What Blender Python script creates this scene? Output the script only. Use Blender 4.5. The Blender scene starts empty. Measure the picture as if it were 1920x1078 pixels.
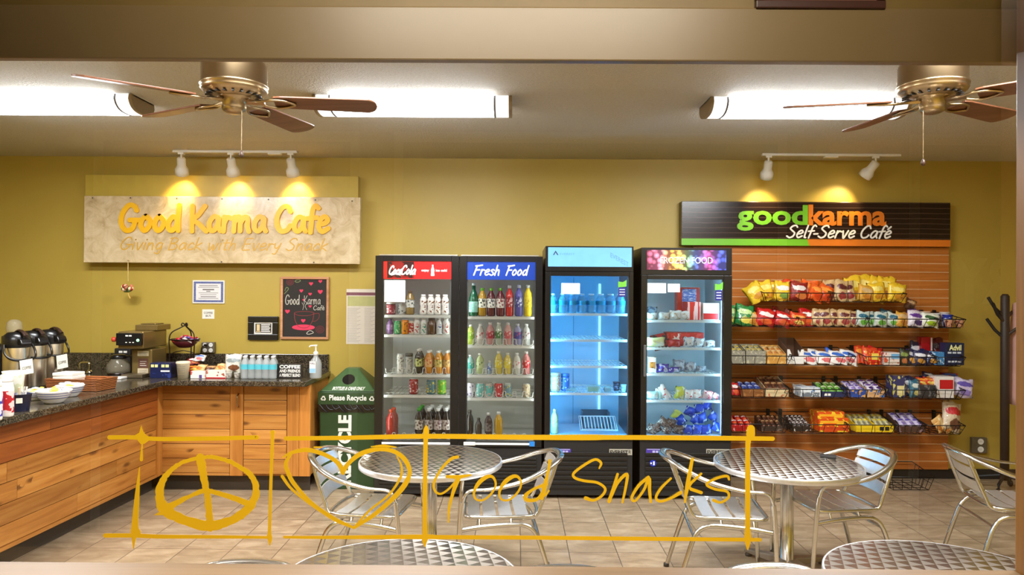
import bpy, bmesh, math, random
from mathutils import Vector, Matrix, Euler

C = bpy.context.scene.collection
SC = bpy.context.scene
R = math.radians

# ------------------------------------------------------------------ camera, world, exposure
W, H, F = 1920.0, 1078.0, 1390.0          # frame and focal length in pixels
CAM = Vector((0.0, 0.0, 1.64))
cam_data = bpy.data.cameras.new('camera')
cam = bpy.data.objects.new('camera', cam_data)
C.objects.link(cam)
CAM_ROT = Matrix.Rotation(R(0.33), 3, 'Z') @ Matrix.Rotation(R(90.33), 3, 'X') @ Matrix.Rotation(R(0.38), 3, 'Z')
cam.location = CAM
cam.rotation_euler = CAM_ROT.to_euler()
cam_data.sensor_fit = 'HORIZONTAL'
cam_data.sensor_width = 36.0
cam_data.lens = 36.0 * F / W
cam_data.clip_start = 0.02
SC.camera = cam

SC.view_settings.view_transform = 'Standard'
SC.view_settings.look = 'None'
SC.view_settings.gamma = 1.0
SC.view_settings.use_curve_mapping = False
SC.view_settings.exposure = 1.42
SC.cycles.use_denoising = True
SC.cycles.sample_clamp_indirect = 4.0
SC.cycles.max_bounces = 8
SC.cycles.transparent_max_bounces = 16
SC.cycles.caustics_reflective = False
SC.cycles.caustics_refractive = False

world = bpy.data.worlds.new('world')
SC.world = world
world.use_nodes = True
world.node_tree.nodes['Background'].inputs[0].default_value = (0.42, 0.33, 0.20, 1)
world.node_tree.nodes['Background'].inputs[1].default_value = 0.25

LAMP = 8.0          # radiance of the ceiling diffusers
SPOT_W = 9.0        # track spots
LOBBY_W = 52.0       # the lobby's own ceiling lamp, above and behind the viewer
TUBE_W = 22.0         # the tubes of the ceiling lights over the counter
FRONT_W = 36.0        # unseen fill lamps added under the front ceiling
COOLER = 2.8         # strip lamps in the coolers


def P(px, py, Y):
    """point of the depth plane y=Y seen at photo pixel (px, py)"""
    d = CAM_ROT @ Vector(((px - W / 2) / F, -(py - H / 2) / F, -1.0))
    return CAM + d * (Y / d.y)


def PX(px, Y, py=547):
    return P(px, py, Y).x


def PZ(py, Y, px=960):
    return P(px, py, Y).z


def lin(c):
    return tuple(((x / 255.0) / 12.92 if x / 255.0 <= 0.04045 else ((x / 255.0 + 0.055) / 1.055) ** 2.4) for x in c)


# ------------------------------------------------------------------ materials
MATS = {}


class NT:
    def __init__(self, mat):
        self.t = mat.node_tree
        self.n = self.t.nodes

    def new(self, kind, **kw):
        x = self.n.new(kind)
        for k, v in kw.items():
            setattr(x, k, v)
        return x

    def link(self, a, b):
        self.t.links.new(a, b)

    def math(self, op, a, b=None):
        x = self.new('ShaderNodeMath', operation=op)
        for i, s in enumerate((a, b)):
            if s is None:
                continue
            if isinstance(s, (int, float)):
                x.inputs[i].default_value = s
            else:
                self.link(s, x.inputs[i])
        return x.outputs[0]

    def mix(self, fac, a, b, kind='MIX'):
        x = self.new('ShaderNodeMixRGB', blend_type=kind)
        for i, s in enumerate((fac, a, b)):
            if isinstance(s, (int, float)):
                x.inputs[i].default_value = s
            elif isinstance(s, (tuple, list)):
                x.inputs[i].default_value = tuple(s)[:3] + (1,)
            else:
                self.link(s, x.inputs[i])
        return x.outputs[0]

    def ramp(self, fac, stops, interp='LINEAR'):
        x = self.new('ShaderNodeValToRGB')
        x.color_ramp.interpolation = interp
        e = x.color_ramp.elements
        while len(e) < len(stops):
            e.new(0.5)
        for i, (p, c) in enumerate(stops):
            e[i].position = p
            e[i].color = tuple(c)[:3] + (1,)
        self.link(fac, x.inputs[0])
        return x.outputs[0]

    def noise(self, vec, scale, detail=3, rough=0.55, dist=0.0):
        x = self.new('ShaderNodeTexNoise')
        x.inputs['Scale'].default_value = scale
        x.inputs['Detail'].default_value = detail
        x.inputs['Roughness'].default_value = rough
        x.inputs['Distortion'].default_value = dist
        if vec is not None:
            self.link(vec, x.inputs['Vector'])
        return x.outputs['Fac']

    def coords(self, which='Object', scale=(1, 1, 1), rot=(0, 0, 0), loc=(0, 0, 0)):
        tc = self.new('ShaderNodeTexCoord')
        mp = self.new('ShaderNodeMapping')
        mp.inputs['Scale'].default_value = scale
        mp.inputs['Rotation'].default_value = rot
        mp.inputs['Location'].default_value = loc
        self.link(tc.outputs[which], mp.inputs['Vector'])
        return mp.outputs[0]

    def bump(self, height, strength, dist=0.01):
        x = self.new('ShaderNodeBump')
        x.inputs['Strength'].default_value = strength
        x.inputs['Distance'].default_value = dist
        self.link(height, x.inputs['Height'])
        return x.outputs[0]


def newmat(name):
    m = bpy.data.materials.new(name)
    m.use_nodes = True
    b = m.node_tree.nodes['Principled BSDF']
    return m, NT(m), b


def mat(name, rgb=(128, 128, 128), rough=0.5, metal=0.0, spec=0.5, var=0.06, vscale=9.0, bump=0.0, bscale=60, emit=0.0, coat=0.0, alpha=1.0):
    """plain surface with a slight mottling of its own colour"""
    if name in MATS:
        return MATS[name]
    m, nt, b = newmat(name)
    c = lin(rgb)
    v = nt.coords('Object')
    if var > 0:
        n = nt.noise(v, vscale, 4)
        lo = tuple(x * (1 - var * 1.6) for x in c)
        hi = tuple(min(1, x * (1 + var * 1.2)) for x in c)
        nt.link(nt.ramp(n, [(0.3, lo), (0.7, hi)]), b.inputs['Base Color'])
    else:
        b.inputs['Base Color'].default_value = c + (1,)
    b.inputs['Roughness'].default_value = rough
    b.inputs['Metallic'].default_value = metal
    b.inputs['Specular IOR Level'].default_value = spec
    b.inputs['Coat Weight'].default_value = coat
    b.inputs['Alpha'].default_value = alpha
    if bump > 0:
        nt.link(nt.bump(nt.noise(v, bscale, 3), bump, 0.004), b.inputs['Normal'])
    if emit > 0:
        b.inputs['Emission Color'].default_value = c + (1,)
        b.inputs['Emission Strength'].default_value = emit
    MATS[name] = m
    return m


def mat_emit(name, rgb, strength):
    if name in MATS:
        return MATS[name]
    m, nt, b = newmat(name)
    b.inputs['Base Color'].default_value = (0.8, 0.8, 0.8, 1)
    b.inputs['Emission Color'].default_value = lin(rgb) + (1,)
    b.inputs['Emission Strength'].default_value = strength
    MATS[name] = m
    return m


def mat_wood(name, dark, mid, light, axis='X', grain=26.0, knots=True, rough=0.42, seed=0.0):
    """boards: long grain, knots, each board (mesh island) of its own shade"""
    if name in MATS:
        return MATS[name]
    m, nt, b = newmat(name)
    sc = {'X': (1.1, grain, grain), 'Y': (grain, 1.1, grain), 'Z': (grain, grain, 1.1)}[axis]
    geo = nt.new('ShaderNodeNewGeometry')
    rnd = geo.outputs['Random Per Island']
    tc = nt.new('ShaderNodeTexCoord')
    off = nt.new('ShaderNodeVectorMath', operation='ADD')
    nt.link(tc.outputs['Object'], off.inputs[0])
    cmb = nt.new('ShaderNodeCombineXYZ')
    for i in range(3):
        nt.link(nt.math('MULTIPLY', rnd, 7.3 + 3 * i), cmb.inputs[i])
    nt.link(cmb.outputs[0], off.inputs[1])
    mp = nt.new('ShaderNodeMapping')
    mp.inputs['Scale'].default_value = sc
    nt.link(off.outputs[0], mp.inputs['Vector'])
    n = nt.noise(mp.outputs[0], 1.0, 5, 0.6, 0.6)
    col = nt.ramp(n, [(0.25, lin(dark)), (0.5, lin(mid)), (0.78, lin(light))])
    tone = nt.ramp(rnd, [(0.0, (0.72, 0.68, 0.62)), (1.0, (1.12, 1.1, 1.06))])
    col = nt.mix(1.0, col, tone, 'MULTIPLY')
    if knots:
        ks = {'X': (4.2, 12, 12), 'Y': (12, 4.2, 12), 'Z': (12, 12, 4.2)}[axis]
        mk = nt.new('ShaderNodeMapping')
        mk.inputs['Scale'].default_value = ks
        nt.link(off.outputs[0], mk.inputs['Vector'])
        vo = nt.new('ShaderNodeTexVoronoi')
        vo.inputs['Scale'].default_value = 1.0
        nt.link(mk.outputs[0], vo.inputs['Vector'])
        k = nt.ramp(vo.outputs['Distance'], [(0.10, (1, 1, 1)), (0.26, (0, 0, 0))])
        sel = nt.math('GREATER_THAN', nt.noise(off.outputs[0], 4.3, 1), 0.47)
        kk = nt.math('MULTIPLY', k, sel)
        col = nt.mix(nt.math('MULTIPLY', kk, 0.8), col, lin((84, 40, 12)))
    nt.link(col, b.inputs['Base Color'])
    b.inputs['Roughness'].default_value = rough
    nt.link(nt.bump(n, 0.12, 0.002), b.inputs['Normal'])
    MATS[name] = m
    return m


def mat_bag(name, c1, c2, c3, seed=0.0):
    """printed foil bag: ground colour, a label patch, a picture patch low down"""
    if name in MATS:
        return MATS[name]
    m, nt, b = newmat(name)
    tc = nt.new('ShaderNodeTexCoord')
    sep = nt.new('ShaderNodeSeparateXYZ')
    nt.link(tc.outputs['Generated'], sep.inputs[0])
    x, z = sep.outputs[0], sep.outputs[2]
    n = nt.noise(tc.outputs['Generated'], 5.0 + seed, 3)
    wob = nt.math('MULTIPLY', nt.math('SUBTRACT', n, 0.5), 2.2)

    def blob(cx, cz, rx, rz):
        a = nt.math('DIVIDE', nt.math('SUBTRACT', x, cx), rx)
        c = nt.math('DIVIDE', nt.math('SUBTRACT', z, cz), rz)
        d = nt.math('ADD', nt.math('MULTIPLY', a, a), nt.math('MULTIPLY', c, c))
        return nt.math('LESS_THAN', nt.math('ADD', d, wob), 1.0)
    col = nt.mix(nt.math('MULTIPLY', nt.math('GREATER_THAN', n, 0.62), 0.35), lin(c1), lin(c3))
    col = nt.mix(blob(0.5, 0.64, 0.36, 0.12), col, lin(c2))
    col = nt.mix(blob(0.58, 0.27, 0.27, 0.15), col, lin(c3))
    nt.link(col, b.inputs['Base Color'])
    b.inputs['Roughness'].default_value = 0.3
    b.inputs['Coat Weight'].default_value = 0.4
    nt.link(nt.bump(nt.noise(tc.outputs['Generated'], 9.0, 3), 0.5, 0.012), b.inputs['Normal'])
    MATS[name] = m
    return m


def mat_print(name, c1, c2, scale=60.0, thr=0.55, rough=0.35, stretch=(1, 1, 1)):
    """printed packaging: ground colour with blotches of a second ink"""
    if name in MATS:
        return MATS[name]
    m, nt, b = newmat(name)
    v = nt.coords('Object', scale=stretch)
    n = nt.noise(v, scale, 2)
    col = nt.mix(nt.math('GREATER_THAN', n, thr), lin(c1), lin(c2))
    nt.link(col, b.inputs['Base Color'])
    b.inputs['Roughness'].default_value = rough
    MATS[name] = m
    return m


def mat_clear(name, tint, fac=0.25, rough=0.08):
    """thin clear plastic or glass: mostly see-through, some tint and gloss"""
    if name in MATS:
        return MATS[name]
    m, nt, b = newmat(name)
    out = nt.n['Material Output']
    tr = nt.new('ShaderNodeBsdfTransparent')
    tr.inputs[0].default_value = tuple(0.55 + 0.45 * x for x in lin(tint)) + (1,)
    b.inputs['Base Color'].default_value = lin(tint) + (1,)
    b.inputs['Roughness'].default_value = rough
    mx = nt.new('ShaderNodeMixShader')
    mx.inputs[0].default_value = fac
    nt.link(tr.outputs[0], mx.inputs[1])
    nt.link(b.outputs[0], mx.inputs[2])
    nt.link(mx.outputs[0], out.inputs['Surface'])
    MATS[name] = m
    return m


def mat_pane(name, ior=1.5, tint=(1, 1, 1), gain=1.0):
    """flat window glass: clear, mirror-like by Fresnel"""
    if name in MATS:
        return MATS[name]
    m, nt, b = newmat(name)
    out = nt.n['Material Output']
    nt.n.remove(b)
    tr = nt.new('ShaderNodeBsdfTransparent')
    tr.inputs[0].default_value = tuple(tint) + (1,)
    gl = nt.new('ShaderNodeBsdfGlossy')
    gl.inputs['Roughness'].default_value = 0.0
    fr = nt.new('ShaderNodeFresnel')
    fr.inputs['IOR'].default_value = ior
    mx = nt.new('ShaderNodeMixShader')
    nt.link(nt.math('MULTIPLY', fr.outputs[0], gain), mx.inputs[0])
    nt.link(tr.outputs[0], mx.inputs[1])
    nt.link(gl.outputs[0], mx.inputs[2])
    nt.link(mx.outputs[0], out.inputs['Surface'])
    MATS[name] = m
    return m


# ------------------------------------------------------------------ mesh building
WM = {}          # object name -> world matrix (so parts can be built in world coordinates)


def catmull(pts, n=6, closed=False):
    pts = [Vector(p) for p in pts]
    if len(pts) < 3 and not closed:
        return pts
    out = []
    m = len(pts)
    rng = range(m) if closed else range(m - 1)
    for i in rng:
        if closed:
            p0, p1, p2, p3 = pts[i - 1], pts[i], pts[(i + 1) % m], pts[(i + 2) % m]
        else:
            p1, p2 = pts[i], pts[i + 1]
            p0 = pts[i - 1] if i > 0 else p1 * 2 - p2
            p3 = pts[i + 2] if i + 2 < m else p2 * 2 - p1
        for k in range(n):
            t = k / n
            out.append(0.5 * ((2 * p1) + (p2 - p0) * t + (2 * p0 - 5 * p1 + 4 * p2 - p3) * t * t + (3 * p1 - p0 - 3 * p2 + p3) * t ** 3))
    if not closed:
        out.append(pts[-1])
    return out


class MB:
    def __init__(self):
        self.v, self.f, self.m, self.s = [], [], [], []
        self.lift = 0.0

    def add(self, vs, fs, mi=0, smooth=False, M=None):
        o = len(self.v)
        for p in vs:
            p = Vector(p)
            if M is not None:
                p = M @ p
            self.v.append(tuple(p))
        for q in fs:
            self.f.append(tuple(o + i for i in q))
            self.m.append(mi)
            self.s.append(smooth)
        return self

    def box(self, x0, x1, y0, y1, z0, z1, mi=0, M=None):
        vs = [(x0, y0, z0), (x1, y0, z0), (x1, y1, z0), (x0, y1, z0), (x0, y0, z1), (x1, y0, z1), (x1, y1, z1), (x0, y1, z1)]
        fs = [(0, 3, 2, 1), (4, 5, 6, 7), (0, 1, 5, 4), (1, 2, 6, 5), (2, 3, 7, 6), (3, 0, 4, 7)]
        return self.add(vs, fs, mi, False, M)

    def prism(self, poly, z0, z1, mi=0, M=None, smooth=False):
        """polygon (x, y) extruded from z0 to z1"""
        n = len(poly)
        vs = [(x, y, z0) for x, y in poly] + [(x, y, z1) for x, y in poly]
        fs = [tuple(range(n - 1, -1, -1)), tuple(range(n, 2 * n))]
        fs += [(i, (i + 1) % n, n + (i + 1) % n, n + i) for i in range(n)]
        return self.add(vs, fs, mi, smooth, M)

    def lathe(self, prof, n=16, mi=0, M=None, smooth=True, cap=True):
        """profile of (radius, z[, material]) turned about z"""
        vs, fs, ms = [], [], []
        k = len(prof)
        for p in prof:
            for i in range(n):
                a = 2 * math.pi * i / n
                vs.append((p[0] * math.cos(a), p[0] * math.sin(a), p[1]))
        o = len(self.v)
        for p in vs:
            p = Vector(p)
            self.v.append(tuple(M @ p if M is not None else p))
        for j in range(k - 1):
            mm = prof[j + 1][2] if len(prof[j + 1]) > 2 else mi
            for i in range(n):
                self.f.append((o + j * n + i, o + j * n + (i + 1) % n, o + (j + 1) * n + (i + 1) % n, o + (j + 1) * n + i))
                self.m.append(mm)
                self.s.append(smooth)
        if cap:
            if prof[0][0] > 1e-5:
                self.f.append(tuple(o + i for i in range(n - 1, -1, -1)))
                self.m.append(prof[0][2] if len(prof[0]) > 2 else mi)
                self.s.append(False)
            if prof[-1][0] > 1e-5:
                self.f.append(tuple(o + (k - 1) * n + i for i in range(n)))
                self.m.append(prof[-1][2] if len(prof[-1]) > 2 else mi)
                self.s.append(False)
        return self

    def tube(self, path, r, n=8, mi=0, closed=False, M=None, flat=1.0):
        pts = [Vector(p) for p in path]
        k = len(pts)
        rr = r if isinstance(r, (list, tuple)) else [r] * k
        rings = []
        up = None
        for i, p in enumerate(pts):
            if closed:
                t = (pts[(i + 1) % k] - pts[i - 1])
            else:
                t = pts[min(i + 1, k - 1)] - pts[max(i - 1, 0)]
            if t.length < 1e-9:
                t = Vector((0, 0, 1))
            t.normalize()
            if up is None:
                up = Vector((0, 0, 1)) if abs(t.z) < 0.9 else Vector((1, 0, 0))
            a = t.cross(up)
            if a.length < 1e-6:
                a = t.cross(Vector((0, 1, 0.3)))
            a.normalize()
            b = a.cross(t).normalized()
            up = b
            rings.append([p + (a * math.cos(2 * math.pi * j / n) + b * math.sin(2 * math.pi * j / n) * flat) * rr[i] for j in range(n)])
        vs = [q for ring in rings for q in ring]
        fs = []
        for i in range(k if closed else k - 1):
            i2 = (i + 1) % k
            for j in range(n):
                fs.append((i * n + j, i * n + (j + 1) % n, i2 * n + (j + 1) % n, i2 * n + j))
        self.add(vs, fs, mi, True, M)
        if not closed:
            self.add(rings[0], [tuple(range(n - 1, -1, -1))], mi, False, M)
            self.add(rings[-1], [tuple(range(n))], mi, False, M)
        return self

    def ribbon(self, pts, widths, fn, thick, mi=0, closed=False, ends=True):
        """flat stroke in a (u, v) plane; fn(u, v, w) gives the 3-D point, w from 0 to thick towards the viewer"""
        self.lift += 2.5e-5              # each stroke lies a hair above the last, like layered vinyl
        thick += self.lift
        pts = [Vector((p[0], p[1])) for p in pts]
        k = len(pts)
        L, Rr = [], []
        for i, p in enumerate(pts):
            if closed:
                t = pts[(i + 1) % k] - pts[i - 1]
            else:
                t = pts[min(i + 1, k - 1)] - pts[max(i - 1, 0)]
            if t.length < 1e-9:
                t = Vector((1, 0))
            t.normalize()
            nn = Vector((-t.y, t.x))
            w = widths[i] / 2
            L.append(p + nn * w)
            Rr.append(p - nn * w)
        rp = thick * 0.0025            # and rises a trace along its length
        vs = [fn(q.x, q.y, thick + rp * i) for i, q in enumerate(L)] + [fn(q.x, q.y, thick + rp * i) for i, q in enumerate(Rr)] + [fn(q.x, q.y, 0) for q in L] + [fn(q.x, q.y, 0) for q in Rr]
        fs = []
        for i in range(k if closed else k - 1):
            j = (i + 1) % k
            fs += [(i, k + i, k + j, j), (2 * k + i, 2 * k + j, 3 * k + j, 3 * k + i), (i, j, 2 * k + j, 2 * k + i), (k + i, 3 * k + i, 3 * k + j, k + j)]
        if not closed:
            fs += [(0, 2 * k, 3 * k, k), (k - 1, 2 * k - 1, 4 * k - 1, 3 * k - 1)]
        self.add(vs, fs, mi)
        if ends and not closed:
            for i in (0, k - 1):
                self.disc(pts[i], widths[i] / 2, fn, thick - self.lift, mi)
        return self

    def disc(self, c, r, fn, thick, mi=0, n=12, rx=None):
        rx = rx or r
        poly = [(c[0] + rx * math.cos(2 * math.pi * i / n), c[1] + r * math.sin(2 * math.pi * i / n)) for i in range(n)]
        return self.poly(poly, fn, thick, mi)

    def poly(self, poly, fn, thick, mi=0):
        self.lift += 2.5e-5
        thick += self.lift
        n = len(poly)
        vs = [fn(x, y, thick) for x, y in poly] + [fn(x, y, 0) for x, y in poly]
        fs = [tuple(range(n)), tuple(range(2 * n - 1, n - 1, -1))] + [(i, n + i, n + (i + 1) % n, (i + 1) % n) for i in range(n)]
        return self.add(vs, fs, mi)

    def build(self, name, mats, parent=None, world=False, bevel=0.0, loc=None, normals=True):
        me = bpy.data.meshes.new(name)
        vs = self.v
        if world and parent is not None:
            inv = WM[parent.name].inverted()
            vs = [tuple(inv @ Vector(p)) for p in vs]
        elif loc is not None:
            l = Vector(loc)
            vs = [tuple(Vector(p) - l) for p in vs] if world else vs
        me.from_pydata(vs, [], self.f)
        if not isinstance(mats, (list, tuple)):
            mats = [mats]
        for m in mats:
            me.materials.append(m)
        me.polygons.foreach_set('material_index', self.m)
        me.polygons.foreach_set('use_smooth', self.s)
        if normals:
            bm = bmesh.new()
            bm.from_mesh(me)
            bmesh.ops.recalc_face_normals(bm, faces=bm.faces)
            bm.to_mesh(me)
            bm.free()
        me.update()
        o = bpy.data.objects.new(name, me)
        C.objects.link(o)
        if parent is not None:
            o.parent = parent
            WM[o.name] = WM[parent.name].copy()
        elif loc is not None:
            o.location = loc
            WM[o.name] = Matrix.Translation(loc)
        else:
            WM[o.name] = Matrix.Identity(4)
        if bevel > 0:
            bv = o.modifiers.new('bevel', 'BEVEL')
            bv.width = bevel
            bv.segments = 2
            bv.limit_method = 'ANGLE'
            bv.angle_limit = R(40)
        return o


def tag(o, label=None, cat=None, group=None, kind=None):
    if label:
        o['label'] = label
    if cat:
        o['category'] = cat
    if group:
        o['group'] = group
    if kind:
        o['kind'] = kind
    return o


def thing(name, label, cat, loc=(0, 0, 0), rotz=0.0, group=None):
    o = bpy.data.objects.new(name, None)
    C.objects.link(o)
    o.empty_display_size = 0.05
    o.location = loc
    o.rotation_euler = (0, 0, rotz)
    WM[o.name] = Matrix.Translation(loc) @ Matrix.Rotation(rotz, 4, 'Z')
    return tag(o, label, cat, group)


def structure(o, label=None):
    o['kind'] = 'structure'
    if label:
        o['label'] = label
    return o


CH = {}


def kids(o):
    return [c for c in C.objects if c.parent == o]


def dup(root, loc=None, rot=None, label=None, parent=None):
    """copy of a thing with copies of its parts and sub-parts"""
    c = root.copy()
    C.objects.link(c)
    if parent is not None:
        c.parent = parent
    if loc is not None:
        c.location = loc
    if rot is not None:
        c.rotation_euler = rot
    if label:
        c['label'] = label
    for ch in list(root.children):
        dup(ch, parent=c)
    return c


ORD = ['first', 'second', 'third', 'fourth', 'fifth', 'sixth', 'seventh', 'eighth', 'ninth', 'tenth', 'eleventh', 'twelfth']
REG = []


def reg(o, desc, place, x):
    """remember a repeat; its label is written once all its neighbours are known"""
    REG.append((o, desc, place, x))
    return o


def write_labels():
    d = {}
    for o, desc, place, x in REG:
        d.setdefault((desc, place), []).append((x, o))
    for (desc, place), rows in d.items():
        rows.sort(key=lambda t: t[0])
        n = len(rows)
        for i, (x, o) in enumerate(rows):
            if n == 1:
                o['label'] = '%s %s' % (desc, place)
            elif n == 2:
                o['label'] = '%s, %s of two %s' % (desc, ('left', 'right')[i], place)
            else:
                w = 'leftmost' if i == 0 else 'rightmost' if i == n - 1 else ORD[i] + ' from left'
                o['label'] = '%s, %s %s' % (desc, w, place)


# ------------------------------------------------------------------ writing
FONTC = {}


def glyphs(s, bold=0.0):
    key = (s, bold)
    if key in FONTC:
        return FONTC[key]
    cu = bpy.data.curves.new('lettering_curve', 'FONT')
    cu.body = s
    cu.size = 1.0
    cu.resolution_u = 3
    cu.offset = bold
    cu.extrude = 0.5
    o = bpy.data.objects.new('lettering_curve', cu)
    C.objects.link(o)
    dg = bpy.context.evaluated_depsgraph_get()
    dg.update()
    me = o.evaluated_get(dg).to_mesh()
    vs = [tuple(v.co) for v in me.vertices]
    fs = [tuple(p.vertices) for p in me.polygons]
    o.evaluated_get(dg).to_mesh_clear()
    bpy.data.objects.remove(o)
    bpy.data.curves.remove(cu)
    FONTC[key] = (vs, fs)
    return FONTC[key]


def text(mb, s, u0, u1, v0, v1, fn, thick=0.001, mi=0, bold=0.0, shear=0.0, keep=False):
    """printed letters fitted into the box u0..u1, v0..v1 of the plane fn"""
    vs, fs = glyphs(s, bold)
    xs = [p[0] for p in vs]
    ys = [p[1] for p in vs]
    a, b, c, d = min(xs), max(xs), min(ys), max(ys)
    su, sv = (u1 - u0) / max(b - a, 1e-6), (v1 - v0) / max(d - c, 1e-6)
    if keep:
        k = min(su, sv)
        u0 = (u0 + u1) / 2 - k * (b - a) / 2
        v0 = (v0 + v1) / 2 - k * (d - c) / 2
        su = sv = k
    out = []
    for x, y, z in vs:
        v = (y - c) * sv
        out.append(fn(u0 + (x - a) * su + shear * v, v0 + v, thick * (z + 0.5)))
    return mb.add(out, fs, mi)


# hand lettering: strokes on a unit cap height, baseline 0
HAND = {
    'G': (0.78, [[(.70, .80), (.58, .98), (.36, .98), (.12, .66), (.08, .28), (.26, .02), (.52, .08), (.66, .40)], [(.42, .42), (.80, .42)]]),
    'K': (0.72, [[(.14, .98), (.12, .5), (.12, 0)], [(.64, .98), (.36, .62), (.15, .46), (.38, .30), (.70, .0)]]),
    'C': (0.70, [[(.64, .78), (.52, .98), (.30, .92), (.10, .58), (.10, .24), (.26, .02), (.50, .06), (.64, .24)]]),
    'B': (0.70, [[(.16, .98), (.14, .5), (.12, .0)], [(.04, .92), (.36, .98), (.56, .84), (.48, .62), (.18, .52), (.50, .46), (.62, .24), (.46, .04), (.12, .0)]]),
    'E': (0.66, [[(.62, .96), (.18, .94), (.14, .5), (.10, .04), (.58, .04)], [(.14, .50), (.52, .52)]]),
    'F': (0.62, [[(.22, .96), (.16, .5), (.08, .0)], [(.08, .94), (.40, .96), (.72, 1.02)], [(.16, .52), (.54, .54)]]),
    'S': (0.66, [[(.62, .86), (.50, .99), (.28, .94), (.16, .74), (.34, .56), (.54, .38), (.50, .12), (.28, .0), (.06, .12)]]),
    'a': (0.58, [[(.48, .50), (.30, .58), (.12, .36), (.12, .10), (.26, .02), (.42, .20), (.50, .54), (.48, .20), (.56, .02)]]),
    'c': (0.48, [[(.44, .46), (.32, .58), (.14, .40), (.10, .16), (.24, .01), (.46, .12)]]),
    'd': (0.60, [[(.46, .46), (.30, .56), (.12, .36), (.10, .12), (.24, .02), (.42, .20), (.50, .56)], [(.54, 1.0), (.50, .5), (.50, .02)]]),
    'e': (0.52, [[(.12, .30), (.34, .34), (.46, .46), (.34, .60), (.16, .46), (.10, .18), (.24, .01), (.48, .14)]]),
    'f': (0.42, [[(.50, .92), (.38, 1.02), (.26, .84), (.22, .4), (.18, -.02)], [(.04, .52), (.44, .56)]]),
    'g': (0.56, [[(.46, .50), (.28, .58), (.12, .36), (.14, .12), (.30, .06), (.46, .30), (.48, .56), (.46, -.05), (.34, -.32), (.12, -.24)]]),
    'h': (0.58, [[(.18, 1.0), (.14, .5), (.10, .0)], [(.12, .30), (.28, .54), (.42, .50), (.44, .24), (.46, .0)]]),
    'i': (0.26, [[(.14, .56), (.12, .28), (.14, .01)], [(.17, .80), (.18, .83)]]),
    'k': (0.56, [[(.16, 1.0), (.12, .5), (.10, .0)], [(.48, .58), (.14, .28), (.32, .16), (.52, .0)]]),
    'l': (0.28, [[(.18, 1.0), (.14, .5), (.14, .06), (.24, .01)]]),
    'm': (0.82, [[(.12, .56), (.10, .28), (.08, .0)], [(.10, .32), (.24, .56), (.34, .50), (.34, .02)], [(.36, .34), (.52, .56), (.64, .50), (.64, .2), (.70, .0)]]),
    'n': (0.56, [[(.12, .56), (.10, .28), (.08, .0)], [(.10, .30), (.26, .54), (.40, .50), (.42, .24), (.46, .0)]]),
    'o': (0.56, [[(.30, .58), (.14, .42), (.10, .18), (.24, .01), (.42, .16), (.46, .40), (.30, .58)]]),
    'r': (0.44, [[(.14, .56), (.12, .28), (.10, .0)], [(.12, .32), (.26, .54), (.44, .50)]]),
    's': (0.46, [[(.42, .50), (.28, .58), (.14, .46), (.30, .30), (.40, .14), (.24, .0), (.06, .08)]]),
    't': (0.42, [[(.24, .86), (.20, .4), (.22, .04), (.36, .04)], [(.06, .58), (.42, .60)]]),
    'v': (0.50, [[(.10, .56), (.22, .02), (.30, .06), (.46, .58)]]),
    'w': (0.74, [[(.10, .56), (.18, .02), (.26, .06), (.38, .44), (.44, .02), (.52, .06), (.68, .58)]]),
    'y': (0.54, [[(.10, .56), (.14, .26), (.28, .18), (.44, .42)], [(.48, .58), (.40, .1), (.28, -.28), (.10, -.26)]]),
    'u': (0.54, [[(.10, .56), (.10, .14), (.24, .01), (.42, .18), (.46, .56), (.46, .1), (.54, .02)]]),
    '-': (0.36, [[(.06, .30), (.32, .32)]]),
    "'": (0.0, [[(-.34, .72), (-.18, .92)]]),
    ' ': (0.34, []),
}


def hand(mb, s, u0, u1, vb, vt, fn, w, thick=0.001, mi=0, shear=0.0, skew=None, taper=0.0):
    """hand lettering from u0 to u1, baseline vb, cap line vt, stroke width w"""
    total = sum(HAND[c][0] for c in s)
    k = (vt - vb)
    su = (u1 - u0) / total
    x = 0.0
    for ch in s:
        adv, strokes = HAND[ch]
        for st in strokes:
            pts = catmull([((x + a) * su + shear * b * k, b * k) for a, b in st], 6)
            ws = [w * (1 - taper * abs(2 * i / max(len(pts) - 1, 1) - 1) ** 2) for i in range(len(pts))]
            mb.ribbon([(u0 + p.x, vb + p.y) for p in pts], ws, fn, thick, mi)
        x += adv
    return mb


def hand_words(name, mt, parent, s, u0, u1, vb, vt, fn, w, **kw):
    """the same, each word a mesh of its own"""
    total = sum(HAND[c][0] for c in s)
    su = (u1 - u0) / total
    x = 0.0
    for wd in s.split(' '):
        a = sum(HAND[c][0] for c in wd)
        m = MB()
        hand(m, wd, u0 + x * su, u0 + (x + a) * su, vb, vt, fn, w, **kw)
        m.build(name, mt, parent, True)
        x += a + HAND[' '][0]


def dashes(mb, n, u0, u1, v0, v1, fn, thick=0.001, mi=0):
    """a line of print too small to read: a few short bars"""
    for k in range(n):
        a = u0 + (u1 - u0) * k / n
        b = u0 + (u1 - u0) * (k + 0.78) / n
        mb.poly([(a, v0), (b, v0), (b, v1), (a, v1)], fn, thick, mi)
    return mb


def front(Y):
    """plane facing the camera at depth Y: u = x, v = z"""
    return lambda u, v, w: (u, Y - w, v)

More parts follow.
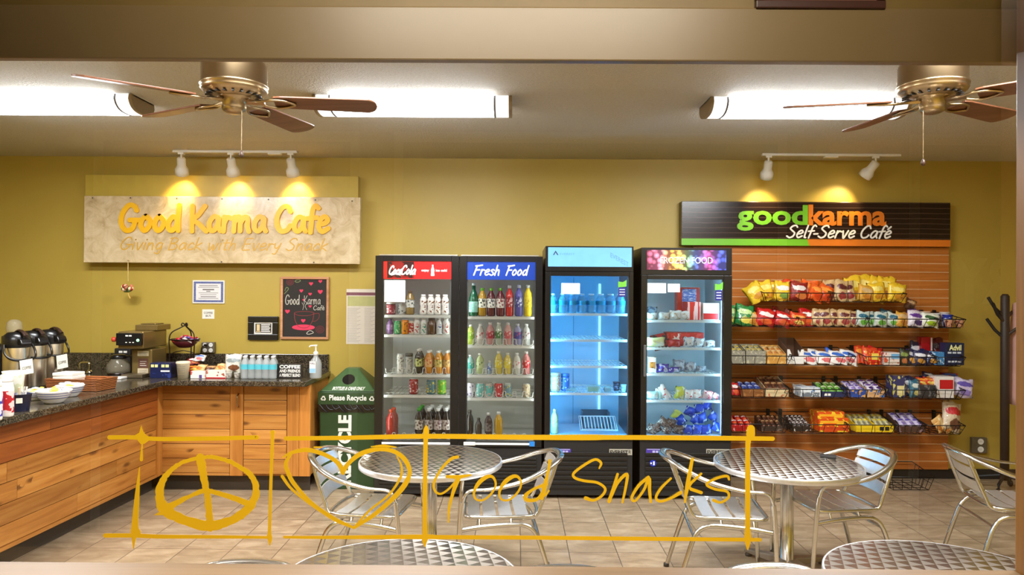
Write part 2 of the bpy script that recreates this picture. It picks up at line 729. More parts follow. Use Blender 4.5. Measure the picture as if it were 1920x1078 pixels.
# ------------------------------------------------------------------ named materials
def mat_floor():
    m, nt, b = newmat('floor_tile')
    pitch = 0.3045
    v = nt.coords('Object', scale=(1 / pitch, 1 / pitch, 1), loc=(-0.038 / pitch, -(4.69 % pitch) / pitch, 0))
    sep = nt.new('ShaderNodeSeparateXYZ')
    nt.link(v, sep.inputs[0])

    def edge(s):
        fr = nt.math('FRACT', s)
        d = nt.math('MINIMUM', fr, nt.math('SUBTRACT', 1.0, fr))
        return nt.math('LESS_THAN', d, 0.009)
    grout = nt.math('MAXIMUM', edge(sep.outputs[0]), edge(sep.outputs[1]))
    wn = nt.new('ShaderNodeTexWhiteNoise', noise_dimensions='2D')
    fl = nt.new('ShaderNodeVectorMath', operation='FLOOR')
    nt.link(v, fl.inputs[0])
    nt.link(fl.outputs[0], wn.inputs['Vector'])
    off = nt.new('ShaderNodeVectorMath', operation='MULTIPLY_ADD')
    nt.link(wn.outputs['Color'], off.inputs[0])
    off.inputs[1].default_value = (9, 9, 9)
    nt.link(v, off.inputs[2])
    mp = nt.new('ShaderNodeMapping')
    mp.inputs['Scale'].default_value = (1.0, 2.4, 1)
    nt.link(off.outputs[0], mp.inputs['Vector'])
    n = nt.noise(mp.outputs[0], 1.6, 6, 0.65, 0.5)
    col = nt.ramp(n, [(0.28, lin((124, 103, 79))), (0.5, lin((151, 130, 103))), (0.72, lin((174, 154, 127)))])
    tone = nt.ramp(wn.outputs['Value'], [(0, (0.9, 0.9, 0.9)), (1, (1.06, 1.05, 1.04))])
    col = nt.mix(1.0, col, tone, 'MULTIPLY')
    col = nt.mix(grout, col, lin((84, 70, 56)))
    nt.link(col, b.inputs['Base Color'])
    b.inputs['Roughness'].default_value = 0.38
    h = nt.math('SUBTRACT', nt.math('MULTIPLY', n, 0.12), grout)
    nt.link(nt.bump(h, 0.35, 0.004), b.inputs['Normal'])
    MATS['floor_tile'] = m
    return m


def mat_ceiling():
    m, nt, b = newmat('popcorn_ceiling')
    v = nt.coords('Object')
    n = nt.noise(v, 60, 4, 0.7)
    col = nt.ramp(n, [(0.3, lin((240, 232, 216))), (0.7, lin((252, 247, 238)))])
    nt.link(col, b.inputs['Base Color'])
    b.inputs['Roughness'].default_value = 0.75
    nt.link(nt.bump(n, 1.0, 0.034), b.inputs['Normal'])
    MATS['popcorn_ceiling'] = m
    return m


def mat_granite():
    m, nt, b = newmat('dark_granite')
    v = nt.coords('Object')
    vo = nt.new('ShaderNodeTexVoronoi')
    vo.inputs['Scale'].default_value = 160
    nt.link(v, vo.inputs['Vector'])
    n = nt.noise(v, 30, 5, 0.7)
    k = nt.mix(0.5, vo.outputs['Color'], n)
    bw = nt.new('ShaderNodeRGBToBW')
    nt.link(k, bw.inputs[0])
    col = nt.ramp(bw.outputs[0], [(0.32, lin((28, 25, 21))), (0.5, lin((54, 48, 39))), (0.68, lin((104, 92, 72)))])
    nt.link(col, b.inputs['Base Color'])
    b.inputs['Roughness'].default_value = 0.14
    MATS['dark_granite'] = m
    return m


def mat_sponge(name, a, bcol, c):
    m, nt, b = newmat(name)
    v = nt.coords('Object')
    n = nt.noise(v, 7.5, 6, 0.68, 0.9)
    col = nt.ramp(n, [(0.3, lin(a)), (0.5, lin(bcol)), (0.68, lin(c))])
    nt.link(col, b.inputs['Base Color'])
    b.inputs['Roughness'].default_value = 0.22
    MATS[name] = m
    return m


def mat_slat():
    m, nt, b = newmat('slatwall_laminate')
    v = nt.coords('Object', scale=(1.3, 1, 40))
    n = nt.noise(v, 1.0, 5, 0.6, 0.4)
    col = nt.ramp(n, [(0.25, lin((166, 94, 36))), (0.5, lin((188, 112, 48))), (0.78, lin((206, 130, 64)))])
    nt.link(col, b.inputs['Base Color'])
    b.inputs['Roughness'].default_value = 0.3
    MATS['slatwall_laminate'] = m
    return m


def mat_emboss():
    """polished steel pressed with a pattern of little slanting facets"""
    m, nt, b = newmat('embossed_steel')
    tc = nt.new('ShaderNodeTexCoord')
    mp = nt.new('ShaderNodeMapping')
    mp.inputs['Scale'].default_value = (19, 21, 19)
    nt.link(tc.outputs['Object'], mp.inputs['Vector'])
    sep = nt.new('ShaderNodeSeparateXYZ')
    nt.link(mp.outputs[0], sep.inputs[0])
    fx = nt.math('FRACT', sep.outputs[0])
    row = nt.math('FLOOR', sep.outputs[1])
    fy = nt.math('FRACT', sep.outputs[1])
    sh = nt.math('MULTIPLY', nt.math('MODULO', nt.math('ABSOLUTE', row), 2.0), 0.5)
    fx2 = nt.math('FRACT', nt.math('ADD', sep.outputs[0], sh))
    tri = nt.math('MULTIPLY', nt.math('ABSOLUTE', nt.math('SUBTRACT', fx2, 0.5)), 2.0)
    up = nt.math('GREATER_THAN', tri, fy)
    nv = nt.new('ShaderNodeCombineXYZ')
    for i, (lo_, hi_) in enumerate(((0.03, -0.12), (0.085, -0.42), (1.0, 1.0))):
        nt.link(nt.math('ADD', nt.math('MULTIPLY', up, hi_ - lo_), lo_), nv.inputs[i])
    nz = nt.new('ShaderNodeVectorMath', operation='NORMALIZE')
    nt.link(nv.outputs[0], nz.inputs[0])
    nt.link(nz.outputs[0], b.inputs['Normal'])
    b.inputs['Base Color'].default_value = lin((214, 208, 200)) + (1,)
    b.inputs['Metallic'].default_value = 1.0
    b.inputs['Roughness'].default_value = 0.2
    MATS['embossed_steel'] = m
    return m


OLIVE = mat('olive_paint', (186, 160, 70), 0.45, var=0.03, vscale=2.0, bump=0.08, bscale=120)
OLIVE2 = mat('olive_board_paint', (192, 167, 70), 0.4, var=0.04)
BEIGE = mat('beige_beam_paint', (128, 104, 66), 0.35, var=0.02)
FLOOR = mat_floor()
CEILM = mat_ceiling()
GRANITE = mat_granite()
SLAT = mat_slat()
EMBOSS = mat_emboss()
PINE = mat_wood('pine_boards', (154, 94, 38), (190, 130, 60), (212, 158, 86), 'X')
PINEY = mat_wood('pine_boards_side', (148, 88, 34), (182, 122, 54), (204, 150, 80), 'Y')
PINEV = mat_wood('pine_upright', (168, 104, 40), (198, 132, 58), (216, 156, 80), 'Z', knots=False)
PINEF = mat_wood('window_pine', (98, 70, 38), (124, 94, 56), (144, 112, 72), 'X', knots=False)
PINEFV = mat_wood('window_pine_upright', (92, 54, 16), (122, 80, 28), (140, 96, 40), 'Z', knots=False)
KICK = mat('dark_toe_kick', (62, 54, 44), 0.5)
BASEB = mat('black_baseboard', (40, 36, 34), 0.45)
BLACK = mat('black_gloss', (14, 14, 16), 0.28, var=0.02)
BLACKM = mat('black_matt', (22, 21, 21), 0.55, var=0.03)
BLACKW = mat('black_wire', (24, 22, 22), 0.4, metal=0.3)
STEEL = mat('polished_aluminium', (216, 214, 208), 0.2, metal=1.0, var=0.02)
STEELB = mat('brushed_aluminium', (232, 232, 232), 0.42, metal=1.0, var=0.03, vscale=40)
NICKEL = mat('brushed_nickel', (172, 150, 116), 0.3, metal=1.0, var=0.03)
CHROME = mat('chrome', (225, 225, 225), 0.08, metal=1.0, var=0)
WHITE = mat('white_enamel', (238, 236, 230), 0.35, var=0.02)
WHITEP = mat('white_plastic', (236, 234, 228), 0.4, var=0.02)
PAPER = mat('white_paper', (236, 232, 222), 0.7, var=0.02)
INK = mat('black_ink', (26, 24, 24), 0.6, var=0)
GREYINK = mat('grey_ink', (120, 116, 112), 0.6, var=0)
GOLD = mat('gold_letter_paint', (240, 182, 14), 0.4, var=0.03)
GOLD2 = mat('gold_script_paint', (206, 160, 58), 0.45, var=0.03)
DECAL = mat('yellow_window_vinyl', (250, 196, 22), 0.5, var=0.04, vscale=3)
BLADE = mat_wood('fan_blade_wood', (104, 62, 42), (130, 84, 60), (150, 104, 78), 'X', grain=18, knots=False, rough=0.35)
GLASS = mat_pane('window_glass', 1.5, (0.985, 0.99, 0.985), 2.0)
DOORGLASS = mat_pane('cooler_door_glass', 1.45, (0.97, 0.985, 0.98), 1.0)
DIFF = mat_emit('lamp_diffuser', (246, 250, 255), LAMP)
SIGNW = mat('sign_white', (245, 242, 234), 0.4, var=0)

BACK, CEIL = 6.65, 2.835
XL, XR, YF = -5.6, 5.3, 1.80
YG = 1.74                      # glass plane
JX0, JX1 = -1.62, 1.215        # window opening
SILL, HEAD = 0.973, 2.74

# ------------------------------------------------------------------ the room
structure(MB().box(XL, XR, YF - 0.16, BACK, -0.1, 0.0).build('floor', FLOOR))
structure(MB().box(XL - 0.1, XR + 0.1, YF - 0.16, BACK + 0.1, CEIL, CEIL + 0.1).build('ceiling', CEILM))
structure(MB().box(XL - 0.1, XR + 0.1, BACK, BACK + 0.1, -0.1, CEIL).build('wall_back', OLIVE))
structure(MB().box(XL - 0.1, XL, YF - 0.16, BACK, -0.1, CEIL).build('wall_left', OLIVE))
structure(MB().box(XR, XR + 0.1, YF - 0.16, BACK, -0.1, CEIL).build('wall_right', OLIVE))
w = MB()
w.box(XL - 0.1, JX0 - 0.09, YF - 0.16, YF, -0.1, CEIL)
w.box(JX1 + 0.09, XR + 0.1, YF - 0.16, YF, -0.1, CEIL)
w.box(JX0 - 0.09, JX1 + 0.09, YF - 0.16, YF, -0.1, SILL - 0.04)
w.box(JX0 - 0.09, JX1 + 0.09, YF - 0.16, YF, HEAD + 0.06, CEIL)
w.box(XL - 0.1, XR + 0.1, YF - 0.16, YF, CEIL + 0.1, CEIL + 0.3)
structure(w.build('wall_front', OLIVE))

# the window: frame, glazing bead, glass
win = structure(thing('window_1', None, None, ((JX0 + JX1) / 2, YG, SILL)))
fr = MB()
fr.box(JX0 - 0.09, JX0, YF - 0.19, YF + 0.012, SILL - 0.04, HEAD + 0.06, 0)
fr.box(JX1, JX1 + 0.09, YF - 0.19, YF + 0.012, SILL - 0.04, HEAD + 0.06, 0)
fr.build('window_frame', PINEFV, win, True, 0.004)
hd = MB()
hd.box(JX0, JX1, YF - 0.19, YF + 0.012, HEAD, HEAD + 0.06)
hd.build('head_rail', PINEF, win, True, 0.004)
sl = MB()
sl.box(JX0, JX1, YF - 0.24, YF + 0.012, SILL - 0.04, SILL)
sl.build('window_sill', PINEF, win, True, 0.006)
bd = MB()
for x0, x1 in ((JX0, JX0 + 0.012), (JX1 - 0.012, JX1)):
    bd.box(x0, x1, YG - 0.022, YG - 0.006, SILL + 0.0005, HEAD)
bd.build('glazing_bead', PINEFV, win, True, 0.002)
g = MB()
g.add([(JX0 + 0.001, YG, SILL + 0.001), (JX1 - 0.001, YG, SILL + 0.001), (JX1 - 0.001, YG, HEAD - 0.001), (JX0 + 0.001, YG, HEAD - 0.001)], [(0, 1, 2, 3)])
g.build('pane', GLASS, win, True)

# the dropped beam just inside the window
YB = 2.02
zb0, zb1 = PZ(119.5, YB + 0.03, 960), PZ(12, YB, 960)
beam = MB()
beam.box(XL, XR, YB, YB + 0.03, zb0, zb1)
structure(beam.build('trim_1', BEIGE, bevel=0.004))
beam = MB()
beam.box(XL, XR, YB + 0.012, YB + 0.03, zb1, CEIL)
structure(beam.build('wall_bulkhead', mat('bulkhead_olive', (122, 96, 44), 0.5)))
x0, x1 = PX(1414, YB), PX(1657, YB)
zq = PZ(17, YB, 1540)
pq = thing('wall_plaque', 'dark brown framed plaque hung on the olive bulkhead over the beam', 'plaque', ((x0 + x1) / 2, YB + 0.012, zq))
m = MB()
for a in ((x0, x1, zq, zq + 0.022), (x0, x1, zq + 0.22, zq + 0.242), (x0, x0 + 0.022, zq + 0.022, zq + 0.22), (x1 - 0.022, x1, zq + 0.022, zq + 0.22)):
    m.box(a[0], a[1], YB - 0.008, YB + 0.0115, a[2], a[3])
m.build('frame', mat('plaque_frame', (66, 32, 20), 0.4), pq, True, 0.003)
m = MB()
m.box(x0 + 0.022, x1 - 0.022, YB + 0.001, YB + 0.0115, zq + 0.022, zq + 0.22)
m.build('picture', mat('plaque_face', (120, 78, 58), 0.5), pq, True)

# baseboards
bb = MB()
bb.box(PX(1376, 6.6), XR, BACK - 0.014, BACK, 0.0, 0.088)
structure(bb.build('baseboard_back', BASEB, bevel=0.003))
structure(MB().box(XR - 0.014, XR, YF, BACK - 0.014, 0.0, 0.088).build('baseboard_right', BASEB))

# ------------------------------------------------------------------ the lobby the photo is taken from
LOB = mat('lobby_paint', (150, 128, 84), 0.6)
lob_y = -1.6
structure(MB().box(XL, XR, lob_y, YF - 0.16, -0.1, 0.0).build('floor_lobby', mat('lobby_carpet', (96, 78, 58), 0.9)))
structure(MB().box(XL, XR, lob_y, YF - 0.16, CEIL + 0.2, CEIL + 0.3).build('ceiling_lobby', mat('lobby_ceiling', (205, 195, 175), 0.8)))
structure(MB().box(XL, XR, lob_y - 0.1, lob_y, -0.1, CEIL + 0.3).build('wall_lobby', LOB))
structure(MB().box(XL - 0.1, XL, lob_y, YF - 0.16, -0.1, CEIL + 0.3).build('wall_lobby_left', LOB))
structure(MB().box(XR, XR + 0.1, lob_y, YF - 0.16, -0.1, CEIL + 0.3).build('wall_lobby_right', LOB))
CASE = mat('door_casing_white', (232, 226, 208), 0.4)
DOORP = mat('lobby_door', (92, 66, 44), 0.4)
for k, (cx, wd) in enumerate(((-1.99, 1.70), (0.5, 2.56), (3.72, 1.96))):
    d = structure(thing('door_%d' % (k + 1), None, None, (cx, lob_y, 0)))
    m = MB()
    m.box(cx - wd / 2 - 0.06, cx - wd / 2, lob_y, lob_y + 0.03, 0, 2.73)
    m.box(cx + wd / 2, cx + wd / 2 + 0.06, lob_y, lob_y + 0.03, 0, 2.73)
    m.box(cx - wd / 2, cx + wd / 2, lob_y, lob_y + 0.03, 2.66, 2.73)
    m.build('door_frame', CASE, d, True, 0.004)
    m = MB()
    m.box(cx - wd / 2, cx + wd / 2, lob_y, lob_y + 0.012, 0, 2.66)
    m.build('door_panel', DOORP, d, True)
m = MB()
text(m, 'RY', 0.0, 0.42, 1.58, 1.89, lambda u, v, w: (3.38 - u, lob_y + 0.013 + w, v), 0.004, 0, 0.03)
structure(m.build('wall_lobby_lettering', CASE))
lob_lamp = bpy.data.lights.new('lobby_ceiling_lamp', 'AREA')
lob_lamp.shape = 'RECTANGLE'
lob_lamp.size, lob_lamp.size_y = 1.6, 0.5
lob_lamp.energy = LOBBY_W
lob_lamp.color = (1.0, 0.93, 0.8)
lo = bpy.data.objects.new('lobby_ceiling_lamp', lob_lamp)
C.objects.link(lo)
lo.location = (0.0, 0.75, CEIL + 0.19)
lo.rotation_euler = (R(18), 0, 0)


# ------------------------------------------------------------------ ceiling lights
def ceiling_light(x0, label):
    L, y0, y1 = 1.217, 4.49, 4.775
    t = thing('ceiling_light', label, 'ceiling light', (x0 + L / 2, (y0 + y1) / 2, CEIL), 0, 'fluorescent wraparound ceiling lights')
    yc, hw, dp = (y0 + y1) / 2, (y1 - y0) / 2, 0.092
    prof = [(-hw * 0.95, 0.0), (-hw * 0.99, -0.03)] + [(-hw * math.cos(a) ** 0.8 if math.cos(a) > 0 else hw * (-math.cos(a)) ** 0.8, -dp * math.sin(a) ** 0.75) for a in [R(d) for d in range(24, 157, 12)]] + [(hw * 0.99, -0.03), (hw * 0.95, 0.0)]

    def ext(xa, xb, grow, name, mt, parent):
        m = MB()
        n = len(prof)
        vs = [(xa, yc + p[0] * grow, CEIL - 0.004 + p[1] * grow) for p in prof] + [(xb, yc + p[0] * grow, CEIL - 0.004 + p[1] * grow) for p in prof]
        fs = [(i, i + 1, n + i + 1, n + i) for i in range(n - 1)]
        m.add(vs, fs, 0, True)
        m.add(vs, [tuple(range(n)), tuple(range(2 * n - 1, n - 1, -1))], 0)
        return m.build(name, mt, parent, True)
    ext(x0 + 0.112, x0 + L - 0.112, 1.0, 'diffuser', DIFF, t)
    for xa, xb in ((x0 + 0.021, x0 + 0.1), (x0 + L - 0.1, x0 + L - 0.021)):
        ext(xa, xb, 1.0, 'lens_end', mat_emit('lens_end', (240, 244, 250), 0.42), t)
    ld = bpy.data.lights.new('fluorescent_tube', 'AREA')
    ld.shape = 'RECTANGLE'
    ld.size, ld.size_y = L - 0.26, 0.15
    ld.energy = TUBE_W
    ld.color = (0.96, 0.98, 1.0)
    lo = bpy.data.objects.new('fluorescent_tube', ld)
    C.objects.link(lo)
    lo.location = (x0 + L / 2, yc, CEIL - dp - 0.008)
    pan = MB()
    pan.box(x0, x0 + L, y0 + 0.02, y1 - 0.02, CEIL - 0.012, CEIL)
    pan.build('base_pan', WHITE, t, True)
    for xa, xb in ((x0, x0 + 0.02), (x0 + L - 0.02, x0 + L)):
        ext(xa, xb, 1.03, 'end_cap', mat('lamp_end_cap', (150, 132, 104), 0.4), t)
    for xa in (x0 + 0.1, x0 + L - 0.112):
        ext(xa, xa + 0.012, 1.012, 'lens_seam', mat('lens_seam', (120, 120, 130), 0.5), t)
    return t


ceiling_light(PX(265, 4.63) - 1.217, 'lit fluorescent ceiling light at the far left, cut by the picture edge')
ceiling_light(PX(593, 4.63), 'lit fluorescent ceiling light in the middle, partly behind a fan blade')
ceiling_light(PX(1320, 4.63), 'lit fluorescent ceiling light on the right above the dark sign')


# unseen lamps added behind the beam, to light the room more evenly
for lx in (-3.2, -0.63, 1.95):
    ld = bpy.data.lights.new('front_fill_lamp', 'AREA')
    ld.shape = 'RECTANGLE'
    ld.size, ld.size_y = 1.2, 0.28
    ld.energy = FRONT_W
    ld.color = (0.97, 0.98, 1.0)
    lo = bpy.data.objects.new('front_fill_lamp', ld)
    C.objects.link(lo)
    lo.location = (lx, 2.62, CEIL - 0.03)


# ------------------------------------------------------------------ ceiling fans
def ceiling_fan(px, angles, chain_px, chain_y, label):
    Y = 3.25
    zb = PZ(188, Y, px)
    X = PX(px, Y)
    t = thing('ceiling_fan', label, 'ceiling fan', (X, Y, CEIL), 0, 'ceiling fans')
    T = Matrix.Translation((X, Y, 0))
    m = MB()
    m.lathe([(0.072, CEIL), (0.072, CEIL - 0.05), (0.06, CEIL - 0.075), (0.024, CEIL - 0.085), (0.024, zb + 0.17)], 24, 0, T)
    m.build('canopy', NICKEL, t, True)
    m = MB()
    z1 = PZ(117, Y, px)
    zl = zb + 0.035
    m.lathe([(0.02, z1 + 0.012), (0.11, z1 + 0.008), (0.132, z1 - 0.004), (0.139, z1 - 0.02), (0.139, zl + 0.036), (0.144, zl + 0.032), (0.144, zl + 0.022), (0.139, zl + 0.018),
             (0.142, zl + 0.01), (0.136, zl), (0.120, zl - 0.012), (0.075, zl - 0.02), (0.07, zl - 0.024)], 40, 0, T)
    m.build('motor_housing', NICKEL, t, True)
    vent = MB()
    for k in range(20):
        a = R(18 * k)
        M2 = T @ Matrix.Rotation(a, 4, 'Z') @ Matrix.Translation((0.103, 0, zl - 0.0165)) @ Matrix.Rotation(R(8), 4, 'Y')
        vent.box(-0.017, 0.017, -0.005, 0.005, -0.003, 0.002, 0, M2)
    vent.build('vent_ring', BLACKM, t, True)
    m = MB()
    m.lathe([(0.07, zl - 0.022), (0.068, zb + 0.008), (0.052, zb + 0.004), (0.052, zb - 0.034), (0.047, zb - 0.05), (0.03, zb - 0.058), (0.0, zb - 0.06)], 28, 0, T)
    m.build('switch_hub', NICKEL, t, True)
    for deg in angles:
        a = R(deg)
        RM = T @ Matrix.Rotation(a, 4, 'Z') @ Matrix.Translation((0, 0, zb)) @ Matrix.Rotation(R(-11), 4, 'X')
        # blade: long board with rounded tip
        m = MB()
        pts = [(0.17, -0.048), (0.20, -0.056), (0.54, -0.066)]
        pts += [(0.575 + 0.045 * math.sin(R(d)), -0.066 * math.cos(R(d))) for d in range(10, 180, 20)]
        pts += [(0.54, 0.066), (0.20, 0.056), (0.17, 0.048)]
        m.prism(pts, -0.004, 0.004, 0, RM)
        m.build('blade', BLADE, t, True, 0.002)
        m = MB()
        for s in (1, -1):
            pth = catmull([(0.06, 0.006 * s, -0.001), (0.11, 0.012 * s, -0.007), (0.16, 0.036 * s, -0.010), (0.21, 0.036 * s, -0.0095), (0.25, 0.012 * s, -0.0095), (0.262, 0.0, -0.0095)], 5)
            m.tube(pth, 0.006, 6, 0, False, RM)
        m.box(0.05, 0.13, -0.013, 0.013, -0.012, -0.002, 0, RM)
        m.build('blade_arm', NICKEL, t, True)
    cx, cz = PX(chain_px, Y - 0.02, 240), PZ(chain_y, Y - 0.02, chain_px)
    dx = max(-0.05, min(0.05, cx - X))
    m = MB()
    m.tube([(X + dx, Y - 0.02, zb - 0.05), (X + dx, Y - 0.02, cz)], 0.0012, 6)
    ch = m.build('pull_chain', NICKEL, t, True)
    m = MB()
    m.lathe([(0, cz + 0.004), (0.006, cz - 0.004), (0.0105, cz - 0.018), (0.006, cz - 0.028), (0, cz - 0.03)], 10, 0, Matrix.Translation((X + dx, Y - 0.02, 0)))
    m.build('chain_knob', mat('chain_knob', (60, 38, 26), 0.4), ch, True)


ceiling_fan(436, (9, 76, 149, 217), 453, 283, 'brushed nickel ceiling fan with brown blades over the left counter')
ceiling_fan(1747, (30, 98, 167, -42), 1717, 298, 'brushed nickel ceiling fan with brown blades near the right window post')


# ------------------------------------------------------------------ track lighting
def track(px0, px1, py, heads, label, n_group):
    Y = 6.34
    xa, xb = PX(px0, Y, py), PX(px1, Y, py)
    t = thing('track_light', label, 'track light', ((xa + xb) / 2, Y, CEIL))
    m = MB()
    m.box(xa, xb, Y - 0.017, Y + 0.017, CEIL - 0.02, CEIL)
    m.build('track_rail', WHITE, t, True, 0.003)
    m = MB()
    xm = xa + (xb - xa) * (0.82 if n_group == 3 else 0.5)
    m.box(xm - 0.055, xm + 0.055, Y - 0.025, Y + 0.025, CEIL - 0.034, CEIL - 0.019)
    m.build('live_end_feed', WHITE, t, True, 0.003)
    for (hx, tilt_x, tilt_y) in heads:
        x = PX(hx, Y, py)
        m = MB()
        m.box(x - 0.025, x + 0.025, Y - 0.014, Y + 0.014, CEIL - 0.036, CEIL - 0.02)
        m.tube([(x, Y, CEIL - 0.034), (x, Y, CEIL - 0.07)], 0.009, 8)
        h = m.build('lamp_head', WHITE, t, True)
        RM = Matrix.Translation((x, Y, CEIL - 0.075)) @ Matrix.Rotation(R(tilt_y), 4, 'Y') @ Matrix.Rotation(R(tilt_x), 4, 'X')
        m = MB()
        m.lathe([(0.0, 0.012), (0.03, 0.01), (0.036, 0.0), (0.036, -0.06), (0.042, -0.075), (0.055, -0.10), (0.056, -0.145), (0.05, -0.146), (0.046, -0.12), (0.0, -0.118)], 20, 0, RM)
        m.build('lamp_shade', WHITE, h, True)
        m = MB()
        m.lathe([(0.0, -0.1185), (0.044, -0.1205), (0.044, -0.13), (0.02, -0.138), (0.0, -0.139)], 16, 0, RM)
        m.build('bulb', mat_emit('warm_bulb', (255, 214, 130), 5.0), h, True)
        ld = bpy.data.lights.new('track_spot', 'SPOT')
        ld.energy = SPOT_W
        ld.color = (1.0, 0.74, 0.34)
        ld.spot_size = R(84)
        ld.spot_blend = 0.8
        ld.shadow_soft_size = 0.03
        lo = bpy.data.objects.new('track_spot', ld)
        C.objects.link(lo)
        lo.matrix_world = RM @ Matrix.Translation((0, 0, -0.15))


track(325, 557, 286, ((340, 34, 14), (433, 34, 3), (545, 34, 0)), 'white three-head track light over the cream cafe sign', 3)
track(1428, 1688, 296, ((1441, 34, -4), (1642, 32, 30)), 'white two-head track light over the dark self-serve sign', 2)

# ------------------------------------------------------------------ left sign
YS = 6.50
sx0, sx1 = PX(157, YS, 430), PX(675, YS, 430)
sz1, sz0 = PZ(368.5, YS, 416), PZ(493.5, YS, 416)
bx0, bx1 = PX(164, 6.6, 400), PX(673, 6.6, 400)
bz1, bz0 = PZ(330, 6.6, 416), PZ(478, 6.6, 416)
bp = MB().box(bx0, bx1, 6.56, BACK, bz0, bz1).build('backing_board', OLIVE2, None, True, 0.004, loc=(bx0, 6.56, bz0))
tag(bp, 'long olive backing board on the wall behind the cream sign', 'board')
s = thing('cafe_sign', 'long cream sponge-painted cafe sign with raised gold lettering', 'sign', ((sx0 + sx1) / 2, YS, sz0))
m = MB()
m.box(sx0, sx1, YS, YS + 0.0595, sz0, sz1)
m.build('sign_board', mat_sponge('sponge_cream', (176, 152, 112), (206, 184, 146), (222, 204, 170)), s, True, 0.004)
m = MB()
fn = front(YS)
hand_words('gold_word', GOLD, s, 'Good Karma Cafe', PX(224, YS), PX(617, YS), PZ(434, YS, 416), PZ(386, YS, 416), fn, 0.043, thick=0.016)
hand_words('motto_word', GOLD2, s, 'Giving Back with Every Snack', PX(222, YS), PX(612, YS), PZ(469, YS, 416), PZ(446, YS, 416), fn, 0.0105, thick=0.002, shear=0.3)
for px, py in ((172, 371), (243, 371), (330, 372), (415, 373), (502, 374), (590, 375), (659, 377), (240, 489), (415, 491), (588, 492)):
    m = MB()
    m.disc((PX(px, YS), PZ(py, YS, px)), 0.007, fn, 0.003)
    m.build('screw', mat('sign_screw', (90, 80, 66), 0.4), s, True)

# ornament hanging from the sign
ox, oz = PX(240, YS - 0.02, 540), PZ(540, YS - 0.02, 240)
o = thing('hanging_ornament', 'small red and green flower ornament hanging on a string below the sign', 'ornament', (ox, YS - 0.02, oz - 0.06))
m = MB()
m.tube([(ox, YS - 0.02, oz + 0.06), (ox - 0.002, YS - 0.02, PZ(489, YS - 0.02, 240)), (ox - 0.002, YS, PZ(488, YS - 0.02, 240))], 0.0025, 6)
m.build('string', mat('ornament_string', (216, 190, 130), 0.7), o, True)
rnd = random.Random(3)
m = MB()
for k in range(26):
    a, e = rnd.uniform(0, 6.28), rnd.uniform(-1.1, 0.9)
    d = Vector((math.cos(a) * math.cos(e), math.sin(a) * math.cos(e) * 0.5, math.sin(e) * 0.7))
    c = Vector((ox, YS - 0.03, oz)) + d * 0.045
    M2 = Matrix.Translation(c) @ d.to_track_quat('Z', 'Y').to_matrix().to_4x4()
    m.lathe([(0.0, 0.012), (0.016, 0.004), (0.018, -0.004), (0.0, -0.01)], 7, k % 4, M2)
m.build('flower', [mat('orn_red', (168, 38, 34)), mat('orn_cream', (232, 214, 170)), mat('orn_green', (70, 92, 40)), mat('orn_pink', (214, 120, 100))], o, True)
m = MB()
m.tube([(ox, YS - 0.03, oz - 0.03), (ox + 0.01, YS - 0.03, oz - 0.06), (ox + 0.025, YS - 0.03, oz - 0.09)], 0.004, 6)
m.build('tail', mat('orn_tail', (222, 178, 90)), o, True)

# ------------------------------------------------------------------ right sign
YS2 = 6.545
rx0, rx1 = PX(1278, YS2, 420), PX(1782, YS2, 420)
rz1, rz0 = PZ(378.5, YS2, 1530), PZ(461, YS2, 1530)
rzs = PZ(448.5, YS2, 1530)
rs = thing('self_serve_sign', 'dark brown self-serve sign with green and orange lettering above the slatwall', 'sign', ((rx0 + rx1) / 2, YS2, rz0))
mid = PX(1515, YS2)
m, nt, b = newmat('dark_sign_print')
v = nt.coords('Object', scale=(1, 1, 1))
wv = nt.new('ShaderNodeTexWave', wave_type='BANDS', bands_direction='Z')
wv.inputs['Scale'].default_value = 7.0
wv.inputs['Distortion'].default_value = 1.2
wv.inputs['Detail Scale'].default_value = 0.4
nt.link(v, wv.inputs['Vector'])
nt.link(nt.ramp(wv.outputs['Fac'], [(0.9, lin((36, 22, 18))), (0.99, lin((74, 56, 48)))]), b.inputs['Base Color'])
b.inputs['Roughness'].default_value = 0.22
DARKSIGN = m
m = MB()
m.box(rx0, rx1, YS2, BACK, rz0, rz1)
m.build('sign_board', DARKSIGN, rs, True, 0.003)
f2 = front(YS2)
m = MB()
m.poly([(rx0, rz0), (mid + 0.01, rz0), (mid - 0.01, rzs), (rx0, rzs)], f2, 0.002)
m.build('green_stripe', mat('sign_green', (120, 196, 44), 0.35, var=0.02), rs, True)
m = MB()
m.poly([(mid + 0.01, rz0), (rx1, rz0), (rx1, rzs), (mid - 0.01, rzs)], f2, 0.002)
m.build('orange_stripe', mat('sign_orange', (228, 126, 38), 0.35, var=0.02), rs, True)
m = MB()
text(m, 'good', PX(1381, YS2), PX(1514, YS2), PZ(433, YS2, 1440), PZ(384, YS2, 1440), f2, 0.004, 0, 0.03)
m.build('green_word', MATS['sign_green'], rs, True)
m = MB()
text(m, 'karma', PX(1515, YS2), PX(1661, YS2), PZ(423.5, YS2, 1590), PZ(384, YS2, 1590), f2, 0.004, 0, 0.03)
m.build('orange_word', MATS['sign_orange'], rs, True)
m = MB()
hand(m, "Self-Serve Cafe'", PX(1472, YS2), PX(1668, YS2), PZ(446, YS2, 1565), PZ(423, YS2, 1565), lambda u, v, w: (u, YS2 - 0.004 - w, v), 0.0145, 0.002, shear=0.3)
m.build('white_script', SIGNW, rs, True)


# ------------------------------------------------------------------ things on the back wall
def wall_rect(px0, px1, py0, py1, Y=BACK):
    pm, qm = (px0 + px1) / 2, (py0 + py1) / 2
    return PX(px0, Y, qm), PX(px1, Y, qm), PZ(py1, Y, pm), PZ(py0, Y, pm)


fw = lambda y: (lambda u, v, w: (u, y - w, v))
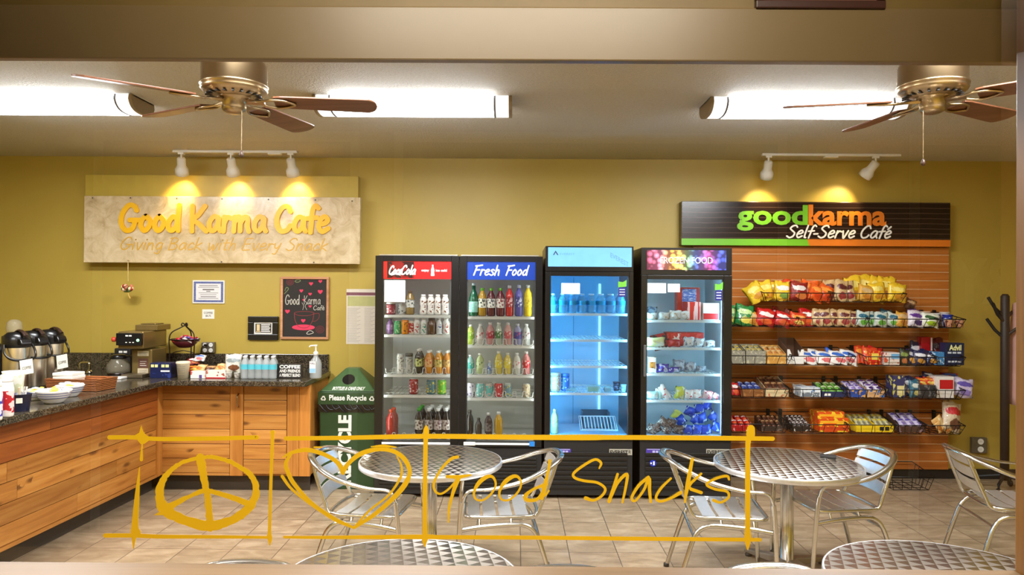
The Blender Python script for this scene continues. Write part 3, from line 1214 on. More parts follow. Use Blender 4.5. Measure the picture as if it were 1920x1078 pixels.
# certificate
x0, x1, z0, z1 = wall_rect(362, 422, 525.5, 569)
t = thing('certificate', 'framed certificate with a blue border on the olive wall', 'certificate', ((x0 + x1) / 2, BACK, z0))
m = MB().box(x0, x1, BACK - 0.012, BACK, z0, z1)
m.build('frame', PAPER, t, True, 0.002)
m = MB()
m.box(x0 + 0.012, x1 - 0.012, BACK - 0.0135, BACK - 0.012, z0 + 0.012, z1 - 0.012)
m.build('blue_border', mat_print('cert_blue', (86, 96, 150), (130, 140, 186), 150), t, True)
m = MB()
m.box(x0 + 0.032, x1 - 0.032, BACK - 0.015, BACK - 0.0135, z0 + 0.03, z1 - 0.03)
m.build('sheet', mat('cert_sheet', (228, 226, 226), 0.6, var=0.01), t, True)
m = MB()
zz = z1 - 0.045
for k, (wd, hh) in enumerate(((0.8, 0.006), (0.9, 0.004), (0.5, 0.011), (0.18, 0.008), (0.84, 0.004), (0.7, 0.004), (0.66, 0.007), (0.86, 0.004))):
    hw = (x1 - x0 - 0.08) * wd / 2
    xm = (x0 + x1) / 2
    m.box(xm - hw, xm + hw, BACK - 0.0153, BACK - 0.015, zz - hh, zz)
    zz -= 0.0165
m.build('printed_line', GREYINK, t, True)

# price card
x0, x1, z0, z1 = wall_rect(379.5, 402, 580, 597.5)
t = thing('price_card', 'small white coffee price card taped on the olive wall', 'card', ((x0 + x1) / 2, BACK, z0))
MB().box(x0, x1, BACK - 0.003, BACK, z0, z1).build('card', PAPER, t, True)
m = MB()
hh = z1 - z0
text(m, 'COFFEE', x0 + 0.014, x1 - 0.014, z0 + hh * 0.52, z0 + hh * 0.74, fw(BACK - 0.003), 0.0004, 0, 0.015)
text(m, '$0.75', x0 + 0.03, x1 - 0.03, z0 + hh * 0.18, z0 + hh * 0.42, fw(BACK - 0.003), 0.0004, 0, 0.015)
m.build('printing', INK, t, True)

# small black frame
x0, x1, z0, z1 = wall_rect(466.5, 523, 593, 637)
t = thing('picture_frame', 'small wide black picture frame hung left of the chalkboard', 'picture', ((x0 + x1) / 2, BACK, z0))
m = MB()
b_ = 0.052
for a in ((x0, x1, z0, z0 + b_), (x0, x1, z1 - b_, z1), (x0, x0 + b_, z0 + b_, z1 - b_), (x1 - b_, x1, z0 + b_, z1 - b_)):
    m.box(a[0], a[1], BACK - 0.028, BACK, a[2], a[3])
m.build('frame', BLACK, t, True, 0.005)
m = MB()
m.box(x0 + b_, x1 - b_, BACK - 0.014, BACK, z0 + b_, z1 - b_)
m.build('white_mat', PAPER, t, True)
i_ = b_ + 0.013
m = MB()
m.box(x0 + i_, x1 - i_, BACK - 0.0155, BACK - 0.014, z0 + i_, z1 - i_)
m.build('picture', mat('frame_print', (40, 32, 28), 0.5), t, True)
m = MB()
xa, xb, za, zb_ = x0 + i_, x1 - i_, z0 + i_, z1 - i_
ww, hh = xb - xa, zb_ - za
for k in range(5):
    zt = zb_ - hh * (0.08 + 0.18 * k)
    m.box(xa + ww * 0.36, xb - ww * (0.06 + 0.05 * (k % 2)), BACK - 0.0158, BACK - 0.0155, zt - hh * 0.1, zt, 0)
m.box(xa + ww * 0.08, xa + ww * 0.28, BACK - 0.0158, BACK - 0.0155, za + hh * 0.2, zb_ - hh * 0.08, 1)
m.box(xa + ww * 0.04, xa + ww * 0.32, BACK - 0.0158, BACK - 0.0155, za + hh * 0.06, za + hh * 0.16, 1)
m.build('caption', [SIGNW, mat('frame_cream', (226, 200, 150))], t, True)

# chalkboard
x0, x1, z0, z1 = wall_rect(527, 617.5, 519, 636)
t = thing('chalkboard', 'pink-drawn coffee cup chalkboard in a light wood frame', 'chalkboard', ((x0 + x1) / 2, BACK, z0))
m = MB()
b_ = 0.022
for a in ((x0, x1, z0, z0 + b_), (x0, x1, z1 - b_, z1), (x0, x0 + b_, z0 + b_, z1 - b_), (x1 - b_, x1, z0 + b_, z1 - b_)):
    m.box(a[0], a[1], BACK - 0.024, BACK, a[2], a[3])
m.build('frame', mat_wood('chalk_frame', (176, 120, 84), (204, 148, 108), (220, 168, 128), 'X', knots=False), t, True, 0.003)
m = MB()
m.box(x0 + b_, x1 - b_, BACK - 0.012, BACK, z0 + b_, z1 - b_)
m.build('slate', mat('slate', (36, 30, 26), 0.7), t, True)
cb = lambda a, b: (x0 + (x1 - x0) * (a - 1165) / (1765 - 1165), z1 - (z1 - z0) * (b - 55) / (840 - 55))
fc = fw(BACK - 0.012)
PINKC = mat('pink_chalk', (222, 60, 92), 0.8)
DULLP = mat('dull_red_chalk', (140, 50, 54), 0.8)
WCHALK = mat('white_chalk', (206, 200, 186), 0.8)
GCHALK = mat('green_chalk', (120, 132, 84), 0.8)


def chalk(mb, pts, w, mi=0, closed=False):
    q = catmull([Vector(cb(*p)) for p in pts], 5, closed)
    mb.ribbon(q, [w] * len(q), fc, 0.0006, mi, closed)


m = MB()
a0, b0 = cb(1220, 405)
a1, b1 = cb(1400, 285)
hand(m, 'Good', a0, a1, b0, b1, fc, 0.006, 0.0006)
m.build('chalk_word', WCHALK, t, True)
m = MB()
a0, b0 = cb(1450, 400)
a1, b1 = cb(1660, 290)
hand(m, 'Karma', a0, a1, b0, b1, fc, 0.004, 0.0006)
m.build('chalk_word', WCHALK, t, True)
m = MB()
a0, b0 = cb(1570, 472)
a1, b1 = cb(1710, 415)
hand(m, "Cafe'", a0, a1, b0, b1, fc, 0.004, 0.0006)
m.build('chalk_word', WCHALK, t, True)
m = MB()
chalk(m, [(1430, 380), (1450, 420), (1440, 470)], 0.003)
m.build('steam', WCHALK, t, True)
m = MB()
chalk(m, [(1500, 380), (1470, 420), (1490, 470)], 0.003)
m.build('steam', WCHALK, t, True)
m = MB()
chalk(m, [(1490, 765), (1530, 730), (1575, 755), (1520, 775)], 0.005, 0, True)
m.build('chalk_leaf', WCHALK, t, True)
for hx, hy, hs in ((1250, 490, 30), (1420, 230, 24), (1530, 270, 22), (1655, 240, 32), (1540, 140, 26), (1655, 110, 24), (1530, 425, 20), (1450, 345, 16), (1447, 605, 28)):
    m = MB()
    pl = []
    for k in range(20):
        tt = 2 * math.pi * k / 20
        pl.append(cb(hx + hs * 1.0 * math.sin(tt) ** 3, hy - hs * (0.81 * math.cos(tt) - 0.31 * math.cos(2 * tt) - 0.12 * math.cos(3 * tt))))
    m.poly(pl, fc, 0.0006)
    m.build('pink_heart', PINKC, t, True)
m = MB()
sa = [cb(1450 + 142 * math.cos(R(d)), 690 + 36 * math.sin(R(d))) for d in range(0, 360, 15)]
m.poly(sa, fc, 0.0005)
m.build('pink_saucer', PINKC, t, True)
m = MB()
chalk(m, [(1335, 510), (1345, 600), (1400, 685), (1500, 690), (1560, 610), (1580, 510)], 0.005)
chalk(m, [(1335, 512), (1400, 492), (1520, 492), (1580, 510), (1520, 540), (1400, 542)], 0.004, 0, True)
chalk(m, [(1580, 520), (1640, 515), (1640, 570), (1600, 610), (1560, 612)], 0.004)
m.build('cup_outline', DULLP, t, True)
for rx, ry, rr in ((1655, 715, 50), (1280, 120, 45)):
    m = MB()
    for q in (1.0, 0.62, 0.3):
        chalk(m, [(rx + rr * q * math.cos(R(d)), ry + rr * q * 0.9 * math.sin(R(d))) for d in range(0, 360, 60)], 0.003, 0, True)
    m.build('red_rose', DULLP, t, True)
m = MB()
chalk(m, [(1340, 110), (1380, 90), (1410, 105), (1370, 125)], 0.006, 0, True)
m.build('green_leaf', GCHALK, t, True)
m = MB()
chalk(m, [(1215, 230), (1235, 190), (1260, 210), (1210, 270)], 0.006)
m.build('green_leaf', GCHALK, t, True)

# notice sheet beside the cooler
x0, x1, z0, z1 = wall_rect(649.5, 706, 542, 645)
t = thing('notice_poster', 'tall white notice sheet on the wall beside the black double cooler', 'poster', ((x0 + x1) / 2, BACK, z0))
MB().box(x0, x1, BACK - 0.003, BACK, z0, z1).build('sheet', mat('notice_paper', (222, 212, 196), 0.7, var=0.02), t, True)
m = MB()
hh, ww = z1 - z0, x1 - x0
m.box(x0, x1, BACK - 0.0035, BACK - 0.003, z1 - hh * 0.115, z1 - hh * 0.06, 0)
m.box(x0 + 0.01, x1 - 0.01, BACK - 0.0035, BACK - 0.003, z1 - hh * 0.31, z1 - hh * 0.13, 1)
for k in range(26):
    zt = z1 - hh * (0.345 + k * 0.0245)
    for (ua, ub) in ((0.04, 0.47), (0.6, 0.94)):
        m.box(x0 + ww * ua, x0 + ww * (ub - 0.06 * ((k * 7) % 3)), BACK - 0.0034, BACK - 0.003, zt - 0.0035, zt, 2)
m.build('printing', [mat('notice_red', (124, 70, 84)), mat('notice_green', (186, 184, 120)), mat('notice_grey', (176, 166, 156))], t, True)


# outlets
def outlet(px0, px1, py0, py1, nx, ny, label, rect):
    x0, x1, z0, z1 = wall_rect(px0, px1, py0, py1)
    t = thing('wall_outlet', label, 'outlet', ((x0 + x1) / 2, BACK, z0))
    MB().box(x0, x1, BACK - 0.04, BACK, z0, z1).build('metal_box', mat('outlet_box', (120, 112, 98), 0.4, 0.5), t, True, 0.004)
    fn = fw(BACK - 0.04)
    for i in range(nx):
        for j in range(ny):
            cx = x0 + (x1 - x0) * (rect[0] + rect[1] * i)
            cz = z0 + (z1 - z0) * ((j + 0.5) / ny)
            m = MB()
            m.disc((cx, cz), (z1 - z0) * 0.19, fn, 0.004, 0, 14)
            sk = m.build('socket', WHITEP, t, True)
            m = MB()
            for s in (-1, 1):
                m.box(cx + s * 0.006 - 0.001, cx + s * 0.006 + 0.001, BACK - 0.0446, BACK - 0.044, cz - 0.003, cz + 0.006)
            m.build('slot', INK, sk, True)
    return t


outlet(381, 405, 641, 661, 2, 2, 'grey four-socket outlet box just above the counter backsplash', (0.28, 0.46))
outlet(1818, 1846, 819, 848, 1, 2, 'grey two-socket outlet box low on the right wall', (0.55, 0.4))

# ------------------------------------------------------------------ counters
TOPZ = 0.92
CXR = -1.655                                   # right end of the back counter
edge = lambda y: -2.77 - (5.85 - y) * 0.036    # front edge of the left run


def top_poly():
    return [(CXR, 5.85), (CXR, 6.628), (-5.0, 6.628), (-5.0, 2.4), (edge(2.4), 2.4), (edge(5.85), 5.85)]


wt = thing('worktop', 'dark speckled stone L-shaped worktop over the pine counter', 'worktop', (-3.0, 5.9, TOPZ - 0.042))
m = MB()
m.prism(top_poly(), TOPZ - 0.042, TOPZ)
m.build('slab', GRANITE, wt, True, 0.006)
m = MB()
m.box(-4.06, CXR - 0.02, 6.629, BACK, TOPZ - 0.02, PZ(663, 6.63, 400))
m.build('backsplash', GRANITE, wt, True, 0.003)


def planks(m, x0, x1, z0, z1, rows, T, rnd, lens=(9, 9), th=0.018, y=0.0):
    """horizontal boards with butt joints in the local plane y"""
    hgt = (z1 - z0) / rows
    for r in range(rows):
        x = x0 - (rnd.random() * 0.8 if lens[0] < 5 else 0)
        while x < x1 - 1e-4:
            ln = rnd.uniform(*lens)
            xe = min(x1, x + ln)
            if x1 - xe < 0.15:
                xe = x1
            xs = max(x, x0)
            if xe > xs + 0.02:
                m.box(xs + 0.0012, xe - 0.0012, y, y + th, z0 + r * hgt + 0.002, z0 + (r + 1) * hgt - 0.002, 0, T)
            x = xe


# back run of cabinets
YC = 6.0
X = lambda px: PX(px, YC, 800)
bc = thing('base_cabinet', 'pine plank base cabinet under the back counter with one handled door', 'cabinet', ((X(283) + CXR) / 2, YC, 0))
rnd = random.Random(5)
m = MB()
m.box(X(286), CXR - 0.02, YC + 0.03, 6.62, 0.13, TOPZ - 0.043)
m.build('carcass', PINEV, bc, True)
m = MB()
m.box(X(287), CXR - 0.03, YC + 0.09, YC + 0.1, 0.0, 0.13)
m.build('toe_kick', KICK, bc, True)
m = MB()
planks(m, X(296), X(431), 0.155, 0.865, 6, Matrix.Translation((0, YC, 0)), rnd)
m.build('plank_panel', PINE, bc, True, 0.002)
for a, b_ in ((283, 295.5), (431.5, 456), (538.5, 585.5)):
    m = MB()
    xa, xb = X(a), min(X(b_), CXR - 0.006)
    if a == 538.5:
        xm = xa + (xb - xa) * 0.52
        m.box(xa, xm - 0.001, YC - 0.004, YC + 0.03, 0.135, TOPZ - 0.044)
        m.box(xm + 0.001, xb, YC - 0.004, YC + 0.03, 0.135, TOPZ - 0.044)
    else:
        m.box(xa, xb, YC - 0.004, YC + 0.03, 0.135, TOPZ - 0.044)
    m.build('stile', PINEV, bc, True, 0.002)
for za, zb2 in ((0.135, 0.154), (0.866, 0.876)):
    m = MB()
    m.box(X(296), X(431), YC - 0.002, YC + 0.03, za, zb2)
    m.build('rail', PINE, bc, True, 0.002)
m = MB()
planks(m, X(457), X(537.5), 0.15, 0.868, 6, Matrix.Translation((0, YC - 0.004, 0)), rnd)
dr = m.build('door', PINE, bc, True, 0.002)
m = MB()
hx = X(447)
m.tube(catmull([(hx, YC - 0.004, PZ(742, YC)), (hx, YC - 0.03, PZ(746, YC)), (hx, YC - 0.034, PZ(755, YC)), (hx, YC - 0.03, PZ(763, YC)), (hx, YC - 0.004, PZ(767, YC))], 5), 0.006, 8)
m.build('handle', NICKEL, dr, True)

# left run: one long planked front
ang = math.atan2(edge(2.4) - edge(5.85), -(2.4 - 5.85))
lc = thing('counter_front', 'long pine plank counter front running along the left side', 'counter', (-2.95, 4.2, 0))
p0 = Vector((edge(5.97) - 0.105, 5.97, 0))
p1 = Vector((edge(2.4) - 0.105, 2.4, 0))
dirv = (p0 - p1).normalized()
T = Matrix.Translation(p1) @ Matrix(((dirv.x, -dirv.y, 0, 0), (dirv.y, dirv.x, 0, 0), (0, 0, 1, 0), (0, 0, 0, 1)))
Lr = (p0 - p1).length
rnd = random.Random(11)
m = MB()
planks(m, 0, Lr - 0.05, 0.16, 0.64, 4, T, rnd, (0.7, 1.7))
m.build('plank_panel', PINEY, lc, True, 0.002)
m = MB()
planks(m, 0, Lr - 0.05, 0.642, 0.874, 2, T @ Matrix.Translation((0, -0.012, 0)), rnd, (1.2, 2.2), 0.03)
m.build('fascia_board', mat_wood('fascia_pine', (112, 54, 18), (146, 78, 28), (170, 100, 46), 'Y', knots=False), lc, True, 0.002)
m = MB()
m.box(Lr - 0.048, Lr + 0.03, -0.012, 0.03, 0.14, 0.875, 0, T)
m.build('corner_post', PINEV, lc, True, 0.002)
m = MB()
m.box(0, Lr, 0.03, 0.055, 0.14, 0.876, 0, T)
m.box(0, Lr, -0.006, 0.03, 0.136, 0.158, 0, T)
m.build('carcass', PINEY, lc, True)
m = MB()
m.box(0, Lr + 0.08, 0.10, 0.115, 0.0, 0.136, 0, T)
m.build('toe_kick', KICK, lc, True)

# ------------------------------------------------------------------ recycling bin
GREEN = mat('bin_green', (36, 66, 34), 0.4, var=0.04)
GREENH = mat('bin_hood_green', (66, 96, 58), 0.3, var=0.05)
bx0, bx1, by0, by1 = -1.632, -1.138, 6.10, 6.56
bt = thing('recycling_bin', 'dark green recycling bin with pyramid lid beside the double cooler', 'bin', ((bx0 + bx1) / 2, (by0 + by1) / 2, 0))


def frustum(m, a, b, z0, z1, mi=0):
    vs = [(a[0], a[2], z0), (a[1], a[2], z0), (a[1], a[3], z0), (a[0], a[3], z0), (b[0], b[2], z1), (b[1], b[2], z1), (b[1], b[3], z1), (b[0], b[3], z1)]
    m.add(vs, [(0, 3, 2, 1), (4, 5, 6, 7), (0, 1, 5, 4), (1, 2, 6, 5), (2, 3, 7, 6), (3, 0, 4, 7)], mi)


m = MB()
frustum(m, (bx0 + 0.02, bx1 - 0.02, by0 + 0.02, by1 - 0.02), (bx0 + 0.012, bx1 - 0.012, by0 + 0.012, by1 - 0.012), 0.0, 0.70)
m.build('bin_body', GREEN, bt, True, 0.012)
m = MB()
for k in range(9):
    xx = bx0 + 0.02 + k * 0.05
    m.tube(catmull([(xx, by0 + 0.006, 0.70), (xx + 0.03, by0 + 0.001, 0.665), (xx + 0.06, by0 + 0.007, 0.64 + 0.02 * (k % 3))], 4), 0.012, 6, 0, flat=0.5)
m.box(bx0 + 0.008, bx1 - 0.008, by0 + 0.006, by1 - 0.006, 0.64, 0.703)
m.build('liner_bag', BLACK, bt, True)
m = MB()
frustum(m, (bx0, bx1, by0, by1), (bx0 + 0.004, bx1 - 0.004, by0 + 0.004, by1 - 0.004), 0.70, 0.805)
m.build('lid_band', GREEN, bt, True, 0.006)
m = MB()
ax, ay = (bx0 + bx1) / 2 - 0.0, (by0 + by1) / 2
frustum(m, (bx0 + 0.012, bx1 - 0.012, by0 + 0.012, by1 - 0.012), (ax - 0.055, ax + 0.055, ay - 0.05, ay + 0.05), 0.806, 0.985)
m.build('pyramid_hood', GREENH, bt, True, 0.01)
# plane of the hood's front face
e0, e1 = Vector((0, by0 + 0.012, 0.806)), Vector((0, ay - 0.05, 0.985))
ev = (e1 - e0).normalized()
en = Vector((0, -ev.z, ev.y))
hood = lambda u, v, w: tuple(Vector((u, 0, 0)) + e0 + ev * v + en * (w + 0.001))
m = MB()
m.disc((ax - 0.012, 0.125), 0.052, hood, 0.002, 0, 24)
m.build('round_opening', BLACK, bt, True)
m = MB()
WB_ = mat('bin_white', (232, 232, 222), 0.5, var=0)
text(m, 'BOTTLES & CANS ONLY', bx0 + 0.115, bx1 - 0.115, 0.016, 0.05, hood, 0.001, 0, 0.03, 0.25)
m.build('hood_lettering', WB_, bt, True)
m = MB()
fb = lambda u, v, w: (u, by0 - w - 0.001, v)
text(m, 'Please Recycle', bx0 + 0.098, bx1 - 0.088, 0.722, 0.782, fb, 0.001, 0, 0.025)
m.build('band_lettering', WB_, bt, True)
for cx in (bx0 + 0.05, bx1 - 0.045):
    m = MB()
    for k in range(3):
        a = R(90 + 120 * k)
        A = Vector((cx + 0.024 * math.cos(a), 0.752 + 0.024 * math.sin(a)))
        a2 = R(90 + 120 * (k + 1))
        B = Vector((cx + 0.024 * math.cos(a2), 0.752 + 0.024 * math.sin(a2)))
        s_, e_ = A.lerp(B, 0.12), A.lerp(B, 0.7)
        m.ribbon([s_, e_], [0.0085, 0.0085], fb, 0.001, 0, ends=False)
        m.ribbon([e_, A.lerp(B, 0.95)], [0.018, 0.002], fb, 0.001, 0, ends=False)
    m.build('recycling_symbol', WB_, bt, True)
m = MB()
fv = lambda u, v, w: (ax + 0.075 - v - 0.04, by0 + 0.0105 - w, u)
text(m, 'RECYCLE', 0.05, 0.615, 0.0, 0.112, fv, 0.001, 0, 0.045)
m.build('body_lettering', WB_, bt, True)

# ------------------------------------------------------------------ bistro tables
TH = 0.645


def make_table():
    t = thing('bistro_table', None, 'table', (0, 0, 0), 0, 'round steel bistro tables')
    m = MB()
    m.lathe([(0.0, TH), (0.412, TH), (0.4125, TH - 0.001)], 64, 0, None, False, cap=False)
    m.build('tabletop', EMBOSS, t)
    m = MB()
    m.lathe([(0.4125, TH - 0.002), (0.418, TH), (0.421, TH - 0.004), (0.421, TH - 0.03), (0.416, TH - 0.034), (0.40, TH - 0.03), (0.0, TH - 0.028)], 64, 0, None, True, cap=False)
    m.build('table_rim', STEELB, t)
    m = MB()
    m.lathe([(0.09, TH - 0.029), (0.09, TH - 0.04), (0.038, TH - 0.045), (0.038, 0.075), (0.05, 0.07), (0.05, 0.045)], 28)
    m.build('column', STEEL, t)
    for k in range(4):
        RM = Matrix.Rotation(R(90 * k + 8), 4, 'Z')
        m = MB()
        vs = [(0.04, -0.035, 0.035), (0.32, -0.024, 0.022), (0.32, 0.024, 0.022), (0.04, 0.035, 0.035), (0.04, -0.035, 0.085), (0.32, -0.024, 0.042), (0.32, 0.024, 0.042), (0.04, 0.035, 0.085)]
        m.add(vs, [(0, 3, 2, 1), (4, 5, 6, 7), (0, 1, 5, 4), (1, 2, 6, 5), (2, 3, 7, 6), (3, 0, 4, 7)], 0, False, RM)
        lg = m.build('base_leg', mat('table_base_grey', (150, 140, 126), 0.4, 0.6), t, False, 0.006)
        m = MB()
        m.lathe([(0.022, 0.0), (0.024, 0.012), (0.01, 0.024)], 12, 0, RM @ Matrix.Translation((0.3, 0, 0)))
        m.build('foot_glide', BLACKM, lg)
    return t


tb = make_table()
spots = [(PX(808, 4.39, 862), 4.39, 0, 'round steel bistro table in front of the black double cooler'),
         (PX(1476, 4.39, 862), 4.39, 20, 'round steel bistro table in front of the snack racks'),
         (PX(748, 2.567, 1040), 2.567, 40, 'round steel bistro table near the window sill, below the heart decal'),
         (PX(1786, 2.60, 1040), 2.60, 10, 'round steel bistro table by the right window post')]
for i, (x, y, a, lab) in enumerate(spots):
    o = tb if i == 0 else dup(tb)
    o.location = (x, y, 0)
    o.rotation_euler = (0, 0, R(a))
    o['label'] = lab

# dark napkin wallet on the right back table
m = MB()
nx, ny = PX(1553, 4.52, 850), 4.52
m.box(-0.045, 0.045, -0.03, 0.03, 0, 0.016, 0)
o = m.build('wallet', BLACKM, None, False, 0.004)
o.location = (nx, ny, TH + 0.001)
o.rotation_euler = (0, 0, R(-25))
tag(o, 'small dark flat case lying on the bistro table by the snack racks', 'case')


# ------------------------------------------------------------------ aluminium chairs
def make_chair():
    """origin on the floor under the seat, facing +x"""
    t = thing('bistro_chair', None, 'chair', (0, 0, 0), 0, 'aluminium bistro armchairs')
    # one loop: front leg, armrest, back rail, armrest, front leg
    for s in (1, -1):
        m = MB()
        pth = catmull([(0.27, 0.235 * s, 0.004), (0.262, 0.245 * s, 0.2), (0.25, 0.255 * s, 0.42), (0.240, 0.262 * s, 0.525)], 4)
        m.tube(pth, 0.0125, 10)
        lg = m.build('front_leg', STEEL, t)
        m = MB()
        m.lathe([(0.0165, 0.0), (0.0165, 0.02), (0.012, 0.022)], 10, 0, Matrix.Translation((0.27, 0.235 * s, 0)))
        m.build('foot_cap', BLACKM, lg)
    m = MB()
    half = [(0.240, 0.262, 0.525), (0.226, 0.267, 0.566), (0.19, 0.272, 0.590), (0.08, 0.28, 0.599), (-0.08, 0.27, 0.634), (-0.20, 0.225, 0.680), (-0.285, 0.13, 0.716), (-0.312, 0.0, 0.722)]
    pth = catmull(half + [(x, -y, z) for x, y, z in reversed(half[:-1])], 6)
    rr = [0.0125 + 0.0085 * max(0.0, min(1.0, (0.16 - p.x) / 0.25)) for p in pth]
    m.tube(pth, rr, 10, flat=0.62)
    m.build('arm_loop', STEEL, t)
    # seat frame: back posts running down into the seat rails
    for s in (1, -1):
        m = MB()
        pth = catmull([(-0.272, 0.155 * s, 0.706), (-0.235, 0.165 * s, 0.6), (-0.19, 0.172 * s, 0.49), (-0.165, 0.178 * s, 0.435), (-0.12, 0.185 * s, 0.415), (-0.02, 0.195 * s, 0.418)], 5)
        m.tube(pth, 0.0105, 8)
        m.build('back_post', STEEL, t)
    m = MB()
    loop = [(-0.16, 0.15), (-0.12, 0.195), (0.0, 0.205), (0.16, 0.21), (0.215, 0.195), (0.228, 0.14), (0.228, 0.0)]
    pts = [(x, y, 0.428 + 0.01 * max(0, x)) for x, y in loop]
    pts = pts + [(x, -y, z) for x, y, z in reversed(pts[:-1])]
    pts.append((-0.172, 0.0, 0.428))
    m.tube(catmull(pts, 5, True), 0.0105, 8, 0, True)
    m.build('seat_frame', STEEL, t)
    for s in (1, -1):
        m = MB()
        pth = catmull([(0.245, 0.232 * s, 0.37), (0.12, 0.228 * s, 0.385), (-0.02, 0.222 * s, 0.392), (-0.10, 0.22 * s, 0.386), (-0.155, 0.22 * s, 0.34), (-0.20, 0.225 * s, 0.22), (-0.265, 0.235 * s, 0.004)], 5)
        m.tube(pth, 0.0125, 10)
        m.tube([(-0.02, 0.222 * s, 0.392), (-0.02, 0.205 * s, 0.42)], 0.008, 6)
        m.tube([(0.15, 0.229 * s, 0.384), (0.15, 0.209 * s, 0.424)], 0.008, 6)
        lg = m.build('rear_leg', STEEL, t)
        m = MB()
        m.lathe([(0.0165, 0.0), (0.0165, 0.02), (0.012, 0.022)], 10, 0, Matrix.Translation((-0.265, 0.235 * s, 0)))
        m.build('foot_cap', BLACKM, lg)
    m = MB()
    m.tube([(-0.165, 0.222, 0.33), (-0.165, -0.222, 0.33)], 0.008, 6)
    m.build('stretcher', STEEL, t)
    # slats across the seat
    for x0, x1 in ((-0.115, -0.045), (-0.028, 0.042), (0.059, 0.129), (0.146, 0.212)):
        m = MB()
        vs = []
        n = 10
        for j in range(n + 1):
            y = -0.205 + 0.41 * j / n
            dz = -0.012 * math.sin(math.pi * j / n) + (0.0 if 0 < j < n else -0.004)
            for x in (x0, x1):
                vs.append((x, y, 0.441 + dz + 0.01 * max(0, x)))
        vs2 = [(x, y, z - 0.005) for x, y, z in vs]
        k = len(vs)
        fs = []
        for j in range(n):
            fs += [(2 * j, 2 * j + 1, 2 * j + 3, 2 * j + 2), (k + 2 * j, k + 2 * j + 2, k + 2 * j + 3, k + 2 * j + 1),
                   (2 * j, 2 * j + 2, k + 2 * j + 2, k + 2 * j), (2 * j + 1, k + 2 * j + 1, k + 2 * j + 3, 2 * j + 3)]
        fs += [(0, k, k + 1, 1), (2 * n, 2 * n + 1, k + 2 * n + 1, k + 2 * n)]
        m.add(vs + vs2, fs, 0, False)
        m.build('seat_slat', STEELB, t)
    # slats across the back
    for z0, z1 in ((0.50, 0.562), (0.578, 0.640), (0.654, 0.700)):
        m = MB()
        vs = []
        n = 10
        post = lambda z: -0.19 - (z - 0.49) * 0.38
        for j in range(n + 1):
            u = -1 + 2 * j / n
            for z in (z0, z1):
                vs.append((post(z) - 0.022 * (1 - u * u) + 0.012, 0.165 * u, z))
        vs2 = [(x - 0.005, y, z) for x, y, z in vs]
        k = len(vs)
        fs = []
        for j in range(n):
            fs += [(2 * j, 2 * j + 1, 2 * j + 3, 2 * j + 2), (k + 2 * j, k + 2 * j + 2, k + 2 * j + 3, k + 2 * j + 1),
                   (2 * j, 2 * j + 2, k + 2 * j + 2, k + 2 * j), (2 * j + 1, k + 2 * j + 1, k + 2 * j + 3, 2 * j + 3)]
        fs += [(0, k, k + 1, 1), (2 * n, 2 * n + 1, k + 2 * n + 1, k + 2 * n)]
        m.add(vs + vs2, fs, 0, False)
        m.build('back_slat', STEELB, t)
    return t


ch = make_chair()
seats = [(-0.83, 4.20, -8, 'aluminium armchair facing right at the table by the double cooler'),
         (-0.055, 4.20, 184, 'aluminium armchair facing left at the table by the double cooler'),
         (1.15, 4.20, -6, 'aluminium armchair facing right at the table by the snack racks'),
         (1.875, 4.37, 187, 'aluminium armchair facing left at the table by the snack racks'),
         (2.90, 4.40, -9, 'aluminium armchair by the right window post, cut off by it'),
         (-0.897, 2.185, -92, 'aluminium armchair left of the near middle table, only its back rail showing'),
         (0.168, 2.155, -88, 'aluminium armchair right of the near middle table, only its back rail showing'),
         (0.872, 2.19, -84, 'aluminium armchair at the near right table, only its back rail above the sill')]
for i, (x, y, a, lab) in enumerate(seats):
    o = ch if i == 0 else dup(ch)
    o.location = (x, y, 0)
    o.rotation_euler = (0, 0, R(a))
    o['label'] = lab

# ------------------------------------------------------------------ coat rack by the right wall
cx, cy = PX(1884, 6.25, 750), 6.25
cr = thing('coat_rack', 'black upright coat rack on casters behind the right window post', 'coat rack', (cx, cy, 0))
zt = PZ(545, cy)
m = MB()
m.lathe([(0.034, 0.09), (0.034, zt - 0.02), (0.02, zt)], 14, 0, Matrix.Translation((cx, cy, 0)))
m.build('pole', BLACKM, cr, True)
for k, (a, zz, ln) in enumerate(((185, 0.0, 0.09), (205, -0.05, 0.1), (170, -0.18, 0.08), (20, -0.02, 0.1), (-40, -0.16, 0.09))):
    m = MB()
    ca, sa = math.cos(R(a)), math.sin(R(a))
    zb = zt + zz - 0.18
    m.tube([(cx + 0.02 * ca, cy + 0.02 * sa, zb), (cx + ln * ca, cy + ln * sa, zb + 0.06), (cx + (ln + 0.06) * ca, cy + (ln + 0.06) * sa, zb + 0.15)], 0.013, 8)
    m.build('hook', BLACKM, cr, True)
for k in range(4):
    a = R(45 + 90 * k)
    ca, sa = math.cos(a), math.sin(a)
    m = MB()
    m.tube([(cx + 0.015 * ca, cy + 0.015 * sa, 0.13), (cx + 0.2 * ca, cy + 0.2 * sa, 0.085)], 0.013, 8)
    m.tube([(cx + 0.2 * ca, cy + 0.2 * sa, 0.09), (cx + 0.2 * ca, cy + 0.2 * sa, 0.05)], 0.008, 6)
    lg = m.build('leg', BLACKM, cr, True)
    m = MB()
    RM = Matrix.Translation((cx + 0.2 * ca, cy + 0.2 * sa, 0.028)) @ Matrix.Rotation(R(90), 4, 'Y')
    m.lathe([(0.0, -0.011), (0.024, -0.011), (0.028, -0.005), (0.028, 0.005), (0.024, 0.011), (0.0, 0.011)], 14, 0, RM)
    m.build('caster', BLACK, lg, True)

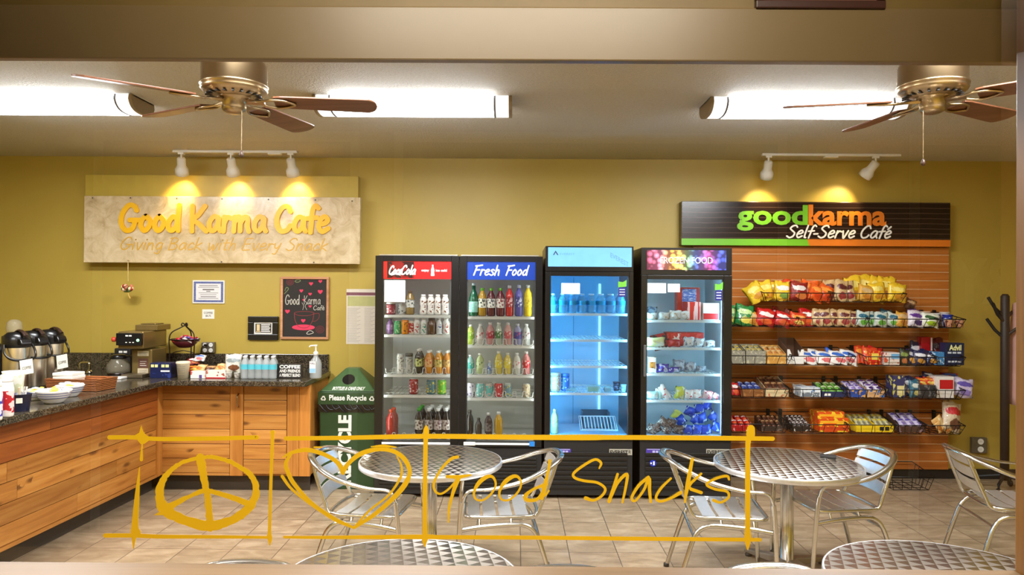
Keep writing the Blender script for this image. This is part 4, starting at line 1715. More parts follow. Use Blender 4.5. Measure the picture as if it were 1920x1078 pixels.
m = MB()
ctx, cty = cx + 0.13, cy - 0.02
prof = []
for j in range(13):
    v = j / 12
    z = PZ(560, cty) - v * (PZ(560, cty) - PZ(752, cty))
    prof.append([(ctx + (0.05 + 0.03 * v + 0.008 * math.sin(a * 3 + v * 2)) * math.cos(a), cty + (0.09 + 0.05 * min(1, v * 3) + 0.01 * math.sin(a * 5)) * math.sin(a), z - (0.03 * abs(math.sin(a)) if j == 0 else 0)) for a in [2 * math.pi * i / 20 for i in range(20)]])
vs = [p_ for ring_ in prof for p_ in ring_]
fs = [(j * 20 + i, j * 20 + (i + 1) % 20, (j + 1) * 20 + (i + 1) % 20, (j + 1) * 20 + i) for j in range(12) for i in range(20)] + [tuple(range(19, -1, -1)), tuple(range(240, 260))]
m.add(vs, fs, 0, True)
tag(m.build('hanging_coat', mat('coat_cloth', (206, 160, 150), 0.8), None, True, loc=(ctx, cty, prof[-1][0][2])), 'pale pink coat hanging on the black coat rack', 'coat')

# ------------------------------------------------------------------ yellow drawing on the window
dec = lambda u, v, w: tuple(P(u, v, YG - 0.0012 - w))
dc = thing('window_decal', 'yellow hand-drawn peace, love and snacks decal on the window glass', 'decal', tuple(P(830, 1020, YG - 0.0012)))
TK = 0.0004


def stroke(m, pts, smooth=True, n=6, closed=False):
    q = [Vector((p[0], p[1], p[2])) for p in pts]
    if smooth:
        q = catmull(q, n, closed)
    m.ribbon([(p.x, p.y) for p in q], [max(p.z, 1.2) for p in q], dec, TK, 0, closed, ends=not closed)


m = MB()
stroke(m, [(205, 820, 8), (250, 820, 8), (300, 823, 8), (400, 822, 8), (482, 820, 8)])
m.poly([(264.5, 797), (261, 811), (250, 817.5), (257, 824), (264, 833), (271, 832), (279, 826), (285, 822), (273, 815), (268, 808)], dec, TK)
stroke(m, [(267, 830, 2.5), (265.5, 845, 3.5), (265, 862, 6)], False)
stroke(m, [(261.5, 876, 1.5), (257, 930, 9), (253, 985, 13), (254, 1000, 20), (251, 1008, 9), (250.5, 1028, 2)])
stroke(m, [(197, 1004, 8), (250, 1004, 8), (300, 1006, 7.5), (400, 1006.5, 6.5), (503, 1007.5, 5)])
stroke(m, [(511, 811, 9), (511, 820, 6.5), (508, 900, 6), (505.5, 990, 6), (505, 1004, 9), (506, 1010, 9), (506, 1022, 2)])
stroke(m, [(536, 822, 8), (640, 821, 8), (800, 818, 9), (1000, 820, 9.5), (1105, 820, 11), (1150, 820, 9), (1300, 821, 9), (1449, 822.5, 8)])
stroke(m, [(533, 1007, 5), (600, 1007.5, 6), (800, 1006.5, 9), (820, 1007, 8), (1000, 1008, 7.5), (1200, 1010, 7.5), (1425, 1012, 7)])
stroke(m, [(799, 799, 4), (799, 808, 11), (798, 830, 8.5), (797, 900, 8.5), (796.5, 995, 9), (796.5, 1008, 13), (796, 1024, 3)])
stroke(m, [(1408, 804, 15), (1407, 818, 16), (1402.5, 832, 9.5), (1402, 900, 10), (1402, 985, 10), (1402, 1010, 13), (1402, 1030, 3)])
m.build('frame_line', DECAL, dc, True)
m = MB()
jr = random.Random(8)
ring = catmull([Vector(p) for p in [(385, 857, 7), (345, 866, 7), (318, 884, 9), (302, 908, 13), (300, 935, 17), (312, 957, 22), (345, 975, 17), (392, 986, 20), (432, 976, 16), (464, 955, 17), (480, 925, 13), (472, 893, 10), (440, 870, 8), (410, 859, 7)]], 7, True)
m.ribbon([(p.x + jr.uniform(-.7, .7), p.y + jr.uniform(-.7, .7)) for p in ring], [p.z * jr.uniform(0.9, 1.1) for p in ring], dec, TK, 0, True)
for pts in ([(375, 858, 16), (379, 880, 15), (384, 905, 13), (388, 925, 12), (391, 950, 13), (394, 985, 14)], [(386, 918, 9), (352, 932, 8), (318, 950, 13)], [(391, 920, 9), (430, 931, 9), (470, 946, 13)]):
    q = catmull([Vector(p) for p in pts], 6)
    m.ribbon([(p.x + jr.uniform(-.6, .6), p.y + jr.uniform(-.5, .5)) for p in q], [p.z * jr.uniform(0.88, 1.1) for p in q], dec, TK, 0)
m.poly([(288, 966), (304, 956), (312, 966)], dec, TK)
m.poly([(385, 990), (404, 990), (396, 997), (390, 996)], dec, TK)
m.build('peace_sign', DECAL, dc, True)
m = MB()
stroke(m, [(531, 857, 3), (546, 849, 6), (573.5, 843.5, 8), (600, 849, 8), (625, 861, 8), (638, 874, 9), (643, 886, 9)])
stroke(m, [(644, 882, 9), (656, 866, 8), (678, 850, 9), (711, 842, 8), (740, 847, 8), (760, 863, 9), (768, 886, 8), (758, 910, 10), (734, 937, 9), (700, 966, 8), (664, 989, 6)])
stroke(m, [(744, 855, 2), (753, 875, 4), (750, 897, 5), (728, 929, 4), (695, 955, 4), (668, 984, 4)])
stroke(m, [(547, 849, 5), (536, 868, 7), (540, 886, 8), (552, 908, 8), (584, 943, 7), (625, 972, 8), (662, 989, 5)])
stroke(m, [(529, 893, 6), (545, 915, 5), (573, 939, 4), (600, 959, 3)])
stroke(m, [(589, 838.5, 3), (603, 838.5, 3)], False)
stroke(m, [(696, 837.5, 2), (719, 836, 5), (743, 838.5, 2)])
m.build('heart', DECAL, dc, True)
m = MB()
g_ = [[(858, 856.5, 6), (845, 861, 6), (827, 880, 5), (814, 904, 5), (815.5, 920, 4.5), (826, 926, 4), (840, 918, 4), (853, 904, 4)],
      [(838, 893.5, 6), (860, 894, 7), (882, 890.5, 4)], [(859, 896, 10), (849, 925, 6.5), (842, 953, 5), (840.5, 979, 3)]]
oo = [(914.5, 893.4, 7), (899, 904, 8), (889, 921.6, 5), (892, 935.5, 4), (906, 937.5, 4), (921.6, 925, 4), (929.5, 909, 4), (925, 895.5, 5)]
for st in g_:
    stroke(m, st)
stroke(m, oo, True, 6, True)
stroke(m, [(x + 47.6, y, w) for x, y, w in oo], True, 6, True)
for st in ([(1024, 907.5, 7), (999, 918, 5), (985, 930, 8), (989, 937.5, 7), (1008, 935.5, 6), (1022, 914.5, 6)], [(1031, 863.5, 6), (1027, 888, 5.5), (1020.5, 914.5, 9), (1016, 935, 6)], [(1017, 931, 5), (1024, 927, 4), (1029, 920, 3.5)]):
    stroke(m, st)
for st in ([(1123.6, 878, 3), (1127, 868, 5), (1116, 861.5, 5), (1096, 871.5, 5), (1076, 887, 5), (1078, 896, 5), (1096, 901.6, 5), (1120, 905, 5), (1134.7, 916, 5), (1129, 929, 5), (1113.5, 938, 5), (1098, 934, 7)],
           [(1158, 889, 5), (1150, 916, 6), (1142, 940, 7)], [(1146, 930, 6), (1158, 905, 6), (1175.7, 889, 6), (1173, 914.7, 5), (1167, 942, 4)],
           [(1215.8, 894.7, 6), (1198, 910, 6), (1184.6, 932.5, 5), (1191, 939, 4.5), (1207, 919, 5), (1217, 896, 6), (1218, 920, 6), (1220, 941, 5)],
           [(1258, 897, 4), (1240, 914.7, 5), (1230, 932.5, 5), (1238, 940, 5), (1256, 934.8, 5), (1276, 923.6, 7)],
           [(1298, 861, 6), (1289, 910, 8), (1284, 942, 3)], [(1315, 888, 4), (1291.5, 912.5, 6), (1315, 923.6, 6)],
           [(1367, 899, 4), (1362.8, 892.5, 5), (1342.8, 897, 5), (1325, 908, 5), (1340.5, 917, 5), (1362.8, 921.4, 5), (1366, 932.5, 5), (1351.7, 942, 4.5), (1338, 938, 6)]):
    stroke(m, st, n=5 if len(st) > 3 else 3)
m.build('script_word', DECAL, dc, True)

# ------------------------------------------------------------------ coolers
LINER = mat('cooler_liner', (206, 208, 204), 0.5, var=0.02)
SHELFW = mat('shelf_wire_white', (232, 234, 230), 0.4, var=0)
GASKET = mat('door_gasket', (120, 124, 124), 0.5)
GRILLE = mat('cooler_grille_black', (20, 19, 18), 0.4, var=0.03)


def shelf(x0, x1, y0, y1, z, parent, lip=0.022, wires=16, mt=None, fence=False):
    m = MB()
    m.box(x0, x1, y0, y0 + 0.008, z - lip, z - 0.001)
    m.box(x0, x1, y1 - 0.008, y1, z - 0.012, z - 0.001)
    for k in range(wires):
        x = x0 + 0.004 + (x1 - x0 - 0.008) * k / (wires - 1)
        m.box(x - 0.0022, x + 0.0022, y0 + 0.008, y1 - 0.008, z - 0.006, z - 0.001)
    for f in (0.33, 0.66):
        y = y0 + (y1 - y0) * f
        m.box(x0, x1, y - 0.003, y + 0.003, z - 0.012, z - 0.006)
    s_ = m.build('shelf', mt or SHELFW, parent, True)
    return s_


def lanes(x0, x1, y, z, n, parent):
    """white wire lane fronts: a row of U loops along the shelf edge"""
    m = MB()
    wd = (x1 - x0) / n
    hgt = 0.045
    for k in range(n):
        a, b = x0 + wd * (k + 0.14), x0 + wd * (k + 0.86)
        m.tube(catmull([(a, y, z + hgt), (a + 0.004, y - 0.002, z + 0.012), (a + 0.018, y - 0.003, z + 0.004), (b - 0.018, y - 0.003, z + 0.004), (b - 0.004, y - 0.002, z + 0.012), (b, y, z + hgt)], 3), 0.0028, 5)
        if k < n - 1:
            c = x0 + wd * (k + 1.14)
            m.tube(catmull([(b, y, z + hgt), (b + 0.004, y, z + hgt + 0.006), (c - 0.004, y, z + hgt + 0.006), (c, y, z + hgt)], 3), 0.0028, 5)
    return m.build('lane_wire', SHELFW, parent, True)


def liner(x0, x1, y0, y1, z0, z1, parent, mt):
    m = MB()
    t = 0.012
    m.box(x0 - t, x1 + t, y1, y1 + t, z0 - t, z1 + t)
    m.box(x0 - t, x0, y0, y1, z0 - t, z1 + t)
    m.box(x1, x1 + t, y0, y1, z0 - t, z1 + t)
    m.box(x0, x1, y0, y1, z0 - t, z0)
    m.box(x0, x1, y0, y1, z1, z1 + t)
    return m.build('liner', mt, parent, True)


def strip_lamp(x, y, z0, z1, parent, rgb, s, w=0.012):
    m = MB()
    m.box(x - w / 2, x + w / 2, y, y + 0.008, z0, z1)
    return m.build('strip_lamp', mat_emit('strip_%d_%d_%d' % tuple(rgb), rgb, s), parent, True)


def door(x0, x1, z0, z1, ox0, ox1, oz0, oz1, Y, parent, mt, glass=True):
    """frame with opening and pane; front face at Y"""
    m = MB()
    m.box(x0, ox0, Y, Y + 0.042, z0, z1)
    m.box(ox1, x1, Y, Y + 0.042, z0, z1)
    m.box(ox0, ox1, Y, Y + 0.042, z0, oz0)
    m.box(ox0, ox1, Y, Y + 0.042, oz1, z1)
    d = m.build('door', mt, parent, True, 0.003)
    m = MB()
    m.add([(ox0, Y + 0.01, oz0), (ox1, Y + 0.01, oz0), (ox1, Y + 0.01, oz1), (ox0, Y + 0.01, oz1)], [(0, 1, 2, 3)])
    m.build('door_pane', DOORGLASS, d, True)
    m = MB()
    for a in ((ox0, ox0 + 0.007, oz0, oz1), (ox1 - 0.007, ox1, oz0, oz1), (ox0 + 0.007, ox1 - 0.007, oz0, oz0 + 0.007)):
        m.box(a[0], a[1], Y + 0.03, Y + 0.04, a[2], a[3])
    m.build('gasket', GASKET, d, True)
    return d


def grille(x0, x1, Y, z0, z1, parent, n=8):
    m = MB()
    m.box(x0, x1, Y + 0.012, Y + 0.03, z0, z1)
    p = m.build('base_panel', BLACKM, parent, True)
    m = MB()
    for k in range(n):
        z = z0 + (z1 - z0) * (0.12 + 0.7 * k / n)
        m.box(x0 + 0.04, x1 - 0.04, Y + 0.002, Y + 0.014, z, z + (z1 - z0) * 0.055)
    m.build('louvre', GRILLE, p, True, 0.002)
    return p


# the black double cooler
YA, YAB = 5.89, 6.58
q = lambda px: PX(px, YA, 600)
zA = lambda py: PZ(py, YA, 860)
ax0, ax1, axm = q(703), q(1017), q(860.5)
zt, zb = zA(480), 0.03
ca = thing('double_cooler', 'black two-door drinks cooler with red and blue signs', 'cooler', ((ax0 + ax1) / 2, (YA + YAB) / 2, 0))
m = MB()
m.box(ax0, ax0 + 0.03, YA + 0.045, YAB, zb, zt)
m.build('side_panel', BLACK, ca, True, 0.004)
m = MB()
m.box(ax1 - 0.03, ax1, YA + 0.045, YAB, zb, zt)
m.build('side_panel', BLACK, ca, True, 0.004)
m = MB()
m.box(ax0 + 0.03, ax1 - 0.03, YA + 0.045, YAB, zt - 0.03, zt)
m.build('top_panel', BLACK, ca, True, 0.003)
m = MB()
m.box(ax0 + 0.03, ax1 - 0.03, YAB - 0.02, YAB, zb, zt - 0.03)
m.build('back_panel', BLACK, ca, True)
m = MB()
for a, b_ in ((ax0 + 0.03, axm - 0.012), (axm + 0.012, ax1 - 0.03)):
    m.box(a, b_, YA + 0.004, YA + 0.04, zt + 0.0005, zt + 0.01)
m.build('top_trim', mat('silver_trim', (196, 192, 182), 0.3, 0.8), ca, True, 0.002)
doors = []
for (xa, xb, oa, ob) in ((ax0, axm - 0.002, q(717.5), q(845.5)), (axm + 0.002, ax1, q(875), q(1003.5))):
    doors.append((door(xa, xb, zA(838), zt, oa, ob, zA(829), zA(490), YA, ca, BLACK), oa, ob))
grille(ax0, ax1, YA, zb, zA(840), ca, 9)
m = MB()
m.box(ax0 + 0.03, ax1 - 0.03, YA + 0.05, YAB - 0.03, zA(838), zA(834))
m.build('floor_panel', LINER, ca, True)
li = liner(q(712), q(1009), YA + 0.05, YAB - 0.04, zA(831), zA(488), ca, LINER)
m = MB()
m.box(axm - 0.02, axm + 0.02, YA + 0.046, YA + 0.09, zA(829), zA(490))
m.build('mullion', LINER, ca, True)
for x in (q(716) - 0.008, axm - 0.03, axm + 0.03, q(1005) + 0.006):
    strip_lamp(x, YA + 0.055, zA(815), zA(530), ca, (235, 245, 240), COOLER * 2.0)
# white lower rails of the doors, handle and sticker
for k, (d, oa, ob) in enumerate(doors):
    m = MB()
    m.box(oa, ob, YA - 0.004, YA - 0.0005, zA(833.5), zA(829.5))
    m.build('lower_rail', SHELFW, d, True)
d2, oa2, ob2 = doors[1]
m = MB()
m.box(q(871), q(893), YA - 0.018, YA - 0.0005, zA(834.5), zA(828))
m.build('handle', WHITEP, d2, True, 0.004)
m = MB()
m.box(q(994), q(1004), YA - 0.0065, YA - 0.0045, zA(835.5), zA(826.5))
m.build('blue_sticker', mat('sticker_blue', (40, 130, 214), 0.4), d2, True)
# signs inside the glass
fs_ = lambda dy: (lambda u, v, w: (u, YA + 0.014 - dy - w, v))
d1, oa1, ob1 = doors[0]
RED = mat('sign_red', (206, 24, 26), 0.35, var=0.02, emit=0.35)
m = MB()
m.box(oa1 + 0.001, ob1 - 0.001, YA + 0.014, YA + 0.029, zA(523.5), zA(490.5))
sg = m.build('sign_panel', RED, d1, True)
xs = q(775)
m = MB()
m.box(oa1 + 0.03, xs, YA + 0.0135, YA + 0.014, zA(522), zA(491))
m.build('dark_panel', mat_print('sign_cola', (60, 12, 14), (166, 24, 24), 14, 0.5), sg, True)
m = MB()
hand(m, 'Coca', q(727), q(752), zA(515), zA(499), fs_(0.0008), 0.0105, 0.001, shear=0.25)
hand(m, 'Cola', q(750), q(777), zA(515), zA(498), fs_(0.0008), 0.0105, 0.001, shear=0.25)
hand(m, '-', q(746), q(753), zA(513), zA(501), fs_(0.0008), 0.008, 0.001)
m.ribbon([Vector((q(728), zA(512))), Vector((q(733), zA(516.5))), Vector((q(741), zA(514))), Vector((q(750), zA(517)))], [0.004, 0.007, 0.007, 0.002], fs_(0.0008), 0.001)
text(m, 'enjoy', q(789), q(803.5), zA(510.5), zA(505), fs_(0), 0.001, 0, 0.02)
text(m, 'ice cold', q(816), q(837), zA(509.5), zA(504.5), fs_(0), 0.001, 0, 0.02)
bz = [(-.5, 0), (.5, 0), (.5, .15), (.42, .3), (.5, .5), (.4, .62), (.2, .8), (.2, 1), (-.2, 1), (-.2, .8), (-.4, .62), (-.5, .5), (-.42, .3), (-.5, .15)]
bw, bh = q(813.5) - q(807), zA(496.5) - zA(517.5)
m.poly([(q(810.2) + a * bw, zA(517.5) + b_ * bh) for a, b_ in bz], fs_(0), 0.001)
m.build('white_lettering', mat('sign_letters', (242, 240, 234), 0.4, var=0, emit=0.5), sg, True)
BLUE = mat('sign_blue', (16, 62, 166), 0.35, var=0.02, emit=0.35)
m = MB()
m.box(oa2 + 0.001, ob2 - 0.001, YA + 0.014, YA + 0.029, zA(524), zA(490.5))
sg = m.build('sign_panel', BLUE, d2, True)
m = MB()
hand(m, 'Fresh', q(886), q(936), zA(515.5), zA(497), fs_(0), 0.0105, 0.001, shear=0.22)
hand(m, 'Food', q(947), q(988), zA(515.5), zA(497), fs_(0), 0.0105, 0.001, shear=0.22)
m.build('white_lettering', MATS['sign_letters'], sg, True)
m = MB()
m.box(q(720.5), q(759.5), YA - 0.002, YA - 0.0005, zA(567), zA(526))
pn = m.build('paper_notice', PAPER, d1, True)
m = MB()
for k in range(7):
    zz = zA(533 + k * 4.2)
    m.box(q(729), q(729 + 16 + 5 * (k % 3)), YA - 0.0024, YA - 0.002, zz - 0.002, zz)
m.build('printed_line', mat('faint_ink', (190, 186, 180), 0.6), pn, True)

# shelves and drinks of the double cooler
S0, S1 = YA + 0.075, YAB - 0.06
L_SH = [595, 632.5, 708, 747]
R_SH = [597, 652, 708, 751.5]
floorA = zA(829) + 0.004
PB = {}


def colmat(rgb, rough=0.18, coat=0.3):
    n = 'ink_%d_%d_%d_%d' % (rgb[0], rgb[1], rgb[2], int(rough * 100))
    if n not in MATS:
        mat(n, rgb, rough, var=0.05, vscale=30, coat=coat)
    return MATS[n]


def labmat(c1, c2):
    return mat_print('label_%d_%d_%d_%d_%d_%d' % (tuple(c1) + tuple(c2)), c1, c2, 55, 0.56)


def vessel(kind, h, r, body, lab, cap):
    """one container standing at the origin: body mesh, label and cap as parts"""
    key = (kind, round(h, 3), round(r, 3), body, lab, cap)
    if key in PB:
        return dup(PB[key])
    m = MB()
    names = {'can': 'drink_can', 'wine': 'glass_bottle', 'jar': 'drink_jar', 'tub': 'drink_tub', 'cup': 'snack_cup'}
    c = [(a * r, b * h) for a, b in {
        'can': [(.8, 0), (1, .05), (1, .88), (.84, .97)],
        'pet': [(.8, 0), (1, .05), (.96, .33), (1, .62), (.86, .74), (.42, .87), (.42, .92)],
        'shake': [(.82, 0), (1, .05), (.88, .42), (1, .72), (.66, .87), (.6, .89)],
        'jar': [(.9, 0), (1, .06), (1, .7), (.72, .84), (.72, .88)],
        'tub': [(.88, 0), (1, .05), (1, .86)],
        'cup': [(.72, 0), (.78, .04), (.98, .9)],
        'wine': [(.9, 0), (1, .04), (1, .52), (.62, .7), (.34, .8), (.34, .93)]}[kind]]
    m.lathe(c, 16)
    o = m.build(names.get(kind, 'drink_bottle'), colmat(body), None)
    o.location = (0, 0, 0)
    if lab is not None:
        a, b = {'can': (.12, .82), 'pet': (.3, .62), 'shake': (.1, .7), 'jar': (.12, .62), 'tub': (.12, .78), 'wine': (.12, .44), 'cup': (.2, .8)}[kind]
        m = MB()
        rr = r * 1.012
        if kind == 'cup':
            m.lathe([(rr * .83, a * h), (rr * .97, b * h)], 16, 0, None, True, False)
        elif kind == 'shake':
            m.lathe([(rr * 1.0, a * h), (rr * .9, .42 * h), (rr, b * h)], 16, 0, None, True, False)
        else:
            m.lathe([(rr, a * h), (rr, b * h)], 16, 0, None, True, False)
        m.build('label', lab if isinstance(lab, bpy.types.Material) else labmat(*lab), o)
    m = MB()
    if kind == 'can':
        m.lathe([(.85 * r, .97 * h), (.86 * r, h), (.78 * r, h), (.76 * r, .985 * h), (0, .985 * h)], 16)
        m.build('can_lid', STEELB, o)
    else:
        k = {'pet': (.47, .9), 'shake': (.66, .885), 'jar': (.8, .86), 'tub': (1.05, .85), 'wine': (.38, .925), 'cup': (1.05, .9)}[kind]
        m.lathe([(k[0] * r, k[1] * h), (k[0] * r, h * .985), (k[0] * r * .9, h), (0, h)], 14)
        m.build('cap', colmat(cap, 0.35), o)
    PB[key] = o
    return o


WH, DK = (236, 234, 230), (40, 26, 22)
ROWS = {
    ('r', 0): (L_SH[0], [('tub', 733.5, 571, 8.5, (118, 34, 52), ((160, 60, 76), (236, 200, 200)), WH, 'dark red tub'),
                         ('can', 755, 573, 8, (190, 190, 186), ((200, 200, 198), (70, 80, 84)), WH, 'pale grey can'),
                         ('pet', 769, 549, 8.5, (150, 124, 70), ((224, 222, 214), (60, 70, 74)), (92, 70, 40), 'tall tea bottle with white label'),
                         ('shake', 794, 556, 7, (236, 232, 226), ((238, 234, 228), (126, 70, 42)), (244, 242, 240), 'white shake bottle'),
                         ('shake', 808, 556, 7, (236, 232, 226), ((238, 234, 228), (126, 70, 42)), (244, 242, 240), 'white shake bottle'),
                         ('shake', 821, 556, 6.6, (236, 232, 226), ((238, 234, 228), (126, 70, 42)), (244, 242, 240), 'white shake bottle'),
                         ('shake', 835, 556, 7, (236, 232, 226), ((238, 234, 228), (126, 70, 42)), (244, 242, 240), 'white shake bottle')]),
    ('r', 1): (L_SH[1], [('pet', 732, 603, 6.5, (126, 86, 136), ((150, 110, 160), (210, 190, 210)), (90, 60, 110), 'purple bottle'),
                         ('can', 746, 606, 6.5, (44, 150, 86), ((48, 160, 92), (200, 230, 180)), WH, 'green can'),
                         ('can', 760, 604, 7, (232, 140, 20), ((236, 150, 24), (120, 60, 20)), WH, 'orange can'),
                         ('can', 772, 606, 5.5, (222, 210, 190), ((176, 40, 40), (230, 210, 190)), WH, 'small red and cream can'),
                         ('shake', 782, 601, 6.6, (234, 234, 230), ((236, 236, 232), (190, 40, 44)), (240, 240, 238), 'white yogurt drink'),
                         ('shake', 795, 601, 6.6, (234, 234, 230), ((236, 236, 232), (40, 150, 120)), (240, 240, 238), 'white and teal yogurt drink'),
                         ('jar', 810, 601, 8, (96, 66, 40), None, (70, 48, 30), 'brown jar'),
                         ('pet', 824, 601, 6, (220, 222, 226), ((224, 226, 230), (60, 90, 150)), (240, 240, 240), 'pale bottle with blue print'),
                         ('shake', 837, 601, 6.8, (234, 234, 230), ((236, 236, 232), (190, 60, 60)), (240, 240, 238), 'white and red yogurt drink')]),
    ('r', 2): (L_SH[2], [('can', 751.5, 670, 6.6, (226, 226, 222), ((230, 230, 226), (130, 130, 132)), WH, 'slim white can'),
                         ('tub', 768, 669, 6.8, (176, 178, 176), ((190, 190, 186), (130, 132, 130)), (60, 58, 56), 'silver cup with dark lid'),
                         ('pet', 786, 661, 7.4, DK, ((206, 216, 140), (70, 60, 40)), (236, 236, 236), 'dark bottle with green label', 2),
                         ('pet', 804.5, 664, 8, (204, 130, 30), ((226, 180, 120), (200, 80, 60)), (238, 238, 236), 'amber juice bottle', 2),
                         ('pet', 823, 664, 8, (208, 142, 34), ((214, 190, 110), (120, 110, 60)), (238, 238, 236), 'amber juice bottle', 2),
                         ('pet', 839, 664, 7.4, (200, 128, 36), ((214, 170, 100), (130, 90, 60)), (238, 238, 236), 'amber juice bottle', 2)]),
    ('r', 3): (L_SH[3], [('can', 777, 717, 8.4, (150, 16, 24), ((156, 18, 28), (226, 200, 200)), WH, 'dark red can'),
                         ('can', 809.5, 718, 8.4, (70, 110, 120), ((80, 120, 130), (222, 200, 40)), WH, 'blue and yellow can'),
                         ('can', 829.5, 718, 8, (96, 170, 40), ((104, 180, 44), (220, 220, 60)), WH, 'green soda can')]),
    ('r', 4): (829, [('pet', 735.5, 769, 9, (176, 40, 34), None, (214, 70, 40), 'red bottle', 2),
                     ('pet', 787.5, 766, 8, DK, ((226, 222, 214), (90, 60, 50)), (60, 170, 40), 'dark juice bottle with green cap', 3),
                     ('pet', 806, 766, 8, DK, ((206, 200, 196), (100, 70, 66)), (238, 240, 240), 'dark bottle with white cap', 3),
                     ('pet', 823, 766, 8, DK, ((206, 196, 196), (120, 80, 86)), (238, 240, 240), 'dark bottle with white cap', 3),
                     ('pet', 838.5, 766, 7.6, DK, ((206, 196, 190), (100, 70, 66)), (238, 240, 240), 'dark bottle with white cap', 3)]),
    ('b', 0): (R_SH[0], [('wine', 888, 534, 8.6, (16, 92, 62), ((150, 214, 200), (200, 236, 226)), (210, 230, 226), 'green glass bottle with pale label', 2),
                         ('pet', 904.5, 543, 8, (176, 132, 30), ((234, 230, 214), (60, 70, 60)), (116, 200, 50), 'yellow juice with green cap'),
                         ('pet', 921, 543, 8, (92, 34, 36), ((234, 230, 220), (80, 84, 96)), (116, 200, 50), 'dark juice with green cap'),
                         ('pet', 938.5, 543, 8, (104, 32, 40), ((234, 226, 216), (130, 40, 50)), (116, 200, 50), 'dark juice with green cap'),
                         ('pet', 955.5, 538, 7.4, (206, 50, 44), ((160, 36, 44), (236, 190, 190)), (214, 206, 206), 'red flavoured water'),
                         ('pet', 973, 537, 7.4, (96, 92, 170), ((70, 70, 140), (206, 206, 236)), (200, 206, 226), 'purple flavoured water'),
                         ('pet', 990, 537, 7.4, (236, 206, 40), ((240, 216, 60), (190, 160, 30)), (216, 220, 206), 'yellow flavoured water')]),
    ('b', 1): (R_SH[1], [('pet', 883, 613, 7.4, (190, 210, 90), ((150, 190, 60), (230, 236, 180)), (236, 236, 226), 'lime green bottle'),
                         ('pet', 901, 612, 7.4, (216, 212, 208), ((230, 228, 226), (190, 60, 70)), (226, 226, 226), 'clear bottle with white label'),
                         ('pet', 920, 609, 7.6, (206, 150, 150), ((180, 50, 70), (230, 180, 190)), (220, 214, 214), 'bottle with a raspberry label'),
                         ('pet', 935.5, 609, 7.2, (196, 206, 190), ((80, 130, 80), (226, 232, 220)), (222, 226, 222), 'bottle with a green label'),
                         ('pet', 953, 609, 7.4, (216, 166, 160), ((216, 100, 110), (240, 200, 200)), (222, 216, 214), 'bottle with a pink label'),
                         ('pet', 971, 611, 7.4, (150, 150, 190), ((70, 80, 160), (190, 80, 110)), (214, 216, 226), 'bottle with a blue label'),
                         ('pet', 987.5, 611, 7.2, (206, 208, 206), ((226, 228, 228), (150, 90, 100)), (222, 226, 226), 'clear bottle with pale label')]),
    ('b', 2): (R_SH[2], [('pet', 883, 671, 7.2, (150, 196, 190), ((60, 170, 160), (220, 236, 230)), (220, 226, 226), 'teal bottle'),
                         ('pet', 901, 668, 7.4, (190, 206, 150), ((206, 220, 170), (90, 130, 80)), (220, 226, 214), 'pale lime bottle'),
                         ('pet', 918.5, 682, 4.5, (170, 190, 214), ((90, 130, 200), (230, 236, 246)), (226, 226, 226), 'short pale blue bottle'),
                         ('pet', 936, 664, 7.4, (216, 196, 90), ((226, 206, 60), (236, 236, 190)), (226, 226, 210), 'yellow soda bottle'),
                         ('pet', 952.5, 667, 7.4, (222, 200, 96), ((230, 210, 70), (240, 236, 200)), (226, 226, 210), 'yellow soda bottle'),
                         ('pet', 970, 667, 7.4, (206, 206, 196), ((226, 226, 220), (206, 120, 130)), (222, 224, 222), 'clear soda bottle'),
                         ('pet', 987.5, 664, 7.4, (206, 130, 130), ((206, 50, 60), (236, 200, 200)), (226, 216, 214), 'bottle with a red label')]),
    ('b', 3): (R_SH[3], [('can', 883.5, 724, 8, (214, 210, 222), ((220, 216, 226), (100, 90, 130)), WH, 'white and purple can'),
                         ('can', 902, 725, 7.6, (130, 196, 190), ((120, 196, 190), (230, 236, 234)), WH, 'teal can'),
                         ('can', 919, 725, 7.4, (196, 190, 180), ((90, 180, 176), (230, 170, 160)), WH, 'teal and pink can'),
                         ('can', 936, 724, 7.6, (200, 46, 54), ((206, 50, 60), (240, 210, 210)), WH, 'red can'),
                         ('can', 953, 724, 7.4, (170, 186, 180), ((110, 150, 170), (226, 210, 60)), WH, 'blue and lemon can'),
                         ('can', 988, 725, 7.2, (196, 180, 150), ((206, 190, 160), (130, 110, 90)), WH, 'beige can')]),
    ('b', 4): (829, [('pet', 882.5, 769, 7.2, (44, 36, 32), None, (60, 52, 48), 'black bottle'),
                     ('pet', 899, 784, 6.4, (60, 52, 46), None, (80, 72, 66), 'short black bottle'),
                     ('pet', 917.5, 774, 7.4, (70, 50, 50), ((130, 120, 120), (70, 60, 60)), (226, 226, 224), 'dark drink bottle with white cap'),
                     ('pet', 936.5, 772, 8, (206, 160, 30), None, (240, 240, 236), 'yellow juice bottle with white cap')]),
}
SHN = ['top shelf', 'second shelf', 'third shelf', 'fourth shelf', 'bottom']
